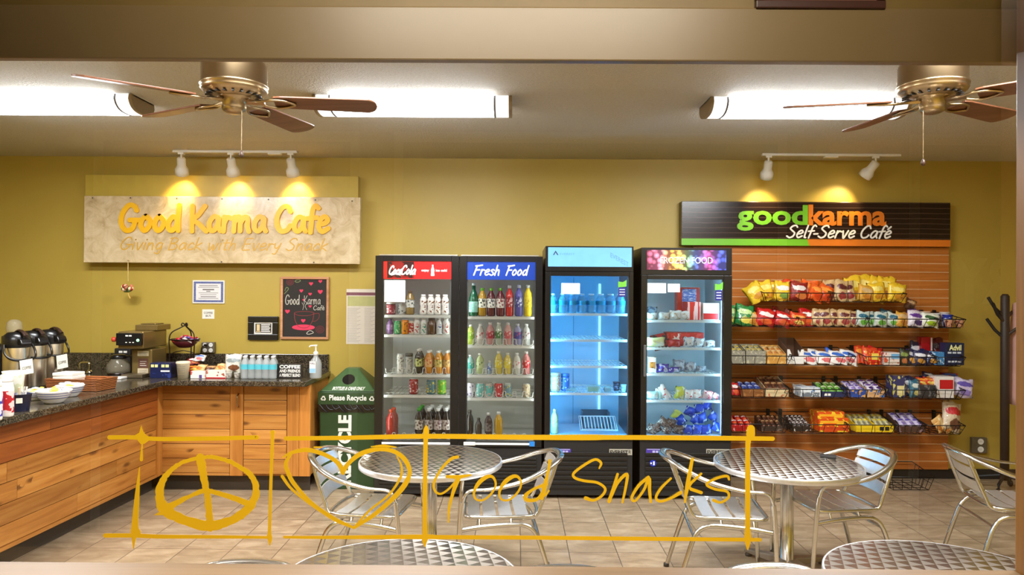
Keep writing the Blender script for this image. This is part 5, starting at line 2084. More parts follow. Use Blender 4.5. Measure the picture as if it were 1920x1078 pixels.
for (side, k), (sy, rows) in ROWS.items():
    oa, ob = (q(713), axm - 0.022) if side == 'r' else (axm + 0.022, q(1008))
    dn = 'red-sign door' if side == 'r' else 'blue-sign door'
    if k < 4:
        zs = zA(sy - 3.5)
        shelf(oa + 0.003, ob - 0.003, S0, S1, zs, ca)
    else:
        zs = floorA
    if (side, k) in (('r', 2), ('r', 4), ('b', 1), ('b', 2), ('b', 3), ('b', 4)):
        lanes(oa + 0.02, ob - 0.02, S0 + 0.012, zs, 7, ca)
    yd = S0 + 0.058
    for rw in rows:
        kind, px, ty, rp, body, lab, cap, desc = rw[:8]
        deep = rw[8] if len(rw) > 8 else 1
        h = (sy - 1 - ty) / F * yd * (1.0 if k < 4 else 0.94)
        r = rp / F * yd
        if k == 4:
            h = PZ(ty, yd) - zs
        for dd in range(deep):
            o = vessel(kind, h, r, body, lab, cap)
            y = yd + dd * (2 * r + 0.012)
            xx = PX(px, yd) + (0.004 * dd if side == 'r' else 0)
            o.location = (xx, y, zs + 0.0005)
            o['category'] = 'can' if kind == 'can' else 'tub' if kind == 'tub' else 'bottle' if kind != 'jar' else 'jar'
            o['group'] = 'drinks in the double cooler'
            pl = ('on %s, %s' % (SHN[k], dn)) if k < 4 else 'at the bottom, %s' % dn
            dsc = desc if dd == 0 else desc + (' behind its twin' if dd == 1 else ' farthest back')
            reg(o, dsc, pl, xx)


# ------------------------------------------------------------------ the two single coolers
def single_cooler(name, label, px0, px1, top, hx, hy, ox, oy, by, tint, strength, lrgb):
    Y0, Y1 = 5.885, 6.57
    qq = lambda px: PX(px, Y0, 600)
    pm = (px0 + px1) / 2
    zz = lambda py: PZ(py, Y0, pm)
    x0, x1 = qq(px0), qq(px1)
    t = thing(name, label, 'cooler', ((x0 + x1) / 2, (Y0 + Y1) / 2, 0))
    zt, zd = zz(top), zz(oy[0] - 8)
    for a, b in ((x0, x0 + 0.025), (x1 - 0.025, x1)):
        m = MB()
        m.box(a, b, Y0 + 0.045, Y1, 0.03, zt)
        m.build('side_panel', BLACK, t, True, 0.004)
    m = MB()
    m.box(x0 + 0.025, x1 - 0.025, Y0 + 0.045, Y1, zt - 0.025, zt)
    m.build('top_panel', BLACK, t, True)
    m = MB()
    m.box(x0 + 0.025, x1 - 0.025, Y1 - 0.02, Y1, 0.03, zt - 0.025)
    m.build('back_panel', BLACK, t, True)
    m = MB()
    m.box(x0, x1, Y0 + 0.006, Y0 + 0.0445, zd + 0.003, zt)
    m.build('header_box', BLACK, t, True, 0.003)
    ob = (qq(ox[0]), qq(ox[1]), zz(oy[1]), zz(oy[0]))
    zdb = zz(by)
    d = door(x0, x1, zdb, zd, ob[0], ob[1], ob[2], ob[3], Y0, t, BLACK)
    bp = grille(x0, x1, Y0, 0.03, zdb - 0.004, t, 8)
    lm = mat('liner_' + name, tint, 0.5, var=0.02)
    liner(ob[0] - 0.012, ob[1] + 0.012, Y0 + 0.05, Y1 - 0.045, ob[2] - 0.004, ob[3] + 0.01, t, lm)
    return t, d, bp, qq, zz, ob, Y0, Y1


SHB = mat('shelf_wire_pale', (226, 238, 240), 0.35, var=0)
c3, d3, b3, q3, z3, o3, Y3, Y3b = single_cooler('glass_door_cooler', 'black cooler with a pale blue header, holding water bottles', 1022, 1187.5, 461.5, None, None, (1031.5, 1180), (517.5, 820), 826,
                                                  (176, 214, 236), 1, None)
for x, s in ((o3[0] - 0.005, 1.0), (o3[1] + 0.005, 1.0)):
    strip_lamp(x, Y3 + 0.055, z3(812), z3(522), c3, (84, 190, 255), COOLER * 16)
strip_lamp(q3(1141), Y3b - 0.062, z3(800), z3(530), c3, (150, 220, 255), 0.5, 0.02)
m = MB()
m.box(q3(1087) - 0.002, q3(1087) + 0.002, Y3b - 0.05, Y3b - 0.045, o3[2], o3[3])
m.build('liner_seam', mat('seam_blue', (90, 140, 176), 0.5), c3, True)
fh = lambda u, v, w: (u, Y3 + 0.003 - w, v)
m = MB()
m.box(q3(1027), q3(1184), Y3 + 0.003, Y3 + 0.0055, z3(500), z3(464))
hp = m.build('lit_header', mat('header_pale_blue', (104, 164, 216), 0.3, var=0.08, vscale=6, emit=0.26), c3, True)
m = MB()
m.poly([(q3(1036), z3(478.5)), (q3(1041), z3(470)), (q3(1046.5), z3(478.5)), (q3(1044), z3(478.5)), (q3(1041), z3(473.5)), (q3(1038.3), z3(478.5))], fh, 0.0008, 0)
text(m, 'EVEREST', q3(1049), q3(1077), z3(478.5), z3(474.5), fh, 0.0008, 1, 0.0)
text(m, 'EVEREST', q3(1144), q3(1178), z3(491), z3(482), lambda u, v, w: fh(u, v - (u - q3(1161)) * 0.55, w), 0.0008, 1, 0.01)
m.build('header_lettering', [mat('logo_navy', (40, 60, 96)), mat('logo_blue', (96, 150, 190))], hp, True)
m = MB()
m.box(q3(1052), q3(1087), Y3 - 0.002, Y3 - 0.0005 + 0.009, z3(551.5), z3(531))
m.build('paper_notice', mat('notice_blue_white', (214, 220, 226), 0.6), d3, True)


def eco_sticker(x0, x1, z0, z1, Y, parent):
    h = z1 - z0
    m = MB()
    m.box(x0, x1, Y - 0.001, Y, z0, z0 + h * 0.55, 0)
    m.poly([(x0 - 0.004, z0 + h * 0.55), (x1 + 0.004, z0 + h * 0.6), (x1 + 0.006, z1), (x0 + (x1 - x0) * 0.6, z0 + h * 0.86), (x0 - 0.003, z1 - h * 0.1)], lambda u, v, w: (u, Y - w, v), 0.0012, 1)
    for k in range(3):
        m.box(x0 + 0.008, x1 - 0.008, Y - 0.0015, Y - 0.001, z0 + h * (0.1 + 0.15 * k), z0 + h * (0.15 + 0.15 * k), 2)
    return m.build('eco_sticker', [mat('eco_navy', (30, 34, 120)), mat('eco_green', (110, 190, 60)), mat('eco_white', (200, 206, 230))], parent, True)


eco_sticker(q3(1159.5), q3(1173.5), z3(556), z3(524), Y3 + 0.0095, d3)
m = MB()
m.box(q3(1029.5) - 0.008, q3(1029.5), Y3 - 0.03, Y3 - 0.014, z3(700), z3(645))
m.box(q3(1029.5) - 0.008, q3(1029.5), Y3 - 0.014, Y3, z3(699), z3(694))
m.box(q3(1029.5) - 0.008, q3(1029.5), Y3 - 0.014, Y3, z3(651), z3(646))
m.build('handle', BLACK, d3, True, 0.003)
SY3 = [591, 640.5, 690.5, 742]
Zs3 = []
for sy in SY3:
    z = z3(sy - 3)
    Zs3.append(z)
    shelf(o3[0] - 0.006, o3[1] - 0.004, Y3 + 0.085, Y3b - 0.06, z, c3, 0.02, 22, SHB)
fz3 = o3[2] - 0.003


def stickers(bp, qq, zz, Y, xs, logo):
    m = MB()
    m.box(qq(xs[0]), qq(xs[1]), Y + 0.0045, Y + 0.0115, zz(851.5), zz(842.5), 0)
    m.box(qq(xs[0] + 2), qq(xs[1] - 2), Y + 0.004, Y + 0.0045, zz(843.8), zz(842.5), 1)
    dashes(m, 4, qq(xs[0] + 12), qq(xs[1] - 4), zz(849.5), zz(845.5), lambda u, v, w: (u, Y + 0.0045 - w, v), 0.0006, 1)
    m.build('purple_sticker', [mat('purple_label', (70, 52, 150)), mat('purple_label_text', (176, 170, 220))], bp, True)
    m = MB()
    m.box(qq(logo[0]), qq(logo[1]), Y + 0.006, Y + 0.0115, zz(853), zz(842), 0)
    text(m, 'EVEREST', qq(logo[0] + 1.5), qq(logo[1] - 8), zz(851.5), zz(844), lambda u, v, w: (u, Y + 0.006 - w, v), 0.0008, 1, 0.03)
    text(m, 'R', qq(logo[1] - 6.5), qq(logo[1] - 2), zz(850.5), zz(844), lambda u, v, w: (u, Y + 0.006 - w, v), 0.0008, 1, 0.0)
    m.build('maker_badge', [mat('badge_silver', (170, 166, 152), 0.4), INK], bp, True)


stickers(b3, q3, z3, Y3, (1032, 1072), (1144, 1187))

c4, d4, b4, q4, z4, o4, Y4, Y4b = single_cooler('frozen_food_cooler', 'black cooler with a bright fruit-picture header, beside the snack wall', 1202, 1372.5, 464.5, None, None, (1213, 1357), (524, 821), 827,
                                                  (196, 214, 224), 1, None)
for x in (o4[0] - 0.005, o4[1] + 0.005):
    strip_lamp(x, Y4 + 0.055, z4(815), z4(530), c4, (170, 228, 255), COOLER * 6)
m, nt, b = newmat('fruit_header_print')
tc = nt.new('ShaderNodeTexCoord')
sep = nt.new('ShaderNodeSeparateXYZ')
nt.link(tc.outputs['Generated'], sep.inputs[0])
hue = nt.ramp(sep.outputs[0], [(0.0, lin((190, 70, 110))), (0.16, lin((236, 140, 170))), (0.3, lin((250, 190, 80))), (0.42, lin((250, 214, 110))), (0.5, lin((150, 214, 110))), (0.62, lin((90, 130, 220))), (0.78, lin((190, 80, 150))), (0.92, lin((70, 90, 210)))])
vo = nt.new('ShaderNodeTexVoronoi')
vo.inputs['Scale'].default_value = 24
mp = nt.coords('Object')
nt.link(mp, vo.inputs['Vector'])
shade = nt.ramp(vo.outputs['Distance'], [(0.0, (1.3, 1.28, 1.26)), (0.35, (0.8, 0.75, 0.75)), (0.62, (0.16, 0.1, 0.14))])
col = nt.mix(1.0, hue, shade, 'MULTIPLY')
nt.link(col, b.inputs['Base Color'])
nt.link(col, b.inputs['Emission Color'])
b.inputs['Emission Strength'].default_value = 0.4
m2 = MB()
m2.box(q4(1212.5), q4(1361.5), Y4 + 0.003, Y4 + 0.0055, z4(506), z4(469))
hp = m2.build('lit_header', m, c4, True)
m = MB()
text(m, 'FROZEN FOOD', q4(1238), q4(1336), z4(494), z4(482), lambda u, v, w: (u, Y4 + 0.003 - w, v), 0.0008, 0, 0.0)
m.build('header_lettering', mat('header_letters', (206, 212, 240), 0.4, var=0, emit=0.2), hp, True)
m = MB()
m.lathe([(0.0, 0.0), (0.016, 0.0), (0.016, -0.012), (0.008, -0.014), (0.008, -0.008), (0.0, -0.008)], 16, 0, Matrix.Translation((q4(1287), Y4 + 0.004, z4(505))) @ Matrix.Rotation(R(-90), 4, 'X') @ Matrix.Scale(-1, 4, (0, 0, 1)))
m.build('lock', CHROME, c4, True)
m = MB()
m.box(q4(1206.5), q4(1211), Y4 - 0.026, Y4, z4(706), z4(647))
m.build('handle', mat('handle_grey', (84, 84, 84), 0.4), d4, True, 0.004)
for a, b_, c_, dd in ((1214, 1249, 550, 531), (1252, 1275, 548, 532)):
    m = MB()
    m.box(q4(a), q4(b_), Y4 + 0.0075, Y4 + 0.009, z4(c_), z4(dd))
    m.build('paper_notice', MATS['notice_blue_white'], d4, True)
eco_sticker(q4(1341.5), q4(1354.5), z4(563), z4(528), Y4 + 0.0095, d4)
SY4 = [604, 656, 705.5, 756]
Zs4 = []
for sy in SY4:
    z = z4(sy - 3)
    Zs4.append(z)
    shelf(o4[0] - 0.006, o4[1] - 0.004, Y4 + 0.085, Y4b - 0.06, z, c4, 0.02, 22, SHB)
fz4 = o4[2] - 0.003
stickers(b4, q4, z4, Y4, (1213, 1253), (1326, 1369))
m = MB()
m.disc((q4(1226), z4(869)), 0.026, lambda u, v, w: (u, Y4 + 0.012 - w, v), 0.012, 0, 18)
m.build('round_sticker', mat('round_blue', (24, 44, 170), 0.4), b4, True)
m = MB()
m.box(q4(1221), q4(1223.5), Y4 - 0.002, Y4 - 0.0002, z4(870.5), z4(867.5))
text(m, '1', q4(1226), q4(1229), z4(872.5), z4(865.5), lambda u, v, w: (u, Y4 - 0.0002 - w, v), 0.001, 0, 0.02)
m.build('sticker_figure', SIGNW, b4, True)


def packet(w, d, h, mt, nx=9, nz=8, seed=0, name='snack_packet', crimp=0.05):
    """pillow packet standing at the origin: w wide (x), d thick (y), h tall (z)"""
    rr = random.Random(seed)
    m = MB()
    vs = []
    ph = [rr.uniform(0, 6.28) for _ in range(6)]
    for side in (-1, 1):
        for j in range(nz + 1):
            v = j / nz
            for i in range(nx + 1):
                u = i / nx
                cu, cv = 2 * u - 1, 2 * v - 1
                f = max(0.0, (1 - abs(cu) ** 2.6)) ** 0.6 * max(0.0, (1 - abs(cv) ** 3.2)) ** 0.7
                wr = 1 + 0.3 * math.sin(7 * u + ph[0] + 3 * v) * math.sin(5 * v + ph[1]) + 0.13 * rr.uniform(-1, 1)
                pinch = 1 - 0.05 * (1 - f) * math.cos(cv * 3)
                x = cu * w / 2 * pinch + 0.012 * w * math.sin(9 * v + ph[2])
                z = v * h + 0.02 * h * math.sin(11 * u + ph[4]) * math.sin(math.pi * v) + (0.04 * h * math.sin(8 * u + ph[3]) + 0.02 * h * rr.uniform(-1, 1) * (abs(cu) < .9) if j in (0, nz) else 0)
                y = side * d / 2 * f * wr
                vs.append((x, y, z))
    n1 = (nx + 1) * (nz + 1)
    fs = []
    for j in range(nz):
        for i in range(nx):
            a = j * (nx + 1) + i
            fs.append((a, a + 1, a + nx + 2, a + nx + 1))
            fs.append((n1 + a, n1 + a + nx + 1, n1 + a + nx + 2, n1 + a + 1))
    m.add(vs, fs, 0, True)
    o = m.build(name, mt, None, normals=False)
    bm = bmesh.new()
    bm.from_mesh(o.data)
    bmesh.ops.remove_doubles(bm, verts=bm.verts, dist=0.0004)
    bmesh.ops.recalc_face_normals(bm, faces=bm.faces)
    bm.to_mesh(o.data)
    bm.free()
    return o


def carton(w, d, h, mt, name='carton', patch=None, pmat=None, bevel=0.002):
    """closed printed carton, standing at the origin, with a printed panel as a part"""
    o = MB().box(-w / 2, w / 2, -d / 2, d / 2, 0, h).build(name, mt, None, False, bevel)
    if patch:
        m = MB()
        m.box(-w / 2 + w * patch[0], -w / 2 + w * patch[1], -d / 2 - 0.0008, -d / 2, h * patch[2], h * patch[3])
        m.build('printed_panel', pmat, o)
    return o


def put(o, x, y, z, label, cat, group=None, rz=0, rx=0, ry=0):
    o.location = (x, y, z)
    o.rotation_euler = (R(rx), R(ry), R(rz))
    tag(o, label, cat, group)
    return o


# water bottles on the top shelf of the blue cooler
WATERB = mat_clear('water_plastic', (150, 214, 236), 0.3)
WATERL = mat('water_label', (30, 150, 190), 0.3)


def water_bottle(h, r, lab=WATERL, body=WATERB, cap=(226, 236, 240)):
    m = MB()
    m.lathe([(r * .8, 0), (r, .04 * h), (r * .95, .12 * h), (r, .2 * h), (r * .94, .28 * h), (r, .36 * h), (r, .66 * h), (r * .9, .74 * h), (r * .42, .9 * h), (r * .42, .93 * h)], 16)
    o = m.build('water_bottle', body, None)
    m = MB()
    m.lathe([(r * 1.015, .42 * h), (r * 1.015, .64 * h)], 16, 0, None, True, False)
    m.build('label', lab, o)
    m = MB()
    m.lathe([(r * .48, .92 * h), (r * .48, .99 * h), (r * .42, h), (0, h)], 12)
    m.build('cap', colmat(cap, .35), o)
    return o


wb = water_bottle(PZ(549, Y3 + 0.13) - Zs3[0] - 0.004, 0.033)
n = 0
for row in range(3):
    for k in range(8):
        x = o3[0] + 0.03 + (o3[1] - o3[0] - 0.075) * k / 7
        y = Y3 + 0.135 + row * 0.075
        o = wb if n == 0 else dup(wb)
        n += 1
        o.location = (x, y, Zs3[0] + 0.0005)
        o['category'] = 'water bottle'
        o['group'] = 'water bottles in the blue-lit cooler'
        reg(o, 'clear blue-label water bottle', ('in the %s row of the blue-lit cooler') % ('front', 'middle', 'back')[row], x)

xx = lambda px, Y=Y3 + 0.16: PX(px, Y, 640)
CLEARB = mat_clear('clear_tray', (200, 230, 225), 0.35)
o = vessel('tub', 0.15, 0.04, (206, 150, 110), ((220, 150, 100), (236, 220, 200)), (206, 180, 150))
put(o, xx(1039) + 0.012, Y3 + 0.17, Zs3[3] + 0.0005, 'orange and cream tub at the left of the blue-lit cooler', 'tub')
o = vessel('tub', 0.14, 0.034, (40, 96, 190), ((50, 110, 206), (200, 220, 240)), (60, 130, 214))
put(o, xx(1053) + 0.034, Y3 + 0.2, Zs3[3] + 0.0005, 'blue tub beside the orange one in the blue-lit cooler', 'tub')


def salad(w, d, h, leaf, name):
    m = MB()
    frustum(m, (-w * .42, w * .42, -d * .42, d * .42), (-w / 2, w / 2, -d / 2, d / 2), 0, h)
    o = m.build(name, CLEARB, None, False, 0.003)
    rr = random.Random(int(w * 1000))
    m = MB()
    for k in range(22):
        x, y = rr.uniform(-w * .32, w * .32), rr.uniform(-d * .32, d * .32)
        M2 = Matrix.Translation((x, y, h * .35)) @ Euler((rr.uniform(0, 3), rr.uniform(0, 3), 0)).to_matrix().to_4x4()
        m.lathe([(0, h * .28), (h * .24, h * .1), (h * .22, -h * .12), (0, -h * .25)], 6, 0, M2)
    m.build('filling', leaf, o)
    return o


put(salad(0.115, 0.1, 0.05, mat('salad_green', (150, 186, 96), 0.5, var=0.25, vscale=30), 'salad_tray'), xx(1113), Y3 + 0.17, Zs3[3] + 0.0005, 'clear tray of green salad in the blue-lit cooler', 'tray')
put(salad(0.06, 0.08, 0.045, mat('dark_fruit', (40, 44, 60), 0.4), 'fruit_bowl'), xx(1139), Y3 + 0.16, Zs3[3] + 0.0005, 'small dark snack bowl right of the salad tray', 'bowl')
put(vessel('cup', 0.075, 0.028, (40, 40, 60), ((50, 50, 70), (120, 130, 150)), (60, 60, 80)), xx(1158), Y3 + 0.22, Zs3[3] + 0.0005, 'dark cup at the right of the salad shelf', 'cup')
put(vessel('cup', 0.06, 0.024, (190, 220, 230), ((190, 220, 230), (120, 170, 200)), (200, 226, 236)), xx(1169), Y3 + 0.15, Zs3[3] + 0.0005, 'pale blue cup at the right end of the salad shelf', 'cup')
put(salad(0.1, 0.1, 0.02, CLEARB, 'empty_tray'), xx(1072), Y3 + 0.2, Zs3[3] + 0.0005, 'flat clear tray left of the green salad', 'tray')
# floor of the blue cooler: dark drip bin with a loose rack leaning on it
m = MB()
w_, d_, h_ = 0.235, 0.16, 0.135
for a in ((-w_ / 2, w_ / 2, d_ / 2 - .006, d_ / 2, 0, h_), (-w_ / 2, w_ / 2, -d_ / 2, -d_ / 2 + .006, 0, h_ * .8), (-w_ / 2, -w_ / 2 + .006, -d_ / 2, d_ / 2, 0, h_), (w_ / 2 - .006, w_ / 2, -d_ / 2, d_ / 2, 0, h_), (-w_ / 2, w_ / 2, -d_ / 2, d_ / 2, 0, .006)):
    m.box(*a)
put(m.build('storage_bin', mat('bin_grey_blue', (86, 110, 124), 0.4)), PX(1118, 6.35), 6.38, fz3, 'grey open bin standing at the bottom of the blue-lit cooler', 'bin')
m = MB()
m.tube([(-.15, -.1, 0), (.15, -.1, 0), (.15, .1, 0), (-.15, .1, 0)], 0.005, 6, 0, True)
for k in range(11):
    x = -.135 + .027 * k
    m.tube([(x, -.1, 0.002), (x, .1, 0.002)], 0.0042, 6)
put(m.build('wire_rack', SHB), PX(1123, 6.1), 6.12, fz3 + 0.075, 'loose white wire rack at the bottom of the blue-lit cooler', 'rack', None, 0, 24)
o = vessel('pet', 0.2, 0.03, (214, 214, 150), ((220, 220, 160), (180, 190, 120)), (230, 226, 160))
put(o, xx(1036) + 0.02, Y3 + 0.16, fz3 + 0.0005, 'pale yellow bottle at the bottom left of the blue-lit cooler', 'bottle')

# frozen food
xf = lambda px, Y=Y4 + 0.17: PX(px, Y, 640)
ZF = lambda py, Y=Y4 + 0.17: PZ(py, Y, 1285)
REDC = mat_print('carton_red', (190, 34, 40), (214, 70, 66), 30, 0.62)
REDW = mat_print('carton_red_stripe', (206, 40, 48), (236, 200, 200), 60, 0.55, stretch=(1, 0.05, 0.05))
WHITEC = mat_print('carton_white', (236, 232, 228), (226, 150, 120), 26, 0.66)
BLUEP = mat_print('panel_blue', (70, 110, 190), (230, 236, 246), 60, 0.56, stretch=(.4, 1, 3))
h1 = ZF(539, Y4 + 0.35) - Zs4[0]
put(carton(0.19, 0.1, h1, REDC, 'food_carton', (.22, .84, .35, .95), BLUEP), xf(1288, Y4 + .36), Y4 + 0.36, Zs4[0] + .0005, 'tall red carton with a blue panel at the back of the top freezer shelf', 'carton')
put(carton(0.11, 0.22, ZF(566) - Zs4[0], REDW, 'food_carton'), xf(1299), Y4 + 0.24, Zs4[0] + .0005, 'red carton with pale stripes in the middle of the top freezer shelf', 'carton', None, 0)
put(carton(0.13, 0.2, ZF(568) - Zs4[0], WHITEC, 'food_carton', (.02, .98, .05, .4), mat('panel_red', (206, 34, 44), .4)), xf(1330), Y4 + 0.22, Zs4[0] + .0005, 'white and red carton at the right end of the top freezer shelf', 'carton')
WRAP = mat_print('sandwich_wrap', (222, 226, 222), (190, 170, 140), 40, 0.6, 0.25)
for k, (px, w_, h_, dz) in enumerate(((1222, .09, .055, 0), (1245, .09, .06, 0), (1266, .1, .075, 0), (1284, .08, .07, 0))):
    o = packet(w_, .07, h_, WRAP, 8, 6, k + 40, 'wrapped_sandwich')
    put(o, xf(px, Y4 + .13), Y4 + 0.135, Zs4[0] + .0015, None, 'sandwich', 'wrapped sandwiches in the frozen food cooler')
    reg(o, 'white wrapped sandwich', 'on the top freezer shelf', px)
put(packet(.085, .08, .1, mat_print('dark_wrap', (70, 90, 110), (120, 150, 170), 30, .5), 8, 6, 77, 'frozen_packet'), xf(1223, Y4 + .3), Y4 + 0.32, Zs4[0] + .0015, 'dark round packet behind the sandwiches on the top freezer shelf', 'packet')
put(carton(0.3, 0.16, ZF(622, Y4 + .3) - Zs4[1] - 0.004, REDC, 'food_carton', (.1, .62, .12, .92), mat_print('panel_pizza', (214, 60, 60), (240, 224, 210), 24, .56)), xf(1282, Y4 + .3), Y4 + 0.32, Zs4[1] + .0005, 'wide red pizza carton at the back of the second freezer shelf', 'carton')
put(carton(0.14, 0.16, 0.035, mat_print('tray_dark', (60, 50, 50), (190, 50, 50), 20, .55), 'food_carton'), xf(1237, Y4 + .3), Y4 + 0.26, Zs4[1] + .0205, 'dark and red carton tilted at the left of the second freezer shelf', 'carton', None, 0, 38, -12)
put(packet(.15, .1, .075, mat_print('yellow_wrap', (236, 230, 160), (240, 240, 220), 20, .55), 9, 6, 91, 'frozen_packet'), xf(1229, Y4 + .13), Y4 + 0.135, Zs4[1] + .0015, 'pale yellow packet at the left of the second freezer shelf', 'packet')
put(packet(.1, .08, .06, REDC, 9, 6, 92, 'frozen_packet'), xf(1264, Y4 + .13), Y4 + 0.135, Zs4[1] + .0015, 'red packet in the middle of the second freezer shelf', 'packet')
for k, (px, w_, h_) in enumerate(((1292, .09, .08), (1311, .09, .07), (1330, .1, .055))):
    o = packet(w_, .08, h_, mat_print('white_wrap', (232, 236, 236), (130, 140, 160), 50, .6, .25), 8, 6, k + 50, 'frozen_packet')
    put(o, xf(px, Y4 + .13), Y4 + 0.14, Zs4[1] + .0015, None, 'packet', 'white packets in the frozen food cooler')
    reg(o, 'white frozen packet', 'on the second freezer shelf', px)
put(carton(0.06, 0.1, ZF(669) - Zs4[2], WHITEC, 'food_carton', (.1, .9, .3, .7), mat_print('panel_food', (200, 130, 60), (120, 70, 40), 40)), xf(1221), Y4 + 0.16, Zs4[2] + .0005, 'narrow cream carton at the left of the third freezer shelf', 'carton')
for k, (px, w_, h_, c) in enumerate(((1243, .1, .07, 0), (1262, .1, .045, 0), (1276, .1, .1, 1), (1297, .1, .08, 1), (1317, .09, .05, 1))):
    mm = mat_print('purple_wrap', (84, 66, 170), (200, 200, 226), 30, .56, .25) if c == 0 else mat_print('silver_wrap', (176, 186, 196), (120, 130, 146), 40, .55, .25)
    o = packet(w_, .09, h_, mm, 9, 6, k + 60, 'frozen_packet')
    put(o, xf(px, Y4 + .14), Y4 + 0.145 + .05 * c, Zs4[2] + .0015, None, 'packet', 'packets on the third shelf of the frozen food cooler')
    reg(o, 'purple frozen packet' if c == 0 else 'silver frozen packet', 'on the third freezer shelf', px)
for k, (px, w_, h_, ry, c) in enumerate(((1224, .1, .06, 0, 0), (1243, .07, .09, -20, 0), (1255, .06, .13, -35, 1), (1274, .08, .1, 10, 2), (1292, .07, .075, 0, 1), (1309, .08, .075, -8, 1), (1325, .08, .07, 12, 3), (1341, .06, .05, 20, 3))):
    mm = [mat_print('aqua_wrap', (176, 226, 222), (230, 240, 240), 24, .5, .25), mat_print('berry_wrap', (240, 232, 226), (206, 50, 60), 36, .62, .25), mat_print('lime_wrap', (214, 222, 90), (240, 240, 220), 30, .55, .25), mat_print('rose_wrap', (240, 206, 206), (206, 70, 80), 36, .58, .25)][c]
    o = packet(w_, .06, h_, mm, 8, 6, k + 70, 'ice_cream_packet')
    put(o, xf(px, Y4 + .14), Y4 + 0.14 + .02 * (k % 2), Zs4[3] + .0015, None, 'packet', 'ice cream packets in the frozen food cooler', 0, 0, ry)
    reg(o, ('aqua', 'white berry-print', 'lime yellow', 'pink and white')[c] + ' ice cream packet', 'on the fourth freezer shelf', px)
BLUEW = mat_print('blue_wrap', (36, 74, 190), (196, 214, 240), 26, .6, .25)
BROWNW = mat_print('brown_wrap', (88, 64, 56), (222, 214, 204), 40, .58, .3, (1, 1, 4))
rr = random.Random(21)
for k, (px, py, c) in enumerate(((1270, 812, 1), (1287, 813, 0), (1306, 813, 0), (1325, 812, 0), (1341, 806, 0), (1281, 793, 0), (1300, 792, 0), (1318, 790, 0), (1334, 786, 0), (1290, 777, 0), (1312, 772, 0), (1325, 766, 0), (1218, 812, 1), (1233, 808, 1), (1248, 812, 1), (1256, 800, 1), (1266, 783, 2), (1240, 796, 1))):
    y = Y4 + .16 + .09 * (k in (5, 6, 7, 8)) + .16 * (k in (9, 10, 11, 16))
    mm = [BLUEW, BROWNW, mat_print('yellow_box_wrap', (216, 206, 90), (240, 236, 190), 20, .55, .3)][c]
    o = packet(.085, .05, .075, mm, 8, 6, k + 110, 'ice_cream_packet')
    put(o, PX(px, y, 790), y, max(fz4 + .004, PZ(py, y, px) - .01), None, 'packet', 'loose packets at the bottom of the frozen food cooler', rr.uniform(-25, 25), rr.uniform(-10, 10), rr.uniform(-40, 40))
    reg(o, ('blue foil packet', 'brown and white packet', 'pale yellow packet')[c], 'in the ' + ('front' if y < Y4 + .2 else 'middle' if y < Y4 + .3 else 'back') + ' of the frozen pile', px)

# ------------------------------------------------------------------ slatwall
YW = 6.605
wx0, wx1 = PX(1300, YW, 650), PX(1779, YW, 650)
sw = thing('slatwall', 'orange-brown grooved slatwall panel carrying the snack baskets', 'slatwall', ((wx0 + wx1) / 2, YW, 0.09))
wz0, wz1 = 0.089, rz0 - 0.001
m = MB()
m.box(wx0, wx1, YW + 0.0125, BACK, wz0, wz1)
z = wz0 + 0.07
while z < wz1 - 0.012:
    m.box(wx0, wx1, YW + 0.001, YW + 0.0124, z, z + 0.0058)
    z += 0.0762
m.build('core', mat('slat_groove', (228, 188, 142), 0.4), sw, True)
m = MB()
z = wz0
while z < wz1 - 0.01:
    m.box(wx0, wx1, YW, YW + 0.0119, z, min(z + 0.0695, wz1))
    z += 0.0762
m.build('slat_panel', SLAT, sw, True, 0.0015)

# ------------------------------------------------------------------ wire baskets
ROWY = {'A': (550, 566), 'B': (597.5, 613.5), 'C': (668.5, 685), 'D': (730.5, 747), 'E': (796.5, 812.5)}
YF1 = 6.21           # front rim of the baskets
NAME = {'A': 'top', 'B': 'second', 'C': 'third', 'D': 'fourth', 'E': 'bottom'}
BZ = {}
for k, (ya, yb) in ROWY.items():
    BZ[k] = (PZ(yb, YF1 + 0.03, 1580), PZ(ya, YF1, 1580))


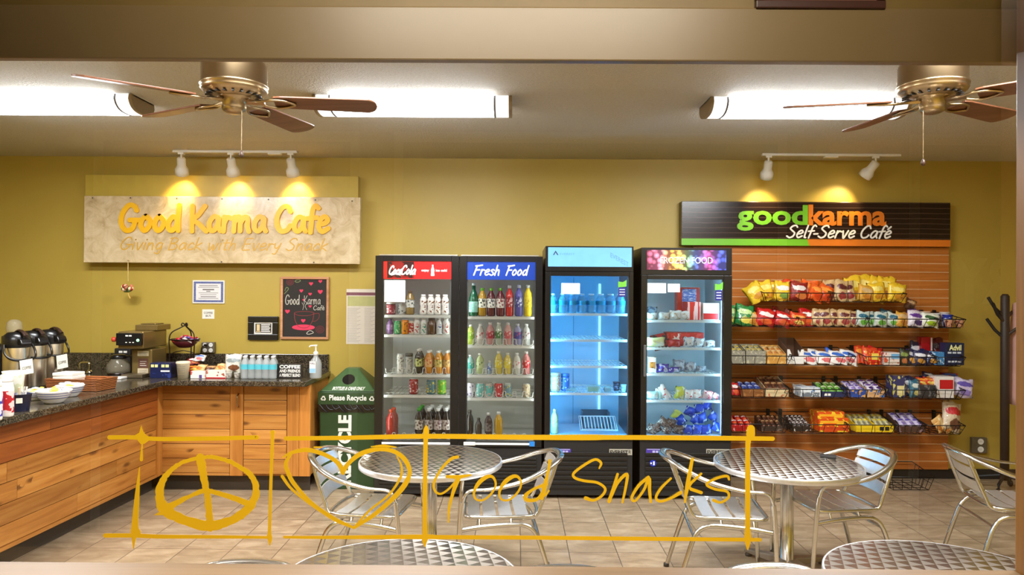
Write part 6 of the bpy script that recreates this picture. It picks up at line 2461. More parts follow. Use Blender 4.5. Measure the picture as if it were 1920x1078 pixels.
def basket(x0, x1, zb, zr, y0=YF1, y1=6.585, wallmount=True):
    t = thing('wire_basket', None, 'basket', ((x0 + x1) / 2, y1, zb), 0, 'black wire baskets on the slatwall')
    ins, r1, r2 = 0.03, 0.0042, 0.0026
    b0, b1, c0, c1 = x0 + ins, x1 - ins, y0 + ins, y1 - 0.004
    m = MB()
    m.tube([(x0, y0, zr), (x1, y0, zr), (x1, y1 - .004, zr + .05), (x0, y1 - .004, zr + .05)], r1, 6, 0, True)
    m.build('rim', BLACKW, t, True)
    m = MB()
    n = max(4, int((x1 - x0) / 0.09))
    m.tube([(b0, c0, zb), (b1, c0, zb), (b1, c1, zb), (b0, c1, zb)], r2, 5, 0, True)
    for k in range(n + 1):
        x = b0 + (b1 - b0) * k / n
        xr = x0 + (x1 - x0) * k / n
        m.tube([(xr, y0, zr), (x, c0, zb), (x, c1, zb)], r2, 5)
    for k in range(1, 4):
        y = c0 + (c1 - c0) * k / 4
        m.tube([(b0, y, zb), (b1, y, zb)], r2, 5)
    m.build('front_grid', BLACKW, t, True)
    for s, xa, xb in ((0, x0, b0), (1, x1, b1)):
        m = MB()
        for k in range(1, 6):
            f = k / 6
            m.tube([(xa, y0 + (y1 - y0) * f, zr + .05 * f), (xb, c0 + (c1 - c0) * f, zb)], r2, 5)
        m.tube([((xa + xb) / 2, y0 + ins / 2, (zr + zb) / 2), ((xa + xb) / 2, y1 - .004, (zr + zb) / 2 + .02)], r2, 5)
        m.build('side_grid', BLACKW, t, True)
    if wallmount:
        m = MB()
        for x in (x0 + .05, x1 - .05):
            m.box(x - .012, x + .012, y1 - .004, YW - .0005, zb, zr + .07)
        m.build('hanger', BLACKW, t, True)
    return t


BASK = {'A': [(1432, 1565), (1567, 1700)], 'B': [(1366, 1499), (1501, 1631), (1633, 1760), (1763, 1811)],
        'C': [(1369, 1486), (1488, 1605), (1624, 1756), (1760, 1811)], 'D': [(1369, 1481), (1484, 1591), (1593, 1662), (1672, 1757), (1760, 1811)],
        'E': [(1369, 1481), (1483, 1591), (1593, 1682), (1684, 1738), (1741, 1811)]}
for row, lst in BASK.items():
    for i, (a, b_) in enumerate(lst):
        xa, xb = PX(a, YF1, 650), PX(b_, YF1, 650)
        t = basket(xa, xb, *BZ[row])
        n = len(lst)
        reg(t, 'black wire basket', 'in the %s row of the snack wall' % NAME[row], xa)
t = basket(PX(1672, 6.2, 880), PX(1752, 6.2, 880), 0.006, 0.12, 6.2, 6.55, False)
t['label'] = 'empty black wire basket standing on the floor below the slatwall'
t['group'] = 'empty baskets'

# ------------------------------------------------------------------ the snacks
YEL, RED_, ORG, DRED, GRN, TAN = (238, 196, 44), (196, 26, 32), (222, 88, 22), (140, 22, 26), (34, 130, 64), (206, 174, 124)
PRP, WHT, NAV, BLU, BRN, BLK = (96, 50, 150), (236, 234, 228), (24, 32, 78), (40, 92, 190), (92, 56, 34), (34, 28, 28)
KINDS = {
    'yellow': (YEL, (248, 226, 120), (206, 140, 40)), 'yellow_white': (YEL, WHT, (120, 150, 60)), 'orange': (ORG, (240, 150, 60), (200, 60, 20)),
    'darkred': (DRED, (236, 226, 220), (214, 120, 60)), 'red': (RED_, (238, 232, 226), (216, 90, 40)), 'tan': (TAN, (96, 40, 40), (150, 50, 50)),
    'green': (GRN, (196, 226, 150), (232, 214, 90)), 'teal': ((196, 206, 196), (30, 96, 120), (100, 170, 60)), 'tealdark': ((40, 100, 124), (226, 232, 226), (206, 196, 120)),
    'purple': ((226, 220, 232), PRP, (70, 40, 110)), 'purpledark': (PRP, (232, 226, 240), (60, 30, 90)), 'lime': ((232, 236, 220), (60, 100, 60), (160, 196, 40)),
    'gold_tan': ((214, 160, 60), TAN, (190, 120, 40)), 'navy': (NAV, (226, 228, 236), (206, 150, 60)), 'blackgreen': ((36, 50, 34), (120, 140, 60), (190, 110, 60)),
    'maroon': ((104, 22, 30), (60, 12, 18), (160, 60, 60)), 'brown': ((110, 66, 44), (190, 150, 100), (60, 34, 24)), 'redorange': ((206, 60, 26), (236, 150, 50), (236, 196, 90)),
    'whiteblue': (WHT, (60, 110, 200), (220, 110, 110)), 'bluewhite': ((60, 110, 214), WHT, (200, 60, 80)), 'coffee': ((206, 186, 156), (190, 40, 46), (120, 80, 60)),
    'bluemetal': ((84, 104, 176), (190, 200, 226), (50, 60, 120)), 'lavender': ((206, 196, 222), (96, 80, 170), (140, 120, 190)), 'greenfoil': ((110, 170, 70), (226, 236, 200), (60, 110, 50)),
    'choc': ((64, 46, 40), (226, 220, 214), (150, 140, 136)), 'yellowgrey': ((196, 190, 140), (232, 206, 60), (130, 126, 110)), 'orangetan': ((226, 180, 110), (236, 214, 160), (196, 120, 50)),
}


def bm_(k):
    return mat_bag('bag_' + k, *KINDS[k], seed=(sum(map(ord, k)) % 7) * 0.5)


BAGC = {}
SEED = [200]


def bag_at(row, px, wpx, top, kind, desc, dy=0.0, ry=0.0, rx=-14, base=None, thick=0.055, place=None):
    """snack bag standing in a basket of the row, its top at photo row `top`"""
    y = YF1 + 0.085 + dy
    z = (BZ[row][0] + 0.006) if base is None else PZ(base, y, px)
    h = max(0.07, PZ(top, y, px) - z)
    w = wpx / F * y
    SEED[0] += 1
    o = packet(w, thick, h, bm_(kind), 10, 9, SEED[0], 'snack_bag')
    x = PX(px, y, 600)
    o.location = (x, y, z + 0.001)
    o.rotation_euler = (R(rx + (SEED[0] * 7) % 13 - 6), R(ry + (SEED[0] * 5) % 11 - 5), R((SEED[0] * 11) % 21 - 10))
    o['category'] = 'snack bag'
    o['group'] = 'snack bags in the %s row of wire baskets' % NAME[row]
    reg(o, desc, place or 'in the %s basket row' % NAME[row], px)
    return o


# top row: chip bags
for px, w_, top, kind, desc, dy, ry in (
        (1426, 34, 527, 'yellow', 'bright yellow chip bag', 0.0, -32), (1439, 30, 526, 'yellow', 'bright yellow chip bag', 0.05, -14), (1452, 30, 526, 'yellow', 'bright yellow chip bag', 0.1, 6),
        (1466, 32, 528, 'yellow_white', 'yellow and white chip bag', 0.0, 2), (1478, 34, 523, 'redorange', 'orange-red chip bag', 0.13, 0), (1497, 36, 528, 'darkred', 'dark red chip bag', 0.0, 3),
        (1517, 34, 524, 'orange', 'bright orange chip bag', 0.1, 12), (1527, 30, 530, 'orange', 'bright orange chip bag', 0.02, 24), (1541, 30, 531, 'orange', 'bright orange chip bag', 0.06, 32),
        (1558, 26, 523, 'tan', 'tan cookie bag', 0.08, 0), (1575, 26, 524, 'tan', 'tan cookie bag', 0.02, 4), (1592, 26, 526, 'tan', 'tan cookie bag', 0.06, -4),
        (1606, 32, 517, 'yellow', 'golden yellow chip bag', 0.12, -12), (1620, 34, 513, 'yellow', 'golden yellow chip bag', 0.16, 8), (1622, 32, 534, 'gold_tan', 'gold and tan chip bag', 0.0, 8),
        (1640, 36, 515, 'yellow', 'golden yellow chip bag', 0.14, 20), (1646, 34, 530, 'yellow', 'golden yellow chip bag', 0.02, -6), (1660, 34, 517, 'yellow', 'golden yellow chip bag', 0.12, 12),
        (1681, 36, 531, 'yellow', 'golden yellow chip bag', 0.0, 6)):
    bag_at('A', px, w_, top, kind, desc, dy, ry)
# bags hanging lower between the rows
bag_at('A', 1703, 20, 559, 'brown', 'small dark brown snack bag', 0.12, 30, -14, 581)
# second row
for px, w_, top, kind, desc, dy, ry in (
        (1378, 30, 570, 'green', 'bright green chip bag', 0.06, -6), (1393, 34, 571, 'green', 'bright green chip bag', 0.0, 4), (1412, 22, 583, 'gold_tan', 'small gold snack bag', 0.0, 8),
        (1432, 36, 578, 'red', 'bright red chip bag', 0.0, 8), (1452, 30, 574, 'darkred', 'dark red snack bag', 0.1, 30), (1464, 32, 584, 'red', 'bright red chip bag', 0.0, 16),
        (1483, 34, 582, 'maroon', 'maroon snack bag', 0.06, 20), (1494, 32, 586, 'redorange', 'orange-red snack bag', 0.0, 8), (1512, 32, 578, 'red', 'bright red chip bag', 0.04, 14),
        (1533, 26, 580, 'tan', 'tan pretzel bag', 0.03, 6), (1549, 24, 579, 'tan', 'tan pretzel bag', 0.0, -3), (1566, 26, 580, 'tan', 'tan pretzel bag', 0.04, 3), (1583, 25, 580, 'tan', 'tan pretzel bag', 0.0, -3), (1600, 24, 581, 'tan', 'tan pretzel bag', 0.03, 3),
        (1616, 24, 583, 'teal', 'grey and teal snack bag', 0.0, 4), (1633, 24, 584, 'teal', 'grey and teal snack bag', 0.04, -4), (1650, 24, 585, 'teal', 'grey and teal snack bag', 0.0, 4), (1662, 24, 579, 'tealdark', 'dark teal snack bag', 0.1, 12), (1672, 24, 586, 'teal', 'grey and teal snack bag', 0.02, 10),
        (1691, 24, 584, 'gold_tan', 'gold cracker bag', 0.0, 14), (1706, 24, 576, 'purpledark', 'deep purple chip bag', 0.1, 16), (1717, 32, 581, 'purple', 'white and purple chip bag', 0.0, 14), (1742, 34, 587, 'lime', 'white and lime chip bag', 0.0, 12)):
    bag_at('B', px, w_, top, kind, desc, dy, ry)
# cups at the end of the second row
CUPB = ((30, 50, 150), (226, 230, 240))
for px, y, h, lab, cap, base, desc in ((1754, 6.42, 0.115, CUPB, (220, 226, 236), 0, 'tall blue snack cup'), (1771, 6.47, .125, ((226, 222, 226), (160, 120, 110)), (214, 206, 196), 0, 'tall pale snack cup'),
                                       (1777, 6.40, .105, CUPB, (40, 60, 160), 0, 'blue-lidded snack cup'), (1780, 6.3, .068, ((206, 150, 120), (120, 60, 40)), (216, 196, 160), 0, 'small peach snack cup'), (1799, 6.31, .068, ((206, 150, 120), (120, 60, 40)), (216, 196, 160), 0, 'small peach snack cup'), (1735, 6.47, .13, ((190, 140, 110), (226, 190, 160)), (214, 180, 150), 0, 'tall peach snack cup')):
    o = vessel('cup', h, 0.036 if h < .1 else .04, lab[0], lab, cap)
    put(o, PX(px, y), y, BZ['B'][0] + .004, None, 'snack cup', 'snack cups at the end of the second basket row')
    reg(o, desc, 'at the right end of the second basket row', px)

# third row: boxes and packs
CM = lambda n, a, b, s=40, t=.57: mat_print('pack_' + n, a, b, s, t)


def tray(row, px0, px1, front, mt, desc, depth=0.24, back=0.06, dy=0.03):
    """open display tray: low front, sides rising to the back"""
    y0 = YF1 + 0.045 + dy
    x0, x1 = PX(px0, y0, 650), PX(px1, y0, 650)
    z0 = BZ[row][0] + 0.005
    w_, hf = x1 - x0, max(.03, PZ(front, y0, px0) - z0)
    hb = hf + back
    m = MB()
    t = .004
    m.box(-w_ / 2, w_ / 2, 0, t, 0, hf)
    m.box(-w_ / 2, w_ / 2, depth - t, depth, 0, hb)
    m.box(-w_ / 2, w_ / 2, t, depth - t, 0, t)
    for xa, xb in ((-w_ / 2, -w_ / 2 + t), (w_ / 2 - t, w_ / 2)):
        vs = [(xa, t, t), (xb, t, t), (xb, depth - t, t), (xa, depth - t, t), (xa, t, hf), (xb, t, hf), (xb, depth - t, hb), (xa, depth - t, hb)]
        m.add(vs, [(0, 3, 2, 1), (4, 5, 6, 7), (0, 1, 5, 4), (1, 2, 6, 5), (2, 3, 7, 6), (3, 0, 4, 7)])
    o = m.build('display_tray', mt, None)
    o.location = ((x0 + x1) / 2, y0, z0)
    tag(o, desc, 'tray', 'open display trays on the snack wall')
    return o, w_, hf, hb, depth, z0, y0, (x0 + x1) / 2


def fill(tr, n, rows, mt, desc, place, size=None, cat='snack bar', grp='snack bars in the display trays', name='snack_bar'):
    """bars lying in a display tray, each one an object"""
    o, w_, hf, hb, d, z0, y0, cx = tr
    bw = (w_ - .012) / n
    bd = (d - .03) / rows
    proto = None
    for r in range(rows):
        for k in range(n):
            if proto is None:
                SEED[0] += 1
                proto = packet(bw * .94, .03, bd * 1.15, mt, 6, 6, SEED[0], name)
                b = proto
            else:
                b = dup(proto)
            y = y0 + .012 + bd * r
            f = (r + .5) / rows
            b.location = (cx - w_ / 2 + .006 + bw * (k + .5), y, z0 + hf * .72 + (hb - hf) * f * .8)
            b.rotation_euler = (R(-70), 0, R(((k * 37 + r * 53) % 11) - 5))
            b['category'] = cat
            b['group'] = grp
            reg(b, desc + ('', ' mid row', ' back row')[0 if r == 0 else (1 if r < rows - 1 else 2)], place, cx + k * .01)


GB = lambda n, k: bm_(k)
# row C left to right
for i, (a, b_) in enumerate(((1372, 1397), (1399, 1436))):
    tr = tray('C', a, b_, 658, CM('grey', (150, 146, 130), (196, 190, 160)), ('grey-yellow snack tray at the left end of the third basket row', 'wider grey-yellow snack tray, second in the third basket row')[i], .2, .045)
    fill(tr, 2 if i == 0 else 3, 2, bm_('yellowgrey'), 'grey and yellow snack pack', 'in the %s tray' % ('left grey' if i == 0 else 'wider grey'))
tr = tray('C', 1438, 1474, 663, CM('tan', (206, 150, 70), (226, 190, 120)), 'orange-tan snack tray in the third basket row', .2, .06)
fill(tr, 3, 2, bm_('orangetan'), 'orange-tan snack pack', 'in the third row tray')
# white display box with a cut-out front
y0 = YF1 + .075
x0, x1 = PX(1476, y0, 670), PX(1507, y0, 670)
z0, zt = BZ['C'][0] + .005, PZ(655, y0, 1490)
hh = zt - z0
w_ = x1 - x0
m = MB()
m.prism([(-w_ / 2, 0), (w_ / 2, 0), (w_ / 2, hh), (w_ * .36, hh), (w_ * .2, hh * .55), (-w_ * .2, hh * .55), (-w_ * .36, hh), (-w_ / 2, hh)], -.002, .002, 0, Matrix.Rotation(R(90), 4, 'X'))
for s in (-1, 1):
    m.add([(s * w_ / 2, .003, 0), (s * w_ / 2, .22, 0), (s * w_ / 2, .22, hh * 1.7), (s * w_ / 2, .003, hh), (s * (w_ / 2 - .004), .003, 0), (s * (w_ / 2 - .004), .22, 0), (s * (w_ / 2 - .004), .22, hh * 1.7), (s * (w_ / 2 - .004), .003, hh)],
          [(0, 1, 2, 3), (4, 7, 6, 5), (0, 4, 5, 1), (1, 5, 6, 2), (2, 6, 7, 3), (3, 7, 4, 0)], 1)
m.box(-w_ / 2, w_ / 2, .216, .22, 0, hh * 1.7, 1)
m.box(-w_ / 2 + .004, w_ / 2 - .004, .003, .216, 0, .004, 1)
put(m.build('display_box', [mat('box_white_card', (238, 236, 230), .6), mat('box_brown_card', (92, 60, 40), .7)]), (x0 + x1) / 2, y0, z0, 'empty white-fronted display box with a notched opening', 'box')
for px, w2, top, kind, desc, dy, ry, rx in ((1516, 34, 651, 'whiteblue', 'white and blue snack packet', .0, 12, -38), (1533, 34, 651, 'whiteblue', 'white and blue snack packet', .03, 12, -38), (1549, 34, 653, 'whiteblue', 'white and blue snack packet', 0, 12, -38), (1563, 30, 650, 'bluewhite', 'bright blue snack packet', .05, 18, -38), (1574, 34, 652, 'whiteblue', 'white and blue snack packet', .0, 14, -38), (1590, 34, 653, 'whiteblue', 'white and blue snack packet', .03, 14, -38),
                                             (1617, 24, 644, 'redorange', 'red-orange snack packet', .05, 14, -30), (1628, 28, 650, 'redorange', 'red-orange snack packet', .0, 10, -20), (1640, 30, 649, 'red', 'red cracker packet', .08, 8, -20),
                                             (1693, 18, 655, 'blackgreen', 'dark green snack bag', .0, 10, -14), (1708, 22, 652, 'navy', 'navy cookie bag', .0, 14, -25), (1724, 26, 657, 'navy', 'navy cookie bag', .0, 10, -18), (1738, 26, 655, 'navy', 'navy cookie bag', .06, 8, -18), (1748, 22, 660, 'navy', 'navy cookie bag', .0, 6, -14), (1716, 22, 640, 'navy', 'navy snack bag', .2, 4, -8)):
    bag_at('C', px, w2, top, kind, desc, dy, ry, rx, None, .04)


def box_at(row, px0, px1, top, mt, desc, depth=.12, dy=0.0, patch=None, pmat=None, rz=0, name='carton', base=None, cat='carton'):
    y0 = YF1 + .05 + dy
    x0, x1 = PX(px0, y0, 650), PX(px1, y0, 650)
    z0 = BZ[row][0] + .005 if base is None else base
    h = PZ(top, y0, px0) - z0
    o = carton(x1 - x0, depth, h, mt, name, patch, pmat)
    put(o, (x0 + x1) / 2, y0 + depth / 2, z0, desc, cat, None, rz)
    return o, (x0, x1, y0, z0, h)


box_at('C', 1630, 1652, 657, CM('redyel', (206, 40, 30), (236, 190, 60), 60, .6), 'red and yellow carton in front of the red cracker packets', .1, 0.0, (.2, .8, .35, .8), mat('panel_yellow', (240, 214, 90), .4))
box_at('C', 1658, 1687, 661, CM('whitered', (226, 214, 206), (206, 90, 60), 26, .6), 'white and red carton with a blue corner in the third basket row', .12, 0.0, (.45, .98, .5, .9), mat('panel_sky', (110, 170, 214), .4))
box_at('C', 1728, 1748, 632, CM('redbox', (176, 22, 30), (150, 16, 24), 20, .6), 'tall plain red carton behind the navy cookie bags', .08, .2, (.86, 1.0, .05, .98), mat('panel_side', (226, 222, 216), .4))
box_at('C', 1752, 1771, 660, CM('skybox', (60, 130, 190), (196, 220, 236), 40, .56), 'small sky-blue carton left of the navy pain-relief box', .08, .03)
o, (x0, x1, y0, z0, h) = box_at('C', 1773, 1808, 643, mat('advil_navy', (20, 34, 70), .35), 'navy pain-relief box with white lettering at the end of the third row', .09, .02)
m = MB()
f_ = lambda u, v, w: (u, y0 - w - .0004, v)
text(m, 'Advil', x0 + .03, x1 - .025, z0 + h * .66, z0 + h * .92, f_, .0006, 0, .03)
dashes(m, 3, x0 + .018, x1 - .018, z0 + h * .52, z0 + h * .6, f_, .0006, 1)
dashes(m, 4, x0 + .02, x1 - .02, z0 + h * .12, z0 + h * .2, f_, .0006, 1)
lt = m.build('box_lettering', [mat('advil_yellow', (240, 240, 170), .4), mat('advil_white', (200, 210, 226), .4)])
lt.parent = o
lt.matrix_parent_inverse = Matrix.Translation(o.location).inverted()
bag_at('C', 1762, 26, 634, 'maroon', 'dark maroon snack bag behind the sky-blue carton', .22, 0, -8)

# fourth row
bag_at('D', 1380, 16, 716, 'red', 'small red snack packet', .05, 0, -30, None, .035)
tr = tray('D', 1391, 1432, 730, CM('browntray', (140, 90, 50), (176, 120, 70)), 'brown tray of blue bars in the fourth basket row', .2, .04)
fill(tr, 3, 2, bm_('bluemetal'), 'blue foil bar', 'in the fourth row brown tray')
tr = tray('D', 1436, 1479, 728, CM('tantray', (216, 196, 150), (190, 90, 60), 40, .6), 'cream and red tray of dark bars in the fourth basket row', .26, .07)
fill(tr, 3, 2, bm_('brown'), 'dark brown bar', 'in the cream and red tray')
box_at('D', 1502, 1539, 727, CM('mintbox', (226, 232, 236), (80, 130, 190), 34, .6), 'white and blue mint box in the fourth basket row', .14, .01, (.05, .95, .05, .5), CM('mintpanel', (110, 120, 130), (226, 232, 236), 30))
bag_at('D', 1502, 26, 716, 'whiteblue', 'white and blue mint packet behind the mint box', .16, 0, -40, None, .03)
tr = tray('D', 1542, 1586, 734, mat('tray_navy', (40, 48, 90), .4), 'navy tray of green packs in the fourth basket row', .22, .05)
fill(tr, 3, 2, bm_('greenfoil'), 'green foil pack', 'in the fourth row navy tray')
m = MB()
t0 = tr[0]
dashes(m, 2, -.08, -.02, .01, .03, lambda u, v, w: (u, -w, v), .0006, 0)
m.build('tray_lettering', SIGNW, t0)
tr = tray('D', 1594, 1623, 731, CM('bluegold', (50, 80, 160), (226, 170, 90), 24, .54), 'blue and gold tray in the fourth basket row', .22, .05)
fill(tr, 2, 2, bm_('lavender'), 'lavender bar', 'in the blue and gold tray')
tr = tray('D', 1627, 1659, 731, CM('goldblue', (216, 170, 120), (60, 110, 180), 24, .54), 'tan and blue tray in the fourth basket row', .24, .06)
fill(tr, 2, 2, bm_('purple'), 'purple and white bar', 'in the tan and blue tray')
box_at('D', 1676, 1697, 705, CM('navyyel', (56, 56, 100), (214, 206, 110), 26, .57), 'tall navy and yellow carton in the fourth basket row', .14, .03, (.3, .95, .1, .55), mat('panel_cream', (226, 214, 150), .4))
for px, w2, top, kind, desc, dy in ((1704, 22, 705, 'navy', 'navy snack bag with teal print', .06), (1716, 22, 712, 'tealdark', 'dark teal snack bag', .0), (1727, 20, 706, 'navy', 'navy snack bag with teal print', .08)):
    bag_at('D', px, w2, top, kind, desc, dy, 4, -12)
box_at('D', 1724, 1755, 722, CM('charcoal', (56, 54, 58), (110, 108, 112), 20, .6), 'charcoal grey carton in the fourth basket row', .14, .0)
for px, top in ((1729, 709), (1743, 707), (1752, 712)):
    bag_at('D', px, 22, top, 'redorange', 'orange and black candy packet', .03, (px % 5) * 8 - 16, -30, 722, .035, 'on the charcoal carton')
bag_at('D', 1741, 22, 698, 'navy', 'small navy packet above the orange candy packets', .1, 10, -30, 712, .035)
o, (x0, x1, y0, z0, h) = box_at('D', 1757, 1789, 706, CM('whitebox', (232, 228, 222), (226, 214, 206), 20, .6), 'white carton with a red panel at the end of the fourth row', .16, .02, (.16, .95, .42, .85), mat('panel_bright_red', (196, 30, 38), .4))
box_at('D', 1772, 1796, 700, CM('redbluebox', (190, 40, 40), (60, 90, 170), 20, .5), 'red and blue carton behind the white one in the fourth row', .08, .2)
bag_at('D', 1804, 36, 709, 'lavender', 'white and purple snack bag at the right end', .03, 6, -10, None, .09)

# bottom row
tr = tray('E', 1372, 1412, 797, CM('redtray', (176, 20, 26), (226, 190, 190), 40, .62), 'red candy tray at the left end of the bottom basket row', .2, .05)
fill(tr, 3, 2, bm_('red'), 'red candy bar', 'in the bottom row red tray')
tr = tray('E', 1429, 1468, 799, CM('darktray', (60, 46, 40), (110, 90, 80), 30, .6), 'dark brown tray of black bars in the bottom basket row', .2, .06)
fill(tr, 4, 2, bm_('brown'), 'dark chocolate bar', 'in the dark brown tray')
tr = tray('E', 1487, 1521, 799, CM('blacktray', (44, 34, 32), (200, 196, 190), 44, .62), 'black tray of dark and white bars in the bottom row', .22, .06)
fill(tr, 4, 3, bm_('choc'), 'dark and white candy bar', 'in the black tray')
ORY = CM('orangeyel', (220, 80, 24), (240, 206, 50), 26, .55)
ry0 = YF1 + .06
zb_ = BZ['E'][0] + .005
for k, (top, base, x0_, x1_) in enumerate(((797, None, 1538, 1593), (784, 0, 1536, 1592), (772, 0, 1534, 1584))):
    if k == 0:
        o, info = box_at('E', x0_, x1_, top, ORY, 'orange and yellow candy carton at the bottom of its stack', .2, .01, (.05, .95, .2, .75), mat('panel_orange', (206, 70, 24), .4))
        zc = info[3] + info[4]
    else:
        o, info = box_at('E', x0_, x1_, top, ORY, ('', 'orange and yellow candy carton in the middle of its stack', 'orange and yellow candy carton on top of its stack')[k], .2, .01 + .02 * k, (.05, .95, .2, .6), mat('panel_amber', (240, 180, 40), .4), 0, 'carton', zc + .001)
        zc = info[3] + info[4]
YT = CM('yeltray', (236, 200, 30), (246, 224, 80), 20, .6)
tr = tray('E', 1606, 1640, 797, YT, 'yellow tray of candy packs, left one in the bottom row', .24, .05)
fill(tr, 3, 2, bm_('yellowgrey'), 'yellow candy pack', 'in the left yellow tray')
tr = tray('E', 1642, 1676, 797, YT, 'yellow tray of candy packs, right one in the bottom row', .24, .05)
fill(tr, 3, 2, bm_('yellowgrey'), 'yellow candy pack', 'in the right yellow tray')
m = MB()
dashes(m, 2, -.04, .05, .012, .045, lambda u, v, w: (u, -w, v), .0006, 0)
m.build('tray_lettering', INK, tr[0])
tr = tray('E', 1688, 1736, 799, CM('browntray2', (80, 54, 44), (150, 120, 130), 24, .62), 'brown tray of lavender bars in the bottom basket row', .24, .08)
fill(tr, 3, 2, bm_('lavender'), 'lavender candy bar', 'in the bottom row brown tray')
for px, top, ry, dy in ((1752, 790, 60, .02), (1762, 792, 58, .06), (1758, 797, 62, .0), (1770, 799, 50, .03)):
    bag_at('E', px, 22, top - 14, 'orangetan', 'orange cracker packet', dy, ry, -10, top + 8, .03, 'in the last bottom row basket')
bag_at('E', 1783, 40, 752, 'coffee', 'tall tan coffee bag with a red label', .03, 8, -8, None, .09, 'at the right end of the bottom row')

# ------------------------------------------------------------------ on the counter
TZ = TOPZ + 0.0006
TAPE = mat('airpot_tag', (236, 230, 214), .6)


def airpot(x, y, rz, label, tag_on=True):
    t = thing('airpot', label, 'coffee airpot', (x, y, TZ), R(rz), 'steel coffee airpots on the left counter')
    m = MB()
    m.lathe([(.078, 0), (.083, .01), (.083, .27), (.08, .285), (.074, .29)], 28)
    m.build('steel_body', mat('airpot_steel', (228, 216, 194), .3, 1.0, vscale=3), t)
    m = MB()
    m.lathe([(.084, 0), (.086, .004), (.086, .014), (.0835, .016)], 28)
    m.build('base_ring', BLACK, t)
    m = MB()
    m.lathe([(.084, .27), (.088, .28), (.088, .315), (.08, .345), (.055, .365), (0, .37)], 28)
    # spout nose over the front
    pts = [(.0, .33), (-.06, .335), (-.115, .325), (-.135, .30), (-.128, .285), (-.085, .29)]
    vs = [(px, -.035, pz) for px, pz in pts] + [(px, .035, pz) for px, pz in pts]
    n = len(pts)
    m.add(vs, [tuple(range(n)), tuple(range(2 * n - 1, n - 1, -1))] + [(i, n + i, n + (i + 1) % n, (i + 1) % n) for i in range(n)])
    m.build('pump_head', BLACK, t, False, .006)
    m = MB()
    m.tube(catmull([(.02, 0, .362), (-.03, 0, .378), (-.08, 0, .37), (-.12, 0, .345)], 5), .014, 8, flat=.5)
    m.build('pump_lever', mat('lever_dark', (46, 30, 26), .25), t)
    m = MB()
    pth = catmull([(-.02, -.092, .29), (-.05, -.10, .24), (-.085, -.075, .205), (-.105, 0, .195), (-.085, .075, .205), (-.05, .10, .24), (-.02, .092, .29)], 5)
    m.tube(pth, .0075, 8)
    m.build('carry_handle', BLACK, t)
    t.scale = (1.0, 1.0, 1.13)
    if tag_on:
        m = MB()
        M2 = Matrix.Translation((-.1135, -.01, .155)) @ Matrix.Rotation(R(-6), 4, 'X')
        m.box(-.001, .001, -.042, .042, -.045, .045, 0, M2)
        lb = m.build('paper_tag', TAPE, t)
        m = MB()
        f_ = lambda u, v, w: tuple(M2 @ Vector((-.0012 - w, -u, v)))
        text(m, 'COFFEE', -.03, .03, -.014, .004, f_, .0005, 0, .01)
        m.build('tag_lettering', INK, lb)
    return t


def ctr(px, py, Y=None):
    """counter-top point seen at a photo pixel"""
    d = CAM_ROT @ Vector(((px - W / 2) / F, -(py - H / 2) / F, -1.0))
    t = (TOPZ - CAM.z) / d.z
    return CAM + d * t


# heads turned towards the left counter's front edge
airpot(-3.50, 5.18, 150, 'steel airpot nearest the front, tagged, with a black pump head')
airpot(-3.505, 5.37, 152, 'steel airpot in the middle of the three pump pots', False)
airpot(-3.50, 5.565, 156, 'steel airpot at the back of the three pump pots', True)
# one more black pot at the picture edge
m = MB()
m.lathe([(.08, 0), (.085, .01), (.085, .27), (.075, .30), (.04, .315), (0, .318)], 24)
o = m.build('coffee_pot', BLACK)
put(o, -3.80, 5.40, TZ, 'plain black coffee pot at the left picture edge, behind the airpots', 'coffee pot')

# clear cup dome and silver dispenser tube behind the pots
m = MB()
m.lathe([(.05, 0), (.056, .06), (.05, .1), (.03, .12), (0, .124)], 18)
m2 = m.build('lid_dome', mat_clear('dome_clear', (214, 206, 180), .22), None)
put(m2, -3.83, 5.64, TZ + .36, 'clear dome lid on the stand behind the airpots', 'lid')
m = MB()
m.box(-.06, .06, -.06, .06, 0, .359)
put(m.build('supply_stand', BLACKM, None, False, .006), -3.83, 5.64, TZ, 'black square stand behind the airpots holding a clear dome', 'stand')

# creamers, cups, stirrers at the front left
def creamer(px, py, h, r, c1, c2, lab):
    p = ctr(px, py)
    m = MB()
    m.lathe([(r * .92, 0), (r, .01), (r, h * .66), (r * .86, h * .78), (r * .82, h * .84)], 22)
    o = m.build('creamer_canister', WHITEP)
    m = MB()
    m.lathe([(r * 1.012, h * .1), (r * 1.012, h * .62)], 22, 0, None, True, False)
    m.build('label', mat_print('creamer_%d' % px, c1, c2, 16, .52), o)
    m = MB()
    m.lathe([(r * .86, h * .83), (r * .88, h * .86), (r * .88, h * .98), (r * .8, h), (0, h)], 22)
    m.build('cap', WHITEP, o)
    put(o, p.x, p.y, TZ, lab, 'creamer')
    return o


creamer(12, 781, .235, .036, (190, 30, 40), (236, 214, 210), 'white creamer canister with a red label at the counter front')
creamer(-10, 788, .22, .036, (70, 70, 160), (226, 224, 236), 'white creamer canister with a purple label cut by the picture edge')
p = ctr(10, 757)
m = MB()
m.lathe([(.045, 0), (.06, .16), (.066, .19)], 20)
o = m.build('cup_sleeve', mat_print('lid_stack', (222, 226, 190), (240, 240, 230), 18, .5))
put(o, p.x - .03, p.y + .12, TZ, 'pale green and white cup stack behind the red creamer', 'cup stack')
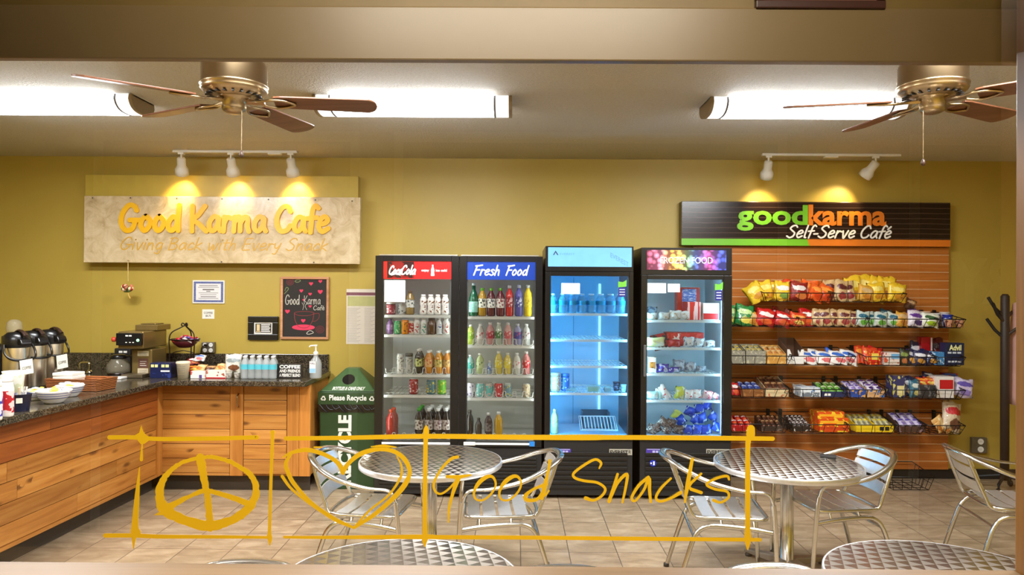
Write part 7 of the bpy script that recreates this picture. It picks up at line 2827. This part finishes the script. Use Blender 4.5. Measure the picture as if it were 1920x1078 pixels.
# stirrer cup
p = ctr(38, 770)
CUPN = mat('cup_navy', (20, 24, 54), .4)
m = MB()
m.lathe([(.046, 0), (.058, .098), (.061, .1), (.056, .1), (.044, .006), (0, .006)], 24, cap=False)
m.lathe([(0, 0), (.046, 0)], 24, cap=False)
o = m.build('stirrer_cup', CUPN)
m = MB()
M2 = Matrix.Rotation(R(-62), 4, 'Z')
m.box(.0545, .0565, -.016, .016, .05, .08, 0, M2)
m.build('paper_label', TAPE, o)
put(o, p.x, p.y, TZ, 'dark navy cup of stirrers at the counter front edge', 'cup')
rr = random.Random(4)
for k in range(7):
    m = MB()
    m.box(-.004, .004, -.001, .001, 0, .135)
    b = m.build('coffee_stirrer', WHITEP if k < 4 else mat('stirrer_wood', (226, 206, 170), .6))
    a = R(k * 51)
    put(b, p.x + .012 * math.cos(a), p.y + .012 * math.sin(a), TZ + .009, 'pale coffee stirrer standing in the dark navy cup', 'stirrer', 'stirrers in the navy cup', k * 40, 6 * math.sin(a) * 2, 6 * math.cos(a) * 2)
# black stirrer cup behind it
p = ctr(30, 748)
m = MB()
m.lathe([(.036, 0), (.045, .12), (.04, .12), (.034, .006), (0, .006)], 18, cap=False)
m.lathe([(0, 0), (.036, 0)], 18, cap=False)
o = m.build('straw_cup', mat_print('straw_cup_print', (226, 222, 214), (200, 60, 60), 14, .6))
put(o, p.x, p.y, TZ, 'small white and red cup of black straws behind the navy cup', 'cup')
for k in range(8):
    m = MB()
    m.tube([(0, 0, 0), (0, 0, .17)], .0032, 6)
    a = R(k * 45)
    put(m.build('black_straw', BLACKM), p.x + .014 * math.cos(a), p.y + .014 * math.sin(a), TZ + .01, 'black straw standing in the small white and red cup', 'straw', 'straws in the small cup', 0, 5 * math.sin(a), 5 * math.cos(a))

# bowls
BOWL = mat('bowl_white', (232, 230, 226), .25)
STR = mat('bowl_stripe', (120, 124, 160), .3)


def bowl(px, py, r, h, lab, n, cols, pl):
    p = ctr(px, py)
    m = MB()
    m.lathe([(0, .0), (r * .5, 0), (r * .55, .006), (r * .82, h * .45), (r * .97, h * .9), (r, h), (r * .96, h), (r * .78, h * .48), (r * .5, .014), (0, .012)], 32, cap=False)
    o = m.build('striped_bowl', BOWL)
    for f in (.4, .58, .76):
        m = MB()
        rad = r * (.55 + .42 * f ** .8)
        rad = r * (.82 + (.97 - .82) * max(0, (f - .45) / .45)) if f >= .45 else r * (.55 + (.82 - .55) * f / .45)
        rad2 = r * (.82 + (.97 - .82) * (f + .08 - .45) / .45) if f + .08 >= .45 else r * (.55 + .27 * (f + .08) / .45)
        m.lathe([(rad + .0012, h * f), (rad2 + .0012, h * (f + .08))], 32, 0, None, True, False)
        m.build('stripe', STR, o)
    put(o, p.x, p.y, TZ, lab, 'bowl', 'striped bowls on the left counter')
    rr = random.Random(px)
    for k in range(n):
        a, q_ = k * 2.4, r * .68 * math.sqrt((k + .5) / n)
        c = cols[k % len(cols)]
        pk = packet(.045, .014, .035, c, 5, 4, px + k, 'creamer_cup' if n > 90 else 'sugar_packet')
        put(pk, p.x + q_ * math.cos(a), p.y + q_ * math.sin(a), TZ + h * .9 + .022 * (1 - k / n), None, 'packet', 'packets in the striped bowls', rr.uniform(0, 180), 90 + rr.uniform(-30, 30), 0)
        pk['label'] = 'small sweetener packet lying in the %s' % pl
        pk['group'] = 'packets in the %s' % pl
    return o


PK = [mat('pk_white', (236, 234, 230), .5), mat_print('pk_blue', (226, 228, 240), (110, 120, 190), 70, .6), mat('pk_yellow', (240, 206, 70), .5), mat('pk_white2', (226, 226, 228), .5)]
bowl(101, 755, .104, .08, 'white bowl with grey-blue stripes at the front, full of packets', 14, PK, 'front striped bowl')
bowl(131, 743, .088, .075, 'white striped bowl behind the front one, next to the basket', 10, PK, 'rear striped bowl')
bowl(66, 750, .075, .06, 'white striped bowl left of the front one, behind the navy cup', 8, PK, 'left striped bowl')

# wicker basket and paper napkins
m_, nt, b = newmat('wicker')
v = nt.coords('Object')
wv = nt.new('ShaderNodeTexWave', wave_type='BANDS', bands_direction='Z')
wv.inputs['Scale'].default_value = 26
wv.inputs['Distortion'].default_value = 2.5
nt.link(v, wv.inputs['Vector'])
nt.link(nt.ramp(wv.outputs['Fac'], [(0.2, lin((112, 58, 22))), (0.8, lin((178, 106, 50)))]), b.inputs['Base Color'])
nt.link(nt.bump(wv.outputs['Fac'], .8, .006), b.inputs['Normal'])
b.inputs['Roughness'].default_value = .5
p = ctr(150, 737)
m = MB()
frm = [((-.19, .19, -.10, .10), (-.2, .2, -.115, .115))]
a, b_ = frm[0]
t_ = .012
for (A, B) in (((a[0], a[1], a[2], a[2] + t_), (b_[0], b_[1], b_[2], b_[2] + t_)), ((a[0], a[1], a[3] - t_, a[3]), (b_[0], b_[1], b_[3] - t_, b_[3])), ((a[0], a[0] + t_, a[2] + t_, a[3] - t_), (b_[0], b_[0] + t_, b_[2] + t_, b_[3] - t_)), ((a[1] - t_, a[1], a[2] + t_, a[3] - t_), (b_[1] - t_, b_[1], b_[2] + t_, b_[3] - t_))):
    frustum(m, A, B, 0, .085)
m.box(a[0] + t_, a[1] - t_, a[2] + t_, a[3] - t_, 0, .008)
o = m.build('wicker_basket', m_)
put(o, p.x - .10, p.y + .19, TZ, 'long brown wicker basket behind the striped bowls', 'basket', None, -8)
bxc = (p.x - .10, p.y + .19)
for k in range(5):
    m = MB()
    m.box(-.075, .075, -.07, .07, 0, .022)
    put(m.build('napkin_stack', PAPER, None, False, .004), bxc[0] - .1 + .004 * (k % 2), bxc[1] + .01, TZ + .0095 + k * .0225, None, 'napkins', 'napkin stacks in the wicker basket', -8 + 3 * (k % 3))
    reg(bpy.context.scene.objects[-1] if False else C.objects[-1], 'white folded napkin stack, %s layer' % ['lowest', 'second', 'third', 'fourth', 'topmost'][k], 'in the wicker basket', k)

# faucet behind the counter
p = Vector((PX(152, 6.1, 700), 6.1, TOPZ))
t = thing('faucet', 'chrome sink faucet at the back counter corner', 'faucet', (p.x, p.y, TZ))
fy = 6.3
m = MB()
zt = PZ(680, fy, 160)
xa, xb = PX(168, fy, 690), PX(150, fy, 690)
m.tube(catmull([(xa, fy, TZ), (xa, fy, zt - .02), (xa - .01, fy, zt - .003), (xa - .03, fy, zt), (xb + .02, fy, zt), (xb, fy, zt - .012), (xb, fy, zt - .05)], 5), .01, 10)
m.build('spout', CHROME, t, True)
m = MB()
m.lathe([(.026, TZ), (.026, TZ + .012), (.013, TZ + .03)], 16, 0, Matrix.Translation((xa, fy, 0)))
m.build('base', CHROME, t, True)

# coffee brewer
xb0, xb1 = PX(247, 6.05, 700), PX(300, 6.05, 700)
bx, by = PX(272, 6.2, 700), 6.25
t = thing('coffee_brewer', 'tan metal coffee brewer with a black control panel and green light', 'coffee maker', (bx, by, TZ))
TANM = mat('brewer_tan', (134, 112, 66), .32, .55)
Zb = lambda py, Y: PZ(py, Y, 270)
m = MB()
m.box(PX(248, 6.1), PX(286, 6.1), 6.1, 6.36, TZ + .02, Zb(655, 6.1))
m.build('tower', TANM, t, True, .008)
m = MB()
m.box(PX(222, 6.0), PX(270, 6.0), 6.0, 6.4, Zb(655, 6.0) + .003, Zb(622, 6.0))
m.build('brew_head', TANM, t, True, .008)
m = MB()
m.box(PX(256, 6.2), PX(298, 6.2), 6.18, 6.42, Zb(622, 6.0) + .001, Zb(609, 6.2))
m.box(PX(264, 6.25), PX(292, 6.25), 6.25, 6.4, Zb(609, 6.2), Zb(607, 6.2))
m.build('water_tank', TANM, t, True, .006)
m = MB()
m.box(PX(218, 5.97), PX(266, 5.97), 5.97, 5.999, Zb(648, 5.97), Zb(625, 5.97))
pn = m.build('control_panel', BLACK, t, True, .004)
f_ = lambda u, v, w: (u, 5.97 - w, v)
m = MB()
m.disc((PX(259.5, 5.97), Zb(638, 5.97)), .011, f_, .004, 0, 14)
m.build('green_light', mat_emit('green_lamp', (70, 240, 130), 1.6), pn, True)
m = MB()
dashes(m, 2, PX(236, 5.97), PX(249, 5.97), Zb(631, 5.97), Zb(628.5, 5.97), f_, .0006, 0)
for px in (236, 243, 249):
    m.box(PX(px, 5.97), PX(px + 3, 5.97), 5.9695, 5.97, Zb(643, 5.97), Zb(641.5, 5.97))
m.build('panel_marks', SIGNW, pn, True)
m = MB()
m.lathe([(.016, 0), (.02, -.02), (.02, -.03), (0, -.032)], 14, 0, Matrix.Translation((PX(219, 5.99), 5.99, Zb(637, 5.97))) @ Matrix.Rotation(R(90), 4, 'Y'))
m.build('red_knob', mat('knob_red', (196, 60, 36), .3), t, True)
for a, b_, c_, d_, kk in ((259, 280, 667.5, 658, 0), (261, 279, 689.5, 672, 1), (259.5, 279.5, 703, 690.5, 2)):
    m = MB()
    mm = [mat('sticker_pale', (200, 186, 150), .5), mat('sticker_brown', (96, 62, 48), .5), mat('sticker_frame', (206, 190, 160), .5)][kk]
    m.box(PX(a, 6.1), PX(b_, 6.1), 6.098, 6.0995, Zb(c_, 6.1), Zb(d_, 6.1))
    sk = m.build('sticker', mm, t, True)
    m = MB()
    for j in range(3):
        zz = Zb(d_ + (c_ - d_) * (.3 + .22 * j), 6.1)
        m.box(PX(a + 3, 6.1), PX(b_ - 3 - 2 * (j % 2), 6.1), 6.0975, 6.098, zz - .003, zz)
    m.build('sticker_print', GREYINK if kk != 1 else SIGNW, sk, True)
m = MB()
m.box(PX(228, 5.98), PX(268, 5.98), 5.98, 6.1, TZ, TZ + .03)
m.box(PX(248, 6.1), PX(286, 6.1), 6.1, 6.36, TZ, TZ + .0195)
m.build('drip_base', mat('brewer_base', (110, 98, 76), .3, .6), t, True, .005)

# glass carafe lying by the brewer and the black box above it
gx, gy = PX(220, 6.1, 690), 6.12
t = thing('glass_carafe', 'round glass coffee carafe standing left of the brewer', 'carafe', (gx, gy, TZ))
m = MB()
m.lathe([(.06, 0), (.086, .02), (.096, .06), (.088, .10), (.06, .135), (.055, .15)], 24)
m.build('glass_bowl', mat_clear('carafe_glass', (170, 160, 136), .3), t)
m = MB()
m.lathe([(.058, .145), (.062, .15), (.062, .17), (.04, .18), (0, .182)], 24)
m.build('lid', BLACK, t)
m = MB()
m.tube(catmull([(.058, 0, .16), (.12, 0, .165), (.135, 0, .12), (.125, 0, .06)], 5), .012, 8, flat=.7)
m.build('handle', BLACK, t)
m = MB()
m.lathe([(.07, .0), (.09, .02), (.0905, .034), (.07, .03), (0, .03)], 24)
m.build('coffee', mat('coffee_dark', (30, 18, 12), .2), t)
m = MB()
m.box(-.11, .11, -.05, .05, 0, .016)
put(m.build('white_tray', WHITEP, None, False, .004), PX(205, 5.92, 715), 5.94, TZ, 'flat white tray on the counter in front of the carafe', 'tray')

# two-handled black thing on the backsplash: small radio-like box by the brewer
m = MB()
m.box(-.07, .07, -.05, .05, 0, .06)
o = m.build('filter_box', BLACKM, None, False, .008)
m = MB()
dashes(m, 2, -.03, .05, .02, .038, lambda u, v, w: (u, -.05 - w, v), .0008, 0)
m.build('box_lettering', SIGNW, o)
put(o, PX(235, 6.42, 665), 6.42, TZ + .1505, 'black box with white marks beside the brewer tower', 'box')
m = MB()
m.box(-.075, .075, -.06, .06, 0, .1495)
put(m.build('paper_carton', mat('dark_carton', (36, 30, 26), .6), None, False, .004), PX(235, 6.42, 665), 6.42, TZ, 'dark carton under the black box beside the brewer', 'carton')

# three-legged stand with a bowl of candy
cx, cy = PX(341, 6.3, 650), 6.36
t = thing('candy_stand', 'tall black wrought-iron stand with a hanging candy bowl', 'candy stand', (cx, cy, TZ))
IRON = mat('black_iron', (36, 22, 18), .4, .4)
ztop = PZ(607, cy, 341) - TZ
zbow = PZ(636, cy, 341) - TZ
for k, a in enumerate((200, 330, 90)):
    ca, sa = math.cos(R(a)), math.sin(R(a))
    m = MB()
    m.tube(catmull([(.125 * ca, .125 * sa, 0), (.12 * ca, .12 * sa, zbow * .6), (.125 * ca, .125 * sa, zbow), (.105 * ca, .105 * sa, zbow + (ztop - zbow) * .45), (.04 * ca, .04 * sa, ztop - .035), (.004 * ca, .004 * sa, ztop - .012), (.02 * ca, .02 * sa, ztop + .006), (.03 * ca, .03 * sa, ztop - .01), (.018 * ca, .018 * sa, ztop - .02)], 6), .0055, 8)
    m.build('leg', IRON, t)
m = MB()
m.tube([(.118 * math.cos(R(d)), .118 * math.sin(R(d)), zbow) for d in range(0, 360, 15)], .005, 6, 0, True)
m.build('ring', IRON, t)
m = MB()
m.lathe([(0, zbow - .075), (.05, zbow - .07), (.095, zbow - .035), (.112, zbow), (.108, zbow), (.09, zbow - .03), (.045, zbow - .062), (0, zbow - .066)], 24, cap=False)
m.build('bowl', mat('bowl_darkred', (90, 24, 34), .3), t)
m = MB()
for s in (-1, 1):
    m.tube(catmull([(s * .12, -.02, zbow * .5), (s * .08, -.03, zbow * .62), (0, -.035, zbow * .68)], 5), .004, 6)
m.build('scroll', IRON, t)
CND = [mat('cnd_red', (196, 36, 52), .25), mat_print('cnd_purple', (110, 90, 180), (220, 210, 236), 60, .5, .25), mat('cnd_white', (232, 226, 230), .3), mat('cnd_pink', (226, 90, 110), .25)]
for k in range(22):
    a, q_ = k * 2.4, .088 * math.sqrt((k + .5) / 22)
    pk = packet(.045, .016, .03, CND[k % 4], 5, 4, 500 + k, 'wrapped_candy')
    put(pk, cx + q_ * math.cos(a), cy + q_ * math.sin(a), TZ + zbow - .012 + .03 * (1 - k / 22), 'wrapped candy heaped in the bowl of the iron stand', 'candy', 'candies in the stand bowl', (k * 73) % 180, 50 + (k * 31) % 70, (k * 17) % 40)

# outlet plug cord
m = MB()
ox_, oz_ = PX(386, BACK - .05, 647), PZ(647, BACK - .05, 386)
m.box(ox_ - .012, ox_ + .014, BACK - .066, BACK - .0445, oz_ - .01, oz_ + .01)
pl = m.build('power_cord', BLACK, None, True, .003)
tag(pl, 'black power cord plugged into the four-socket outlet', 'cord')
m = MB()
m.tube(catmull([(ox_ - .01, BACK - .06, oz_ - .002), (ox_ - .035, BACK - .06, oz_ - .03), (ox_ - .042, BACK - .055, oz_ - .1), (ox_ - .04, BACK - .05, TZ + .2), (ox_ - .05, BACK - .05, TZ + .006)], 6), .004, 6)
cd = m.build('cable', BLACK, pl)

# boxes and packets along the back counter
NAVB = mat_print('navy_blanket_box', (18, 28, 70), (40, 56, 120), 18, .62)
yb = 6.0
z_ = lambda py, Y=6.0: PZ(py, Y, 350)


def cbox(px0, px1, top, d, mt, lab, Y=yb, patch=None, pm=None, cat='carton', h=None, nm='carton'):
    x0, x1 = PX(px0, Y, 700), PX(px1, Y, 700)
    hh = h or (z_(top, Y) - TZ)
    o = carton(x1 - x0, d, hh, mt, nm, patch, pm)
    return put(o, (x0 + x1) / 2, Y + d / 2, TZ, lab, cat), x0, x1, hh


o, x0, x1, hh = cbox(281, 320, 681, .12, NAVB, 'navy snack carton with pale lettering right of the brewer')
m = MB()
w_ = x1 - x0
dashes(m, 2, -w_ * .45, -w_ * .08, hh * .72, hh * .9, lambda u, v, w: (u, -.06 - w, v), .0008, 0)
dashes(m, 2, w_ * .05, w_ * .45, hh * .72, hh * .9, lambda u, v, w: (u, -.06 - w, v), .0008, 0)
m.box(w_ * .02, w_ * .45, -.061, -.06, hh * .42, hh * .52, 1)
m.build('carton_lettering', [mat('pale_yellow_ink', (236, 226, 150), .5), SIGNW], o)
# handwritten paper cup
p = ctr(337, 711)
m = MB()
m.lathe([(.04, 0), (.05, .115), (.056, .12), (.056, .132), (.048, .138), (0, .14)], 24)
o = m.build('paper_cup', mat('cup_cream', (226, 214, 184), .6))
m = MB()
for k in range(5):
    a0 = -140
    zz = .03 + .018 * k
    rad = .0405 + .0101 * zz / .115 + .0009
    pts = [(rad * math.cos(R(a0 + j * 10)), rad * math.sin(R(a0 + j * 10)), zz + .0015 * math.sin(j * 2.3 + k)) for j in range(10)]
    m.tube(pts, .0011, 4)
m.build('handwriting', GREYINK, o)
put(o, p.x, p.y + .06, TZ, 'cream paper cup with handwriting on the back counter', 'cup')
WB = mat_print('white_red_carton', (232, 226, 218), (206, 90, 80), 22, .64)
cbox(357, 384, 696, .14, WB, 'white snack carton open at the top, beside the candy stand', 6.0, (.6, .8, .05, .5), mat('panel_violet', (90, 70, 130), .4))
cbox(384, 423, 694, .16, mat_print('white_brown_carton', (230, 222, 210), (170, 90, 70), 18, .62), 'white and brown pastry carton beside the water bottles', 6.02, (0, 1, 0, .12), mat('panel_red2', (190, 30, 40), .4))
for k, (px, py, kind, rz) in enumerate(((362, 690, 'redorange', 10), (372, 688, 'orangetan', -20), (396, 690, 'brown', 15), (412, 686, 'orangetan', -10), (364, 676, 'darkred', 30), (372, 670, 'whiteblue', 0))):
    y = 6.08 + (.16 if py < 680 else 0)
    o = packet(.1, .035, .07, bm_(kind), 7, 6, 600 + k, 'snack_packet')
    put(o, PX(px, y, 690), y, max(TZ + .002, z_(py, y) - .03), None, 'snack packet', 'snack packets on the back counter cartons', rz, -50)
    reg(o, 'snack packet' if k else 'red-orange snack packet', 'on top of the counter cartons', px)
# iced coffee pouch on little cups
o = packet(.135, .05, z_(664) - TZ - .05, mat_bag('bag_pouch', (226, 222, 210), (150, 160, 160), (120, 70, 40)), 9, 9, 650, 'coffee_pouch')
put(o, PX(436, 6.06, 690), 6.07, TZ + .047, 'white coffee pouch left of the water bottles', 'pouch', None, 0, -6)
for k in range(2):
    o = vessel('cup', .045, .026, (190, 186, 176), ((206, 200, 190), (150, 140, 130)), (214, 210, 200))
    put(o, PX(428 + 16 * k, 6.04, 700), 6.05, TZ, ('little grey cup under the white pouch, left one', 'little grey cup under the white pouch, right one')[k], 'cup', 'little cups under the pouch')
# clear water bottles on the counter
CW = mat_clear('clear_bottle', (222, 226, 226), .35)
hw = z_(667) - TZ
c0 = water_bottle(hw, .032, mat('water_label_aqua', (90, 190, 206), .3), CW, (240, 240, 238))
n = 0
for row in range(2):
    for k in range(5):
        px = 459 + k * 13.2 + row * 2
        y = 6.02 + row * .075
        o = c0 if n == 0 else dup(c0)
        n += 1
        o.location = (PX(px, y, 690), y, TZ)
        o['category'] = 'water bottle'
        o['group'] = 'water bottles on the back counter'
        reg(o, 'clear water bottle with aqua label', 'in the %s counter row' % ('front', 'back')[row], px)
# block sign
x0, x1 = PX(517, 6.06, 690), PX(566, 6.06, 690)
ww, hh = x1 - x0, z_(681, 6.06) - TZ
o = MB().box(-ww / 2, ww / 2, 0, .03, 0, hh).build('block_sign', mat('block_sign_black', (34, 30, 28), .5), None, False, .003)
m = MB()
f_ = lambda u, v, w: (u, -w, v)
text(m, 'COFFEE', -ww * .36, ww * .44, hh * .68, hh * .93, f_, .001, 0, .04)
text(m, 'AND FRIENDS', -ww * .36, ww * .44, hh * .4, hh * .62, f_, .001, 0, .03)
text(m, 'A PERFECT BLEND', -ww * .36, ww * .44, hh * .1, hh * .32, f_, .001, 0, .03)
m.build('white_lettering', SIGNW, o)
put(o, (x0 + x1) / 2, 6.06, TZ, 'small black block sign with white capital lettering', 'sign', None, 0)
# sanitizer pump bottle
p = Vector((PX(592, 6.08, 690), 6.08, 0))
t = thing('pump_bottle', 'clear hand sanitizer pump bottle at the right end of the counter', 'pump bottle', (p.x, p.y, TZ))
h = z_(664, 6.08) - TZ
m = MB()
m.lathe([(.042, 0), (.048, .008), (.048, h * .62), (.04, h * .78), (.02, h * .92), (.018, h)], 22)
m.build('bottle', CW, t)
m = MB()
m.lathe([(.02, h), (.02, h + .022), (.012, h + .03), (.006, h + .034), (.006, h + .07), (.012, h + .074), (.012, h + .084), (0, h + .086)], 16)
m.tube([(0, 0, h + .079), (-.045, -.005, h + .076), (-.052, -.006, h + .066)], .006, 8)
m.build('pump_head', WHITEP, t)
m = MB()
m.box(-.038, .012, -.0505, -.0495, h * .25, h * .75, 0)
m.box(-.037, .011, -.051, -.0505, h * .26, h * .45, 1)
lb = m.build('label', [PAPER, mat('label_water_blue', (150, 196, 226), .4)], t)
m = MB()
text(m, 'PURELL', -.034, .008, h * .62, h * .7, lambda u, v, w: (u, -.0505 - w, v), .0006, 0, .01)
m.build('label_lettering', mat('label_navy_ink', (40, 50, 110), .5), lb)

write_labels()
